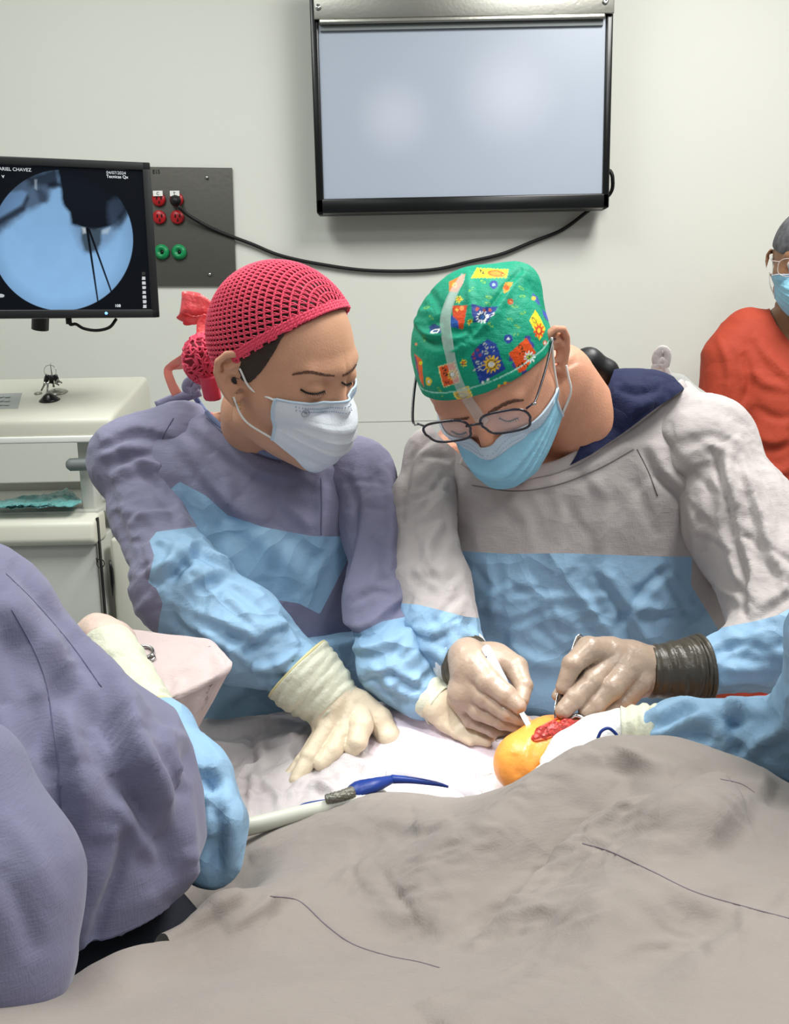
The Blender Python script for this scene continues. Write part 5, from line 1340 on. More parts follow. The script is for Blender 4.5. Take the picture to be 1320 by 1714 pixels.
str_mL = [([(1130, 730), (1200, 720), (1260, 760)], 12, 3, 's'), ([(1120, 775), (1180, 745), (1230, 745)], 12, 2.5, 'r'), ([(1110, 800), (1160, 775), (1200, 765), (1225, 775)], 12, 3, 's'), ([(1200, 745), (1215, 790), (1230, 840), (1240, 900)], 8, 7, 's'),
          ([(1230, 730), (1250, 800), (1280, 880), (1300, 950)], 8, 6, 'r'), ([(1180, 790), (1190, 850), (1180, 930)], 9, 5, 'v'), ([(1150, 830), (1165, 900), (1170, 960)], 8, 5, 'r'), ([(1255, 740), (1290, 820), (1320, 900)], 8, 5, 'v'), ([(1240, 900), (1260, 960), (1255, 1010), (1262, 1035)], 7, 7, 's'),
          ([(1180, 960), (1210, 990), (1250, 1010)], 8, 5, 'r'), ([(1262, 1030), (1285, 1010), (1318, 985)], 7, 5, 's'), ([(1200, 860), (1220, 920), (1235, 980)], 9, 4, 'r'), ([(1290, 920), (1310, 960), (1318, 1000)], 7, 4, 'r'),
          ([(1190, 1080), (1240, 1070), (1300, 1085)], 7, 4, 's'), ([(1185, 1105), (1230, 1120), (1290, 1115)], 7, 4, 'r'), ([(1200, 1145), (1250, 1140), (1300, 1150)], 7, 4, 's'), ([(1210, 1060), (1260, 1090), (1310, 1095)], 6, 3, 'r')]
blM = [(675, 1010), (700, 1012), (740, 1022), (778, 1032), (860, 1040), (860, 1200), (640, 1200), (640, 1000)]
blML = [(1160, 1062), (1200, 1052), (1230, 1046), (1262, 1040), (1300, 1030), (1322, 1018), (1420, 990), (1460, 1250), (1100, 1250), (1120, 1060)]
cloth('sleeve', mR, (-.1, .8, .95), (.3, 1.35, 1.52), .0031, m_gryg, gownM, str_mR + gen(8, [(735, 770), (705, 850), (722, 985), (757, 1088)], [35, 40, 45, 35], 30, (10, 110), (25, 70)), [(.0026, .06, dict(axis=(0, 0, 1), stretch=1.7, seed=9)), (.001, .02, {})], drop=inpoly(neckM), panels=[('forearm_cover', inpoly(blM), m_blue, 'light blue lower sleeve')])
cloth('sleeve', mL, (.2, .8, .95), (.72, 1.35, 1.55), .0033, m_gryg, gownM, str_mL + gen(9, [(1170, 740), (1235, 870), (1300, 1000)], [60, 65, 60], 34, (-40, 40), (40, 110), (6, 9), (2, 3.6)) + gen(10, [(1310, 1080), (1190, 1120)], [50, 40], 18, (-40, 40), (30, 80)), [(.0028, .07, dict(axis=(.2, 0, 1), stretch=1.7, seed=10)), (.001, .02, {})], drop=inpoly(neckM), panels=[('forearm_cover', inpoly(blML), m_blue, 'light blue lower sleeve')])

# hands of the surgeon
palmS = [(782, 1100, .945, 33), (792, 1120, .935, 38), (790, 1148, .928, 34), (775, 1160, .925, 24)]
fgS = [[(795, 1112, .925, 25), (818, 1140, .903, 21), (846, 1162, .888, 17), (868, 1182, .878, 13)],
       [(832, 1100, .95, 24), (862, 1118, .93, 21), (876, 1148, .905, 15), (873, 1172, .89, 12)],
       [(782, 1135, .93, 22), (812, 1166, .905, 19), (848, 1192, .888, 15), (880, 1208, .878, 10)],
       [(775, 1152, .932, 21), (800, 1188, .912, 17), (840, 1208, .895, 13.5), (874, 1219, .884, 9.5)],
       [(765, 1168, .936, 18), (788, 1204, .922, 14), (825, 1222, .908, 11.5), (858, 1230, .90, 9)]]
g1_, _ = hand('glove', palmS + [(815, 1100, .955, 26)], fgS, .0015, m_glove2, S, k=.006, kf=.0, label='thin glove over a brown inner glove')
cuff('inner_glove_cuff', [(779, 1108, .967, 45), (786, 1113, .960, 43.5), (793, 1118, .953, 40)], m_brownc, g1_, wr=.5, rim=m_brownc)
cuff('knit_cuff', [(764, 1096, .984, 50), (771, 1101, .976, 49), (778, 1106, .968, 45)], m_knit, S, wr=.5)
palmT = [(1085, 1122, .925, 42), (1050, 1115, .92, 42), (1025, 1108, .915, 36), (1060, 1140, .918, 30)]
fgT = [[(1020, 1092, .915, 26), (985, 1088, .90, 22), (958, 1112, .885, 17), (942, 1150, .878, 12.5)],
       [(1022, 1112, .905, 24), (990, 1140, .885, 20), (962, 1168, .872, 17), (942, 1190, .865, 14)],
       [(1046, 1122, .90, 25), (1022, 1152, .88, 20), (998, 1178, .872, 15.5), (978, 1192, .868, 11)],
       [(1066, 1142, .90, 23), (1040, 1178, .888, 17), (1012, 1196, .88, 13), (990, 1203, .875, 10)],
       [(1010, 1085, .93, 20), (965, 1120, .90, 13), (945, 1148, .89, 11), (932, 1165, .882, 9)]]
g2_, _ = hand('glove', palmT, fgT, .0015, m_glove2, S, k=.006, kf=.0, label='thin glove over a brown inner glove')
cuff('inner_glove_cuff', [(1174, 1119, .931, 55), (1160, 1120, .93, 52), (1140, 1121, .928, 48), (1110, 1123, .926, 43), (1080, 1124, .923, 40)], m_brownc, g2_, wr=.55, rim=m_brownc, k=8)

# ------------------------------------------------------------------ nurse in orange by the wall
NBs = (U(1330, 700, 2.25)[0], 2.25, 0)
N = empty('person', NBs, 'nurse in orange scrubs and light blue mask standing at the right edge by the wall', 'person')
HN = Head(U(1352, 440, 2.2), (-.42, -.89, -.14), (0, -.16, .98), 1.0)
tN = rows_world([(512, 1300, 1400, 2.27, .05), (530, 1255, 1440, 2.27, .07), (560, 1215, 1485, 2.27, .09), (620, 1205, 1490, 2.26, .12), (700, 1225, 1470, 2.25, .14), (830, 1215, 1480, 2.25, .15), (1000, 1200, 1490, 2.26, .16), (1200, 1195, 1500, 2.26, .17)])
def bN(P):
    d = stack(P, [(z, x, y, a - .01, b - .01) for z, x, y, a, b in tN], 2.2); q = [pr(1338, 490, 2.25, 34), pr(1345, 560, 2.27, 40)]
    d = smin(d, cone(P, q[0][0], q[1][0], q[0][1], q[1][1]), .03); d = smin(d, HN.sdf(P), .015)
    for s_ in (-1, 1):
        cx = NBs[0] + .02
        sh = U(1345 + s_ * 120, 560, 2.27); el = U(1345 + s_ * 145, 760, 2.25); hd2 = U(1345 + s_ * 80, 930, 2.12)
        d = smin(d, wchain(P, [(sh + (0, 0, -.05), .04), (el, .038), (hd2, .030)]), .02)
        d = smin(d, wchain(P, [((cx + s_ * .10, 2.27, .95), .10), ((cx + s_ * .10, 2.27, .5), .065), ((cx + s_ * .10, 2.29, .1), .045), ((cx + s_ * .10, 2.25, .035), .035), ((cx + s_ * .11, 2.14, .03), .03)]), .03)
    return d
V, Q = nets(bN, (.75, 1.95, -.02), (1.5, 2.5, 1.85), .012, [(0, 1.0, 1.3, .005), (1, 2.05, 2.33, .005), (2, 1.5, 1.85, .005)]); mesh_obj('body', V, Q, m_skinC, N)
neckN = [(1285, 505), (1290, 525), (1300, 545), (1335, 590), (1370, 620), (1400, 560), (1420, 500), (1400, 440), (1290, 440)]
def scN(P):
    d = stack(P, tN, 2.3)
    for s_ in (-1, 1): d = smin(d, chain(P, [(1345 + s_ * 95, 560, 2.27, 44), (1345 + s_ * 122, 600, 2.26, 48), (1345 + s_ * 128, 668, 2.25, 46)]), .03)
    return np.maximum(d, U(1340, 1180, 2.25)[2] - P[:, 2])
strN = [([(1245, 590), (1255, 640), (1240, 680)], 7, 8, 'v'), ([(1260, 560), (1290, 600), (1330, 640)], 8, 5, 'r'), ([(1240, 720), (1290, 740), (1320, 730)], 10, 8, 's'), ([(1270, 780), (1300, 790), (1330, 780)], 9, 6, 'r'), ([(1200, 560), (1220, 620), (1215, 670)], 7, 4, 'r'), ([(1260, 680), (1300, 700), (1330, 695)], 8, 6, 'v'), ([(1255, 620), (1280, 640), (1320, 650)], 8, 4, 'r')]
cloth('scrub_top', scN, (.7, 1.9, .3), (1.6, 2.55, 1.75), .006, m_orange, N, strN, [(.003, .09, {})], drop=inpoly(neckN))
def lgN(P):
    d = None
    for s_ in (-1, 1):
        e = wchain(P, [((NBs[0] + .02 + s_ * .09, 2.26, .95), .125), ((NBs[0] + .02 + s_ * .10, 2.26, .5), .09), ((NBs[0] + .02 + s_ * .10, 2.28, .10), .075)]); d = e if d is None else smin(d, e, .02)
    return d
cloth('trousers', lgN, (.7, 2.0, 0), (1.6, 2.5, 1.15), .012, m_orange, N)
m_ncap = mat('grey_cap', (96, 96, 100), .7, weave=.3, mottle=.5, mscale=55)
cn = lambda P: smax(ell(HN.loc(P), np.array([0, -.012, .034]), (.0845, .104, .094)), .038 - HN.loc(P)[:, 2] - HN.loc(P)[:, 1] * .25, .003)
V, Q = nets(cn, HN.c - .16, HN.c + .16, .004); cn_o = mesh_obj('surgical_cap', V, Q, m_ncap, N)
moN, MPn = mask(HN, m_maskB, N, None, 0, zt=-.018, zbt=-.125)
loop_(HN, [MPn[2, -1], (.076, .018, -.010), (.080, .004, .012)], moN); loop_(HN, [MPn[58, -1], (.078, .016, -.050), (.083, .000, -.024)], moN)
brow(HN.sdf, [(1302, 414), (1312, 409), (1326, 410)], [1.2, 1.6, 1.4], N)
for sg in (-1, 1):
    c_ = HN.w((sg * .032, .0775, .001)); V, Q = nets(lambda P: np.linalg.norm(P - c_, axis=1) - .0118, c_ - .014, c_ + .014, .002); e_ = mesh_obj('eye', V, Q, m_eye, N)
    MB().lathe([(.0055, 0), (.004, .0014), (.001, .0018)], c_ + HN.R @ np.array([0, .0112, -.001]), HN.R @ np.array([0, 1, 0]), 16).build('iris', m_lash, e_)
gN = empty('glasses', (0, 0, 0)); gN.parent = N; gN.location = Vector(HN.w((0, .1, -.006))) - Vector(N.location)
m_clr = mat('clear_frame', (205, 190, 185), .2, alpha=.8)
for sg in (-1, 1):
    L = np.array([(sg * .035 + .027 * math.copysign(abs(math.cos(a_)) ** .7, math.cos(a_)), .100 - abs(sg * .035 + .027 * math.cos(a_)) * .12, -.004 + .020 * math.copysign(abs(math.sin(a_)) ** .7, math.sin(a_))) for a_ in np.linspace(0, 2 * math.pi, 32, endpoint=False)])
    MB().tube(HN.w(L), .0011, 6, True).build('rim', m_clr, gN)
    MB().tube(HN.w(np.array([(sg * .061, .09, .008), (sg * .078, .06, .008), (sg * .082, 0, .008)])), .0012, 6).build('temple', m_clr, gN)
# ------------------------------------------------------------------ operating table under the drapes
m_pad = mat('table_pad', (40, 42, 46), .6)
tb = empty('operating_table', (.05, .66, 0), 'padded operating table standing under the surgical drapes', 'operating table')
MB().box((.12, .74, .86), (.60, .32, .09), bev=.02).build('pad', m_pad, tb)
MB().box((.12, .74, .79), (.58, .30, .04), bev=.006).build('frame', m_steel, tb)
MB().lathe([(.13, .05), (.12, .2), (.11, .75), (.14, .78)], (.12, .74, 0), (0, 0, 1)).build('column', m_steel, tb)
MB().box((.12, .74, .04), (.5, .3, .07), bev=.02).build('base', m_grey, tb)

# ------------------------------------------------------------------ drapes: cloth lying over table and patient
def rbf(pts, sm=1e-4, eps=.16):
    pts = np.array(pts, float); X = pts[:, :2]; z = pts[:, 2]
    D = np.linalg.norm(X[:, None] - X[None], axis=2)
    ph = lambda r: np.sqrt(r * r + .02 ** 2)
    A = ph(D) + np.eye(len(X)) * sm; Pm = np.c_[np.ones(len(X)), X]
    M = np.block([[A, Pm], [Pm.T, np.zeros((3, 3))]]); w = np.linalg.solve(M, np.r_[z, 0, 0, 0])
    def f(Q):
        out = np.zeros(len(Q))
        for c in range(0, len(Q), 20000):
            q = Q[c:c + 20000]; out[c:c + 20000] = ph(np.linalg.norm(q[:, None] - X[None], axis=2)) @ w[:-3] + w[-3] + q @ w[-2:]
        return out
    return f
def heightcloth(name, ctrl, x0, x1, y0, y1, h, m, strokes, rump, par=None, keep=None, amp=1.0, hang=None):
    f = rbf(ctrl); xs = np.arange(x0, x1, h); ys = np.arange(y0, y1, h); X, Y = np.meshgrid(xs, ys, indexing='ij')
    Z = f(np.c_[X.ravel(), Y.ravel()])
    V = np.c_[X.ravel(), Y.ravel(), Z]; n = len(ys)
    i, j = np.meshgrid(np.arange(len(xs) - 1), np.arange(n - 1), indexing='ij'); i, j = i.ravel(), j.ravel()
    Q = np.stack([i * n + j, (i + 1) * n + j, (i + 1) * n + j + 1, i * n + j + 1], 1)
    for r in rump: V = rumple(V, Q, *r[:2], **(r[2] if len(r) > 2 else {}))
    V = sculpt(V, Q, strokes, amp=amp)
    res = (V, Q)
    if keep is not None: res = cut(V, Q, keep(V))[0]
    return mesh_obj(name, res[0], res[1], m, par), f
def Z_(x, y, z): p = UZ(x, y, z); return (p[0], p[1], p[2])
m_drape = mat('taupe_drape', (144, 135, 129), .85, weave=.2, crinkle=.05, cks=6, crumple=.12, cscale=22, mottle=.04, spec=.12, sheen=.15)
m_drape2 = mat('pale_drape', (200, 192, 192), .8, weave=.3, crinkle=.2, cks=11, crumple=.25, cscale=25, mottle=.03, spec=.15)
# lower sheet (pale), on the table
c2 = [Z_(330, 1222, .985), Z_(420, 1215, .99), Z_(510, 1200, .995), Z_(600, 1185, 1.005), Z_(400, 1300, .985), Z_(480, 1320, .99), Z_(560, 1290, 1.0), Z_(640, 1290, 1.005), Z_(400, 1400, .985), Z_(500, 1380, .99), Z_(600, 1330, 1.0),
      Z_(700, 1320, .995), Z_(330, 1400, .98), (-.6, 1.0, .93), (-.6, .6, .93), (.1, .55, .93), (.6, .6, .95), (.6, .95, .96), (.35, 1.0, .97), (.1, 1.06, .98), (-.2, 1.09, .985)]
st2 = [([(500, 1200), (430, 1210), (350, 1222)], 9, 5, 'r'), ([(432, 1215), (430, 1250), (432, 1280)], 6, 6, 's'), ([(340, 1265), (400, 1275), (430, 1268)], 8, 6, 'v'), ([(440, 1268), (500, 1245), (530, 1225)], 9, 6, 's'),
       ([(340, 1240), (380, 1250), (410, 1250)], 8, 4, 'r'), ([(425, 1290), (420, 1330), (416, 1390)], 5, 4, 'r'), ([(470, 1330), (465, 1350), (480, 1370)], 5, 3, 'r'), ([(400, 1335), (440, 1330), (500, 1330)], 5, 2.5, 'r'),
       ([(530, 1300), (545, 1320), (580, 1335)], 5, 3, 'r'), ([(560, 1270), (600, 1280), (620, 1300)], 5, 3, 's'), ([(520, 1290), (560, 1282), (620, 1250)], 6, 4, 's'), ([(600, 1300), (640, 1270), (650, 1255)], 6, 3, 'r'), ([(620, 1290), (680, 1280), (690, 1300)], 6, 4, 'r'),
       ([(350, 1300), (400, 1310), (440, 1300)], 5, 3, 'r'), ([(500, 1350), (540, 1345), (590, 1320)], 6, 3, 'v')]
dr2, f2 = heightcloth('pale_drape', c2, -.62, .62, .52, 1.08, .0028, m_drape2, st2 + gen(14, [(380, 1290), (640, 1280)], [70, 50], 30, (-80, 80), (30, 80), (5, 8), (1.5, 3)), [(.0026, .05, dict(seed=3))], amp=1.7, keep=lambda V: np.maximum((V[:, 1] - .67), (V[:, 0] + .13)))
rebase(dr2, (0, .8, .95)); tag(dr2, 'pale wrinkled drape on the table under the gloved hand of the woman', 'drape')

# bright white mound: draped leg in the light
m_mound = mat('white_pink_drape', (232, 218, 226), .75, weave=.3, creases=.3, crscale=9, mottle=.03, spec=.2)
cm = [(560, 1225, .99, 34), (640, 1240, .965, 62), (720, 1275, .93, 78), (800, 1322, .885, 70)]
mound = lambda P: smin(smin(chain(P, [(600, 1248, 1.05, 66), (690, 1272, 1.00, 90), (770, 1304, .955, 86), (860, 1334, .905, 72)], .03), chain(P, [(650, 1285, .96, 40), (740, 1335, .88, 60)], .02), .03), ell(P, U(710, 1310, .94), (.11, .07, .05)), .02)
V, Q = nets(mound, (-.16, .70, .90), (.26, 1.10, 1.12), .0035); V = rumple(V, Q, .0012, .05, seed=12)
V = sculpt(V, Q, [([(620, 1180), (700, 1200), (770, 1225), (830, 1260)], 9, 4, 's'), ([(640, 1200), (720, 1250), (800, 1300)], 12, 3, 'r'), ([(760, 1195), (800, 1225), (835, 1255)], 8, 3, 'v'), ([(680, 1200), (740, 1240), (760, 1290)], 9, 2.5, 'v')])
mo_ = mesh_obj('leg_drape', V, Q, m_mound); rebase(mo_, U(700, 1300, .93)); tag(mo_, 'bright white and pink drape wrapped over the raised leg under the lamp', 'drape')

# foreground sheet
c1 = [  # (pixel x, pixel y, height)
 Z_(1000, 1238, 1.112), Z_(1060, 1232, 1.116), Z_(1130, 1236, 1.118), Z_(1200, 1255, 1.112), Z_(1260, 1280, 1.105), Z_(1300, 1305, 1.095), Z_(1340, 1340, 1.085),
 Z_(940, 1270, 1.10), Z_(880, 1300, 1.085), Z_(820, 1325, 1.07), Z_(750, 1335, 1.045), Z_(690, 1325, 1.03), Z_(620, 1325, 1.022), Z_(560, 1345, 1.02), Z_(500, 1370, 1.015), Z_(450, 1395, 1.01), Z_(410, 1420, 1.0),
 Z_(700, 1400, 1.062), Z_(600, 1400, 1.045), Z_(500, 1440, 1.04), Z_(420, 1490, 1.042), Z_(800, 1400, 1.078), Z_(900, 1360, 1.088), Z_(900, 1450, 1.082), Z_(1000, 1330, 1.105), Z_(1100, 1300, 1.118), Z_(1000, 1400, 1.098), Z_(1150, 1350, 1.124), Z_(1250, 1350, 1.112), Z_(1320, 1400, 1.10),
 Z_(780, 1500, 1.072), Z_(880, 1560, 1.09), Z_(1000, 1500, 1.115), Z_(1100, 1500, 1.125), Z_(1250, 1500, 1.12), Z_(1100, 1620, 1.13), Z_(700, 1560, 1.065), Z_(600, 1500, 1.055), Z_(620, 1600, 1.075), Z_(500, 1560, 1.075), Z_(400, 1560, 1.075), Z_(300, 1600, 1.078),
 Z_(340, 1540, 1.054), Z_(263, 1572, 1.070), Z_(209, 1594, 1.076), Z_(131, 1630, 1.083), *[(q_[0], q_[1] + .055, .98) for q_ in (Z_(275, 1572, 1.07), Z_(209, 1594, 1.076), Z_(131, 1630, 1.083), Z_(80, 1650, 1.085))], Z_(68, 1668, 1.088), Z_(0, 1682, 1.095), Z_(-80, 1700, 1.10), Z_(200, 1675, 1.10), Z_(400, 1650, 1.11), Z_(660, 1714, 1.12), Z_(900, 1700, 1.13), Z_(1200, 1720, 1.14), Z_(100, 1720, 1.12),
 (.05, .28, 1.13), (.4, .28, 1.14), (-.2, .28, 1.13), (-.45, .3, 1.0), (.75, .3, 1.05), (.75, .6, 1.0), (.50, .80, 1.00), (.35, .80, 1.03), (.22, .80, 1.06), (.12, .79, 1.02), (0, .84, .985), (-.15, .84, .975), (-.3, .70, .97), (-.42, .56, .97), (-.5, .45, .97),(-.28,.62,1.0)]
st1 = [([(1056, 1268), (1020, 1340), (940, 1420), (860, 1490), (770, 1575), (690, 1670)], 30, -18, 'g'),
       
       ([(1215, 1296), (1150, 1330), (1060, 1372), (975, 1412), (920, 1462), (845, 1545), (765, 1612), (700, 1690)], 13, 27, 'e'),
       ([(980, 1250), (930, 1310), (850, 1380), (760, 1460), (680, 1520)], 50, 20, 'g'), ([(960, 1295), (990, 1275), (1030, 1262), (1080, 1262)], 12, 3.5, 's'),
       ([(990, 1413), (1100, 1470), (1200, 1510), (1330, 1535)], 6, 2.0, 's'), ([(985, 1440), (1060, 1480), (1140, 1520), (1300, 1570)], 34, 9, 'v'),
       ([(1210, 1300), (1260, 1310), (1290, 1330)], 8, 3, 's'), ([(1300, 1310), (1292, 1335), (1320, 1350)], 9, 4, 'v'), ([(1030, 1262), (1080, 1275), (1130, 1290)], 12, 3, 'r'), ([(1040, 1300), (1090, 1330), (1130, 1330)], 14, -3, 'g'),
       ([(735, 1620), (700, 1612), (610, 1592), (560, 1562), (520, 1524), (460, 1500)], 8, -9, 'e'), ([(380, 1560), (520, 1470), (640, 1410), (760, 1385)], 10, 7, 'e'), ([(1320, 1545), (1200, 1515), (1100, 1475), (990, 1415)], 7, 5, 'e'), ([(560, 1500), (640, 1530), (720, 1545), (790, 1545)], 24, 12, 's'), ([(700, 1600), (745, 1600), (750, 1590)], 9, 3, 'r'), ([(640, 1585), (700, 1590), (730, 1560)], 20, -9, 'g'),
       ([(480, 1500), (560, 1500), (650, 1555)], 20, -4, 'g'), ([(400, 1500), (500, 1440), (600, 1405), (700, 1385)], 24, -11, 'g'), ([(420, 1440), (500, 1400), (560, 1365), (640, 1345), (740, 1338)], 18, 11, 'g'), ([(450, 1415), (520, 1385), (600, 1357)], 10, -4, 'g'),
       ([(480, 1480), (560, 1425), (640, 1388), (690, 1372)], 18, 8, 's'), ([(450, 1500), (470, 1470), (520, 1440)], 12, 4, 's'), ([(560, 1445), (600, 1432), (640, 1402)], 12, -3, 'g'), ([(600, 1480), (700, 1430), (760, 1380)], 36, 10, 'g'), ([(640, 1660), (560, 1700), (500, 1714)], 20, 4, 's'),
       ([(600, 1720), (700, 1650), (800, 1560)], 34, 12, 'r'), ([(260, 1570), (340, 1530), (430, 1490)], 14, 4, 's'), ([(1040, 1660), (1120, 1570), (1240, 1550)], 50, 14, 'v'), ([(1180, 1580), (1260, 1560), (1330, 1570)], 30, 9, 'r'),
       ([(900, 1340), (960, 1345), (1010, 1360)], 18, 3, 'v'), ([(1120, 1300), (1200, 1290), (1270, 1300)], 20, 7, 'v'), ([(1200, 1400), (1260, 1440), (1330, 1460)], 34, 8, 'v'), ([(60, 1714), (200, 1660), (330, 1600)], 40, 6, 'r')]
st1 += gen(15, [(420, 1450), (620, 1430), (820, 1420)], [50, 90, 90], 16, (-60, 20), (60, 160), (10, 18), (2, 4)) + gen(16, [(900, 1550), (1250, 1450)], [120, 130], 10, (-60, 60), (100, 200), (16, 26), (2, 4))
dr1, f1 = heightcloth('taupe_drape', c1, -.55, .80, .26, .86, .0024, m_drape, st1, [(.0020, .11, dict(axis=(1, .6, 0), stretch=2.2, seed=5)), (.0005, .03, dict(seed=8))], amp=1.15,
                      keep=lambda V: np.where((V[:, 2] < f2(V[:, :2]) - .004) & (V[:, 1] > .66), -1.0, np.maximum(V[:, 0] + .128 + (V[:, 1] - .49) * 1.0, .490 + (V[:, 0] + .17) * .9 - V[:, 1])))
rebase(dr1, (.1, .5, 1.0)); tag(dr1, 'large taupe surgical drape in broad folds covering the patient in the foreground', 'drape')

# ------------------------------------------------------------------ patient: the prepared limb with the incision
PT_ = empty('person', U(900, 1290, .84), 'patient lying draped with one orange painted limb and open incision showing', 'person')
m_iod = mat('iodine_skin', (240, 158, 70), .30, sss=.25, mottle=.12, mscale=30, spec=.5, crumple=.15, cscale=40)
limb = lambda P: smax(smin(chain(P, [(878, 1272, .845, 48), (925, 1262, .865, 56), (1000, 1250, .87, 52), (1120, 1262, .84, 46)], .02), chain(P, [(862, 1285, .84, 30), (880, 1300, .835, 26)], .01), .015),
                      -np.full(len(P), .5), .005)
def torsoP(P): return smin(limb(P), wchain(P, [(U(1120, 1262, .84) - (0, 0, .01), .035), ((.40, .70, .99), .055), ((.45, .68, .99), .06)]), .03)
V, Q = nets(torsoP, (.02, .5, .9), (.75, 1.0, 1.14), .0045, [(0, .05, .28, .0018), (1, .78, .95, .0018), (2, 1.0, 1.13, .0018)])
V = sculpt(V, Q, [([(862, 1262), (858, 1285), (866, 1300)], 5, 1.5, 'v'), ([(885, 1240), (878, 1270), (888, 1300)], 8, 1.2, 'r')])
mesh_obj('body', V, Q, m_iod, PT_, True, 'orange iodine painted skin')
m_flesh = mat('wound_tissue', (180, 56, 48), .25, bump=1.0, bscale=300, mottle=.4, mscale=160, spec=.6, sss=.2)
fp_ = [trace(limb, *p) for p in ((895, 1236), (908, 1228), (926, 1221), (946, 1214), (966, 1208))]
def fleshf(P):
    d = wchain(P, [(fp_[0], .003), (fp_[1], .0055), (fp_[2], .006), (fp_[3], .0045), (fp_[4], .0025)], .008); return d + fbm(P * 240, 3) * .007
V, Q = nets(fleshf, U(890, 1240, .85) - .02, U(985, 1195, .88) + .02, .0009); mesh_obj('incision', V, Q, m_flesh, PT_, True, 'red open tissue')
m_cutedge = mat('wound_edge', (214, 96, 60), .3, spec=.5)
for pts in ([(893, 1240), (912, 1236), (934, 1228), (962, 1217)], [(902, 1218), (925, 1206), (948, 1199), (968, 1197)]):
    MB().tube(crv([trace(torsoP, *p) + (0, -.001, .0006) for p in pts], 6), [.0006] + [.0012] * 17 + [.0006], 8).build('wound_edge', m_cutedge, PT_)
# stocking around the limb beyond the glove
# retractor handle and clips lying by the wound
rt = MB().tube(crv([U(832, 1238, .90), U(860, 1234, .885), U(890, 1222, .875), U(905, 1216, .868)], 6), [.0034] * 19, 8, flat=.6).build('retractor', m_chrome); rebase(rt, U(860, 1236, .885)); tag(rt, 'steel retractor shaft between the gloved finger and the orange skin', 'retractor')
cl = MB().tube(crv([U(952, 1206, .862), U(962, 1198, .862), U(978, 1203, .86), U(990, 1208, .862)], 6), .0022, 8).build('wound_clip', m_chrome); rebase(cl, U(970, 1204, .862)); tag(cl, 'small steel clip at the right end of the incision', 'surgical clip')

# scalpel
sc = empty('scalpel', U(850, 1150, .90), 'steel scalpel held between thumb and forefinger over the orange skin', 'scalpel')
a_, b_ = U(811, 1081, .925), U(880, 1206, .868)
dv = b_ - a_; Ld = np.linalg.norm(dv); dv /= Ld; nrm = C0 - a_; nrm -= dv * (nrm @ dv); nrm /= np.linalg.norm(nrm); sd_ = np.cross(dv, nrm)
def flatbar(name, prof, th_, m, par, off=0):
    """prof: (t metres along, half width)"""
    n = len(prof); V = []
    for s_ in (-1, 1):
        for t_, w in prof: V += [a_ + dv * t_ + sd_ * w + nrm * (s_ * th_ + off), a_ + dv * t_ - sd_ * w + nrm * (s_ * th_ + off)]
    Fs = []; m_ = 2 * n
    for i in range(n - 1):
        for o_ in (0, m_):
            q = (o_ + 2 * i, o_ + 2 * i + 1, o_ + 2 * i + 3, o_ + 2 * i + 2); Fs.append(q if o_ else q[::-1])
        Fs += [(2 * i, 2 * i + 2, m_ + 2 * i + 2, m_ + 2 * i), (2 * i + 1, m_ + 2 * i + 1, m_ + 2 * i + 3, 2 * i + 3)]
    Fs += [(0, m_, m_ + 1, 1), (2 * n - 2, 2 * n - 1, m_ + 2 * n - 1, m_ + 2 * n - 2)]
    return mesh_obj(name, V, Fs, m, par, False)
m_sil = mat('satin_silver', (150, 153, 160), .45, metal=.9)
flatbar('handle', [(0, .002), (.0015, .0042), (.004, .0052), (.040, .0040), (.055, .0030), (.068, .0026), (.078, .0030), (.083, .0024), (Ld, .0022)], .0012, m_sil, sc)
for t_ in (.012, .022, .030): MB().box(a_ + dv * t_ + sd_ * .0042 + nrm * .0012, (.0012, .0012, .0012), np.stack([dv, sd_, nrm], 1)).build('engraved_mark', m_lash, sc, False)
flatbar('blade', [(Ld - .012, .0024), (Ld - .004, .0027), (Ld + .006, .0027), (Ld + .015, .0006)], .0004, m_chrome, sc, .0016)
# forceps in the other hand
fc = empty('forceps', U(935, 1180, .865), "steel tissue forceps gripped by the surgeon's hand with the long brown cuff", 'forceps')
top_ = crv([U(975, 1072, .925), U(968, 1066, .925), U(962, 1078, .92), U(948, 1120, .90), U(935, 1160, .88), U(929, 1185, .867), U(928, 1205, .862)], 6)
MB().tube(top_, np.linspace(.0036, .0012, len(top_)), 8, flat=.35, up=(0, -1, 0)).build('arm', m_chrome, fc)
top2 = crv([U(975, 1072, .925), U(980, 1078, .925), U(958, 1120, .905), U(940, 1165, .882), U(932, 1190, .866), U(930, 1206, .862)], 6)
MB().tube(top2, np.linspace(.0036, .0012, len(top2)), 8, flat=.35, up=(0, -1, 0)).build('arm', m_chrome, fc)

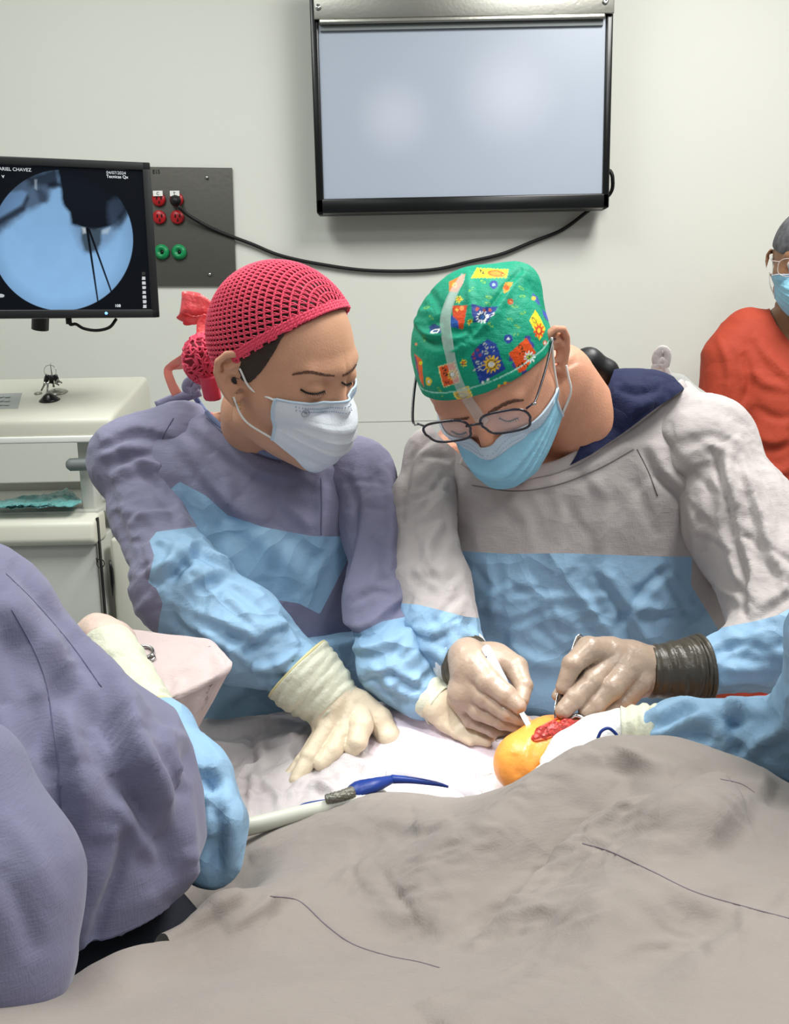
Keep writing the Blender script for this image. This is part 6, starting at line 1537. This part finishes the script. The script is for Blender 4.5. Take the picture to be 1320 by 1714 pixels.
# ------------------------------------------------------------------ suction tube, blue cord and clear hose on the drape
m_tubew = mat('cream_tube', (206, 206, 192), .35, spec=.5); m_blc = mat('blue_cord', (22, 52, 128), .38); m_clear = mat('clear_vinyl', (214, 220, 226), .12, alpha=.45, spec=.9)
sh_ = crv([(*UZ(x, y, z),) for x, y, z in ((395, 1388, 1.012), (440, 1378, 1.018), (500, 1362, 1.024), (560, 1348, 1.028), (610, 1336, 1.03), (640, 1330, 1.02))], 6)
o = MB().tube(sh_, np.linspace(.0088, .0052, len(sh_)), 14).build('suction_handle', m_tubew); rebase(o, sh_[12]); tag(o, 'cream plastic suction tube lying diagonally on the drape', 'suction tube')
bc_ = empty('cable_bundle', UZ(600, 1325, 1.03), 'dark blue cord with a metal connector beside the suction tube', 'cable')
MB().tube(crv([UZ(x, y, z) for x, y, z in ((585, 1333, 1.032), (600, 1322, 1.036), (625, 1314, 1.038), (650, 1306, 1.036), (662, 1303, 1.034))], 6), [.0075, .0085, .009, .0095, .010, .010, .0105, .010, .010, .0095, .009, .009, .0085, .008, .0078, .007, .0065, .006, .0055, .005, .005, .0045, .004, .004, .004], 10, flat=.75).build('blue_sheath', m_blc, bc_)
MB().tube(crv([UZ(x, y, z) for x, y, z in ((655, 1304, 1.036), (690, 1306, 1.036), (730, 1312, 1.034), (750, 1317, 1.03))], 6), np.linspace(.0045, .0012, 19), 8).build('blue_tail', m_blc, bc_)
for pts in ([(560, 1340, 1.032), (530, 1344, 1.03), (505, 1350, 1.026), (488, 1366, 1.022)], [(555, 1344, 1.03), (520, 1348, 1.028), (500, 1358, 1.024)], [(545, 1366, 1.02), (515, 1368, 1.02), (490, 1380, 1.016), (470, 1394, 1.012)], [(540, 1370, 1.018), (510, 1374, 1.018), (480, 1392, 1.012)]):
    MB().tube(crv([UZ(*p) for p in pts], 6), .0024, 8).build('blue_cord', m_blc, bc_)
cn_ = crv([UZ(x, y, z) for x, y, z in ((545, 1338, 1.036), (562, 1334, 1.038), (578, 1330, 1.038), (590, 1326, 1.038))], 5)
MB().tube(cn_, [.0040, .0046, .0044, .0050, .0046, .0052, .0048, .0052, .0050, .0056, .0052, .0058, .0054, .0060, .0056, .0060], 14).build('connector', mat('knurled_metal', (130, 128, 118), .35, metal=.9, bump=1, bscale=500), bc_)
hose = crv([UZ(x, y, z) for x, y, z in ((652, 1300, 1.03), (680, 1293, 1.04), (710, 1292, 1.044), (745, 1300, 1.044), (775, 1316, 1.04), (800, 1336, 1.03))], 8)
o = MB().tube(hose, [.0068] * len(hose), 14).build('clear_hose', m_clear); rebase(o, hose[20]); tag(o, 'clear plastic hose arching beside the bright white drape', 'hose')
# loops of blue cord behind the fold on the right
o = MB().tube(crv([U(1000, 1236, .80), U(1006, 1224, .80), U(1018, 1219, .80), U(1030, 1228, .80), U(1034, 1238, .80)], 6), .0016, 8).build('blue_suture_loop', m_blc); rebase(o, U(1018, 1236, .80)); tag(o, 'small loop of dark blue cord on the sleeve behind the drape fold', 'cord')
# crumpled clear plastic by the orange skin
G = np.zeros((24, 16, 3)); rng = np.random.default_rng(5)
for i in range(24):
    for j in range(16):
        s, t_ = i / 23, j / 15; G[i, j] = U(797 + 62 * s, (1283 + 26 * s) * (1 - t_) + (1334 - 8 * s) * t_, .862 - .02 * t_)
n1 = fbm(G.reshape(-1, 3) / .012, 3).reshape(24, 16); G[..., 1] += n1 * .02; G[..., 2] += n1 * .012
o = MB().grid(G).build('clear_plastic_film', mat('clear_film', (225, 228, 224), .12, alpha=.4, spec=.9)); solidify(o, .0006); rebase(o, U(820, 1330, .85)); tag(o, 'crumpled clear plastic film tucked beside the orange skin', 'plastic film')

# ------------------------------------------------------------------ assistant whose arm enters from the right
RB = (.62, .42, 0)
B_p = empty('person', RB, 'assistant at the right edge whose blue sleeve and white glove hold the limb', 'person')
HB = Head(U(1452, 470, .78), (-.80, .55, -.25), (-.2, .15, .96), 1.0)
m_skinB = mat('skin_assistant', (216, 160, 136), .5, sss=.1)
tB = [(1.36, .60, .62, .05, .05), (1.33, .60, .60, .12, .08), (1.26, .60, .59, .17, .11), (1.1, .62, .56, .18, .13), (.9, .62, .52, .17, .13), (.7, .62, .50, .17, .14), (.35, .62, .50, .19, .16)]
HBc = U(1532, 478, .80); HB = Head(HBc, (-.86, .40, -.30), (-.26, .15, .95), .98)
def bB(P):
    d = stack(P, [(z, x, y, a - .02, b - .02) for z, x, y, a, b in tB], 2.2)
    d = smin(d, wchain(P, [(HBc + (0, -.03, -.07), .052), ((.60, .64, 1.30), .065)]), .02); d = smin(d, HB.sdf(P), .015)
    d = smin(d, chain(P, [(1420, 1140, .70, 28), (1300, 1245, .79, 28), (1080, 1228, .83, 26), (1000, 1245, .835, 22)], .02), .02)
    for s_ in (-1, 1): d = smin(d, wchain(P, [((.62 + s_ * .09, .50, .6), .085), ((.62 + s_ * .09, .5, .45), .065), ((.62 + s_ * .1, .48, .1), .042), ((.62 + s_ * .1, .53, .035), .035), ((.62 + s_ * .11, .62, .03), .03)]), .03)
    return d
V, Q = nets(bB, (.1, .3, -.02), (.9, .95, 1.68), .008); mesh_obj('body', V, Q, m_skinB, B_p)
cB = lambda P: smax(ell(HB.loc(P), np.array([0, -.008, .030]), (.084, .104, .094)), .030 - HB.loc(P)[:, 2] - HB.loc(P)[:, 1] * .3, .004)
V, Q = nets(cB, HB.c - .15, HB.c + .15, .005); mesh_obj('surgical_cap', V, Q, m_blue, B_p)
gB = lambda P: stack(P, tB, 2.3)
gBo = cloth('gown', gB, (.3, .3, .3), (.9, .8, 1.4), .007, m_blue, B_p, [], [(.003, .08, {})])
def slB(P): return smin(chain(P, [(1450, 1085, .66, 62), (1400, 1165, .72, 70), (1300, 1250, .78, 66), (1200, 1242, .80, 58), (1120, 1228, .82, 44), (1078, 1222, .828, 25)], .03), chain(P, [(1392, 1060, .68, 72), (1395, 1160, .70, 74)], .03), .02)
str_B = [([(1075, 1210), (1110, 1195), (1150, 1178), (1180, 1185)], 8, 8, 's'), ([(1090, 1230), (1130, 1215), (1180, 1200), (1240, 1195)], 9, 6, 'r'), ([(1180, 1180), (1250, 1190), (1320, 1170)], 9, 7, 's'), ([(1100, 1245), (1150, 1235), (1190, 1250)], 8, 5, 'v'),
         ([(1225, 1200), (1230, 1230), (1245, 1265)], 7, 6, 'v'), ([(1240, 1260), (1290, 1230), (1320, 1210)], 8, 6, 'r'), ([(1150, 1205), (1200, 1225), (1220, 1255)], 8, 5, 's'), ([(1260, 1200), (1300, 1195), (1320, 1190)], 6, 4, 'r'), ([(1280, 1260), (1310, 1250), (1320, 1280)], 7, 4, 'v')]
cloth('sleeve', slB, (.2, .5, .9), (.75, .95, 1.35), .0036, m_blue, gBo, str_B + gen(11, [(1090, 1225), (1200, 1235), (1320, 1220)], [25, 45, 60], 30, (-60, 60), (30, 80), (5, 8), (2, 3.5)), [(.0030, .045, dict(seed=14))])
palmB = [(1080, 1222, .828, 30), (1040, 1225, .835, 36), (1000, 1238, .835, 38), (960, 1262, .82, 42)]
fgB = [[(1000, 1225, .84, 20), (970, 1240, .83, 16), (940, 1255, .822, 14), (915, 1275, .815, 12)], [(1000, 1245, .83, 22), (960, 1262, .815, 18), (930, 1280, .808, 16), (905, 1296, .805, 13)],
       [(1000, 1262, .82, 22), (955, 1285, .80, 18), (925, 1300, .795, 16), (900, 1312, .79, 13)], [(990, 1275, .81, 20), (950, 1300, .79, 16), (925, 1315, .785, 14)], [(1010, 1215, .85, 18), (985, 1222, .85, 14), (962, 1232, .845, 11)]]
gB_, _ = hand('glove', palmB, fgB, .0018, mat('white_latex', (226, 226, 224), .4, sss=.05, crumple=.3, cscale=70), B_p, k=.010, kf=.003, strokes=[([(975, 1215), (970, 1235), (972, 1255)], 1.6, .8, 'v'), ([(985, 1212), (982, 1232), (984, 1250)], 1.4, .8, 'v')])
cuff('glove_cuff', [(1098, 1225, .824, 44), (1070, 1222, .830, 39), (1040, 1222, .834, 35)], m_latexW, gB_, wr=.8)
# red object behind the sleeve
o = MB().tube(crv([U(1262, 1176, .88), U(1285, 1174, .88), U(1312, 1174, .88)], 5), [.004] + [.0085] * 9 + [.004], 10, flat=.8).build('red_handle', m_red); rebase(o, U(1285, 1184, .88)); tag(o, 'small red plastic handle peeking out between the two blue sleeves', 'handle')

# ------------------------------------------------------------------ assistant in lavender in the left foreground
AB = (-.42, .50, 0)
A_p = empty('person', AB, 'assistant in lavender gown seen from the side filling the lower left foreground', 'person')
m_lavA = mat('lavender_cotton_near', (118, 117, 142), .85, weave=.22, crumple=.10, cscale=20, mottle=.05, spec=.12, sheen=.2)
fA = lambda P: smin(smin(chain(P, [(-40, 1020, .66, 120), (120, 1230, .62, 175), (180, 1400, .58, 190), (190, 1450, .56, 170)], .05), chain(P, [(-60, 1080, .68, 180), (-60, 1500, .55, 210)], .05), .05),
                    chain(P, [(120, 1180, .66, 90), (240, 1310, .63, 100), (300, 1410, .60, 90)], .04), .04)
rowsA = [(915, -330, -30, .64, .04), (935, -340, 5, .635, .05), (965, -350, 40, .63, .06), (1000, -350, 66, .625, .07), (1050, -350, 92, .62, .075), (1130, -350, 160, .61, .08), (1190, -350, 225, .60, .085), (1232, -350, 290, .595, .085), (1290, -350, 318, .59, .085),
         (1360, -350, 336, .585, .085), (1430, -350, 342, .58, .085), (1480, -350, 320, .575, .085), (1498, -350, 240, .57, .08), (1520, -350, 165, .565, .07), (1538, -350, 90, .56, .06)]
stA = rows_world(rowsA)
gA = lambda P: stack(P, stA, 2.5)
strA = [([(0, 1000), (60, 1060), (150, 1160), (250, 1300), (310, 1440)], 16, 6, 's'), ([(100, 1010), (150, 1080), (220, 1180), (290, 1270)], 12, 4, 'r'), ([(0, 1060), (60, 1200), (90, 1340), (100, 1500)], 12, 5, 'v'),
        ([(130, 1080), (180, 1150), (200, 1220), (240, 1300), (265, 1400)], 9, 6, 's'), ([(110, 1120), (160, 1200), (200, 1240)], 10, 4, 'v'), ([(290, 1300), (310, 1290), (330, 1250)], 12, 8, 'v'), ([(260, 1240), (300, 1235), (330, 1245)], 9, 6, 'r'), ([(270, 1250), (290, 1290), (320, 1320)], 9, 5, 's'),
        ([(200, 1340), (240, 1400), (270, 1450)], 9, 3.5, 'r'), ([(130, 1590), (150, 1520), (180, 1440), (190, 1380)], 8, 6, 's'), ([(318, 1520), (320, 1470), (300, 1420)], 9, 4, 'r'), ([(10, 1350), (60, 1420), (95, 1500), (110, 1560)], 4, 4, 's'),
        ([(20, 940), (60, 990), (110, 1060)], 8, 4, 'v'), ([(60, 960), (100, 1020), (140, 1080)], 8, 4, 'r'), ([(0, 1180), (30, 1300), (60, 1380)], 14, 5, 'r'), ([(180, 1190), (200, 1200), (215, 1245)], 7, 4, 's'), ([(340, 1300), (330, 1360), (350, 1440)], 9, 3, 'v')]
gAo = cloth('gown', gA, (-.75, .35, .95), (-.05, .85, 1.5), .0034, m_lavA, A_p, strA + gen(12, [(100, 1050), (160, 1250), (220, 1450)], [90, 130, 130], 22, (-40, 40), (60, 160), (10, 16), (2, 4)), [(.0020, .14, dict(axis=(.4, 0, -1), stretch=2, seed=21))], amp=1.5, wid=1.7)
low = lambda P: smin(chain(P, [(-80, 1330, .50, 130), (0, 1500, .47, 118), (30, 1620, .45, 90)], .03), chain(P, [(-60, 1500, .50, 170), (-80, 1800, .45, 170)]), .03)
cloth('sleeve', low, (-.6, .25, .9), (-.1, .7, 1.3), .0036, m_lavA, gAo, [([(0, 1360), (50, 1420), (100, 1520)], 5, 2, 'r'), ([(0, 1450), (40, 1530), (60, 1600)], 12, 4, 'v')], [(.002, .08, {})])
skA = [(1.12, -.34, .60, .12, .06), (1.0, -.31, .60, .17, .08), (.7, -.33, .58, .19, .10), (.3, -.40, .54, .17, .12), (.12, -.42, .54, .17, .12)]
cloth('trousers', lambda P: stack(P, skA, 2.3), (-.75, .3, .05), (-.1, .85, 1.2), .008, mat('black_trousers', (18, 22, 34), .8, weave=.3), A_p, [], [(.003, .1, {})])
# body under the gown; the head is left of the frame
HA = Head((-.66, .80, 1.55), (.55, .75, -.35), (.1, .35, .93), 1.0)
def bA(P):
    d = stack(P, [(z, x - .03, y, a * .7, b * .6) for z, x, y, a, b in stA if z > 1.0] + [(.95, -.45, .56, .12, .08), (.6, -.42, .54, .13, .10)], 2.2)
    d = smin(d, wchain(P, [((-.66, .78, 1.48), .05), ((-.58, .68, 1.36), .06), ((-.50, .62, 1.26), .07)]), .03); d = smin(d, HA.sdf(P), .015)
    d = smin(d, chain(P, [(345, 1420, .66, 18), (262, 1230, .74, 20), (205, 1120, .80, 24), (178, 1075, .83, 20)], .02), .02)
    for s_ in (-1, 1): d = smin(d, wchain(P, [((-.42 + s_ * .09, .54, .6), .085), ((-.42 + s_ * .09, .54, .45), .065), ((-.42 + s_ * .1, .52, .1), .042), ((-.42 + s_ * .1, .58, .035), .035), ((-.42 + s_ * .11, .67, .03), .03)]), .03)
    return d
V, Q = nets(bA, (-.85, .3, -.02), (-.1, .98, 1.72), .009); mesh_obj('body', V, Q, m_skinW, A_p)
cA = lambda P: smax(ell(HA.loc(P), np.array([0, -.008, .030]), (.084, .104, .094)), .030 - HA.loc(P)[:, 2] - HA.loc(P)[:, 1] * .3, .004)
V, Q = nets(cA, HA.c - .15, HA.c + .15, .005); mesh_obj('surgical_cap', V, Q, m_blue, A_p)
# forearm: blue sleeve behind, coming up to the cuff and the gloved hand
slA = lambda P: smin(chain(P, [(350, 1440, .66, 44), (345, 1370, .68, 50), (320, 1290, .70, 48), (275, 1225, .74, 42), (245, 1190, .765, 38)], .02), chain(P, [(372, 1440, .655, 30), (372, 1380, .66, 32), (350, 1300, .69, 34)], .02), .015)
cloth('sleeve', slA, (-.4, .5, .9), (-.0, .9, 1.35), .0036, m_blue, gAo, [([(345, 1280), (375, 1320), (385, 1400), (380, 1460)], 7, 6, 's'), ([(345, 1330), (365, 1340), (370, 1360)], 6, 5, 'r'), ([(350, 1400), (365, 1450), (360, 1480)], 7, 5, 'v'), ([(345, 1290), (352, 1310), (362, 1325)], 5, 6, 'v')] + gen(13, [(270, 1220), (350, 1320), (370, 1440)], [25, 30, 25], 12, (-30, 60)), [(.0015, .04, {})])
palmA = [(195, 1108, .80, 38), (178, 1078, .83, 38), (162, 1064, .845, 30)]
fgA = [[(185, 1080, .83, 26), (198, 1066, .85, 20), (210, 1066, .865, 15), (218, 1074, .87, 12)], [(172, 1070, .835, 26), (178, 1056, .855, 20), (190, 1054, .87, 15), (200, 1060, .88, 12)],
       [(165, 1065, .84, 26), (160, 1050, .86, 21), (170, 1046, .88, 16), (185, 1050, .89, 12)], [(150, 1070, .845, 24), (145, 1056, .865, 18), (150, 1050, .88, 14)], [(200, 1095, .815, 18), (212, 1086, .83, 14), (218, 1092, .845, 11)]]
gA_, _ = hand('glove', palmA, fgA, .002, mat('pink_beige_glove', (214, 190, 176), .45, crumple=.2, cscale=50), A_p, k=.015, kf=.006)
cuff('glove_cuff', [(252, 1204, .755, 44), (238, 1182, .768, 45), (212, 1140, .79, 46), (190, 1100, .81, 44), (180, 1082, .825, 41)], m_latexW, gA_, rim=m_rim, wr=.5)

# ------------------------------------------------------------------ draped instrument stand behind the gloved cuff
m_pinkd = mat('pale_pink_drape', (206, 188, 186), .8, weave=.3, creases=.10, crscale=6, mottle=.02, spec=.15, crumple=.1, cscale=25)
ms = empty('instrument_stand', (U(300, 1100, .88)[0], .9, 0), 'instrument stand covered with a pale pink sheet beside the gloved cuff', 'instrument stand')
c_top = [U(120, 1044, 1.02), U(215, 1053, 1.0), U(300, 1060, .98), U(362, 1072, .97)]
tz = .5 * (c_top[1][2] + c_top[3][2])
def boxsd(P):
    # slanting block: top face corners found from the picture, hanging sides
    q = P - np.array(mc); q = q @ MR; d = np.abs(q) - np.array(mh); return np.linalg.norm(np.maximum(d, 0), axis=1) + np.minimum(d.max(1), 0) - .012
A1 = UZ(362, 1068, tz); A2 = UZ(398, 1112, tz - .012); A0 = UZ(150, 1040, tz)
xa = (A1 - A0); xa[2] = 0; lx = np.linalg.norm(xa); xa /= lx; ya = np.array([-xa[1], xa[0], 0]); MR = np.stack([xa, ya, [0, 0, 1]], 1)
hgt = .20; dep = .16
mc = A1 - xa * lx / 2 - ya * dep * .5 + np.array([0, 0, -hgt / 2]); mh = (lx / 2 - .0, dep / 2, hgt / 2 - .006)
Tq = [U(140, 1036, .98), U(362, 1067, .95), U(399, 1110, .87), U(215, 1200, .82), U(150, 1200, .98), U(345, 1205, .95), U(322, 1232, .87), U(215, 1330, .82)]
import bmesh as _bm
b_m = _bm.new(); vs_ = [b_m.verts.new(v) for v in Tq]
for f_ in ((0, 1, 2, 3), (7, 6, 5, 4), (0, 4, 5, 1), (1, 5, 6, 2), (2, 6, 7, 3), (3, 7, 4, 0)): b_m.faces.new([vs_[i] for i in f_])
_bm.ops.recalc_face_normals(b_m, faces=b_m.faces)
_bm.ops.bevel(b_m, geom=list(b_m.edges), offset=.012, segments=4, profile=.5, affect='EDGES')
_bm.ops.triangulate(b_m, faces=b_m.faces)
for _k in range(5): _bm.ops.subdivide_edges(b_m, edges=[e for e in b_m.edges if e.calc_length() > .006], cuts=1); _bm.ops.triangulate(b_m, faces=b_m.faces)
b_m.verts.index_update(); V = np.array([tuple(v.co) for v in b_m.verts]); Q = np.array([[v.index for v in f_.verts] for f_ in b_m.faces]); b_m.free()
mc = V.mean(0); V = rumple(V, Q, .0015, .07, seed=31)
V = sculpt(V, Q, [([(398, 1112), (330, 1150), (260, 1180)], 7, 3, 'r'), ([(300, 1130), (296, 1180), (300, 1220)], 4, 2.5, 'r'), ([(270, 1140), (310, 1120), (350, 1095)], 7, 2.5, 's'), ([(355, 1100), (350, 1150), (330, 1210)], 10, 3, 'v')])
mesh_obj('sheet', V, Q, m_pinkd, ms)
MB().tube([(mc[0], mc[1], mc[2] - .09), (mc[0], mc[1], .05)], .018, 14).build('post', m_steel, ms)
MB().box((mc[0], mc[1], .03), (.36, .3, .04), bev=.01).build('base', m_steel, ms)
# clamp handles on the sheet
n_p = np.cross(Tq[1] - Tq[0], Tq[3] - Tq[0]); n_p /= np.linalg.norm(n_p); n_p = n_p if n_p[2] > 0 else -n_p
def onS(x, y, up=.004):
    v = ray(x, y); return C0 + v * (((Tq[0] - C0) @ n_p) / (v @ n_p)) + n_p * up
hs = empty('surgical_clamp', onS(245, 1100, 0), 'steel clamp finger rings lying on the pale pink sheet', 'clamp')
for pts in ([(226, 1094), (236, 1088), (250, 1089), (257, 1096), (252, 1104), (238, 1106), (228, 1101)], [(232, 1112), (244, 1106), (257, 1104), (258, 1109), (248, 1114), (238, 1118)]):
    L_ = np.array([onS(*p, .005) for p in pts]); L_ = np.vstack([L_, L_[:1]]); MB().tube(crv(L_, 6)[:-1], .0017, 8, True).build('finger_ring', m_chrome, hs)
MB().tube([onS(228, 1098, .005), onS(214, 1090, .004), onS(196, 1084, .004)], .0018, 8).build('shank', m_chrome, hs)
MB().tube([onS(234, 1115, .005), onS(222, 1122, .004), onS(206, 1124, .004)], .0018, 8).build('shank', m_chrome, hs)

# ------------------------------------------------------------------ stitched seams lying on the cloth
from mathutils.bvhtree import BVHTree
def bvh_of(obs):
    Vs, Fs, n = [], [], 0
    for o in obs:
        w = worldloc(o); vs = [v.co + w for v in o.data.vertices]; Vs += vs
        Fs += [tuple(i + n for i in p.vertices) for p in o.data.polygons]; n += len(vs)
    return BVHTree.FromPolygons(Vs, Fs)
def seam(tree, pts, par, m, r=.0009, name='seam', k=12):
    P = crv(pts, k); L = []; o_ = Vector(C0)
    for p in P:
        v = Vector(ray(*p)).normalized(); h = tree.ray_cast(o_, v)[0]
        if h is None: continue
        if L and (h - Vector(L[-1])).length > .03: break
        L.append(np.array(h) - np.array(v) * r * .2)
    if len(L) > 3: MB().tube(L, r, 6).build(name, m, par)
m_seamL = mat('lavender_thread', (96, 96, 124), .8); m_seamG = mat('grey_thread', (120, 114, 114), .8); m_seamD = mat('mauve_thread', (120, 110, 118), .8); m_seamB = mat('blue_thread', (74, 104, 138), .8)
t1_ = bvh_of([dr1])
for pts in ([(452, 1500), (500, 1508), (545, 1548), (590, 1580), (650, 1600), (700, 1610), (735, 1620)], [(975, 1412), (1020, 1425), (1090, 1458), (1160, 1492), (1240, 1516), (1330, 1540)], [(1205, 1304), (1240, 1312), (1262, 1326)]):
    seam(t1_, pts, dr1, m_seamD, .0005, k=20)
tw = bvh_of([gown]); 
for pts in ([(574, 738), (588, 780), (600, 830), (606, 880)], [(537, 800), (538, 850), (537, 895)], [(345, 700), (385, 735), (425, 760), (470, 775)]): seam(tw, pts, gown, m_seamL, .0008)
ta = bvh_of([sl]); seam(ta, [(290, 700), (272, 735), (270, 780), (300, 815)], sl, m_seamL, .0008)
tm = bvh_of([gownM])
for pts in ([(760, 800), (753, 850), (750, 915)], [(790, 812), (860, 822), (930, 812), (1000, 785), (1060, 752)], [(1066, 752), (1085, 790), (1100, 830)], [(748, 923), (850, 929), (950, 928), (1060, 932), (1150, 934)]): seam(tm, pts, gownM, m_seamG, .0008)
tA = bvh_of([gAo])
for pts in ([(10, 960), (60, 1010), (120, 1080), (170, 1150)], [(20, 1020), (70, 1120), (95, 1260), (105, 1420), (120, 1500)]): seam(tA, pts, gAo, m_seamL, .0005)
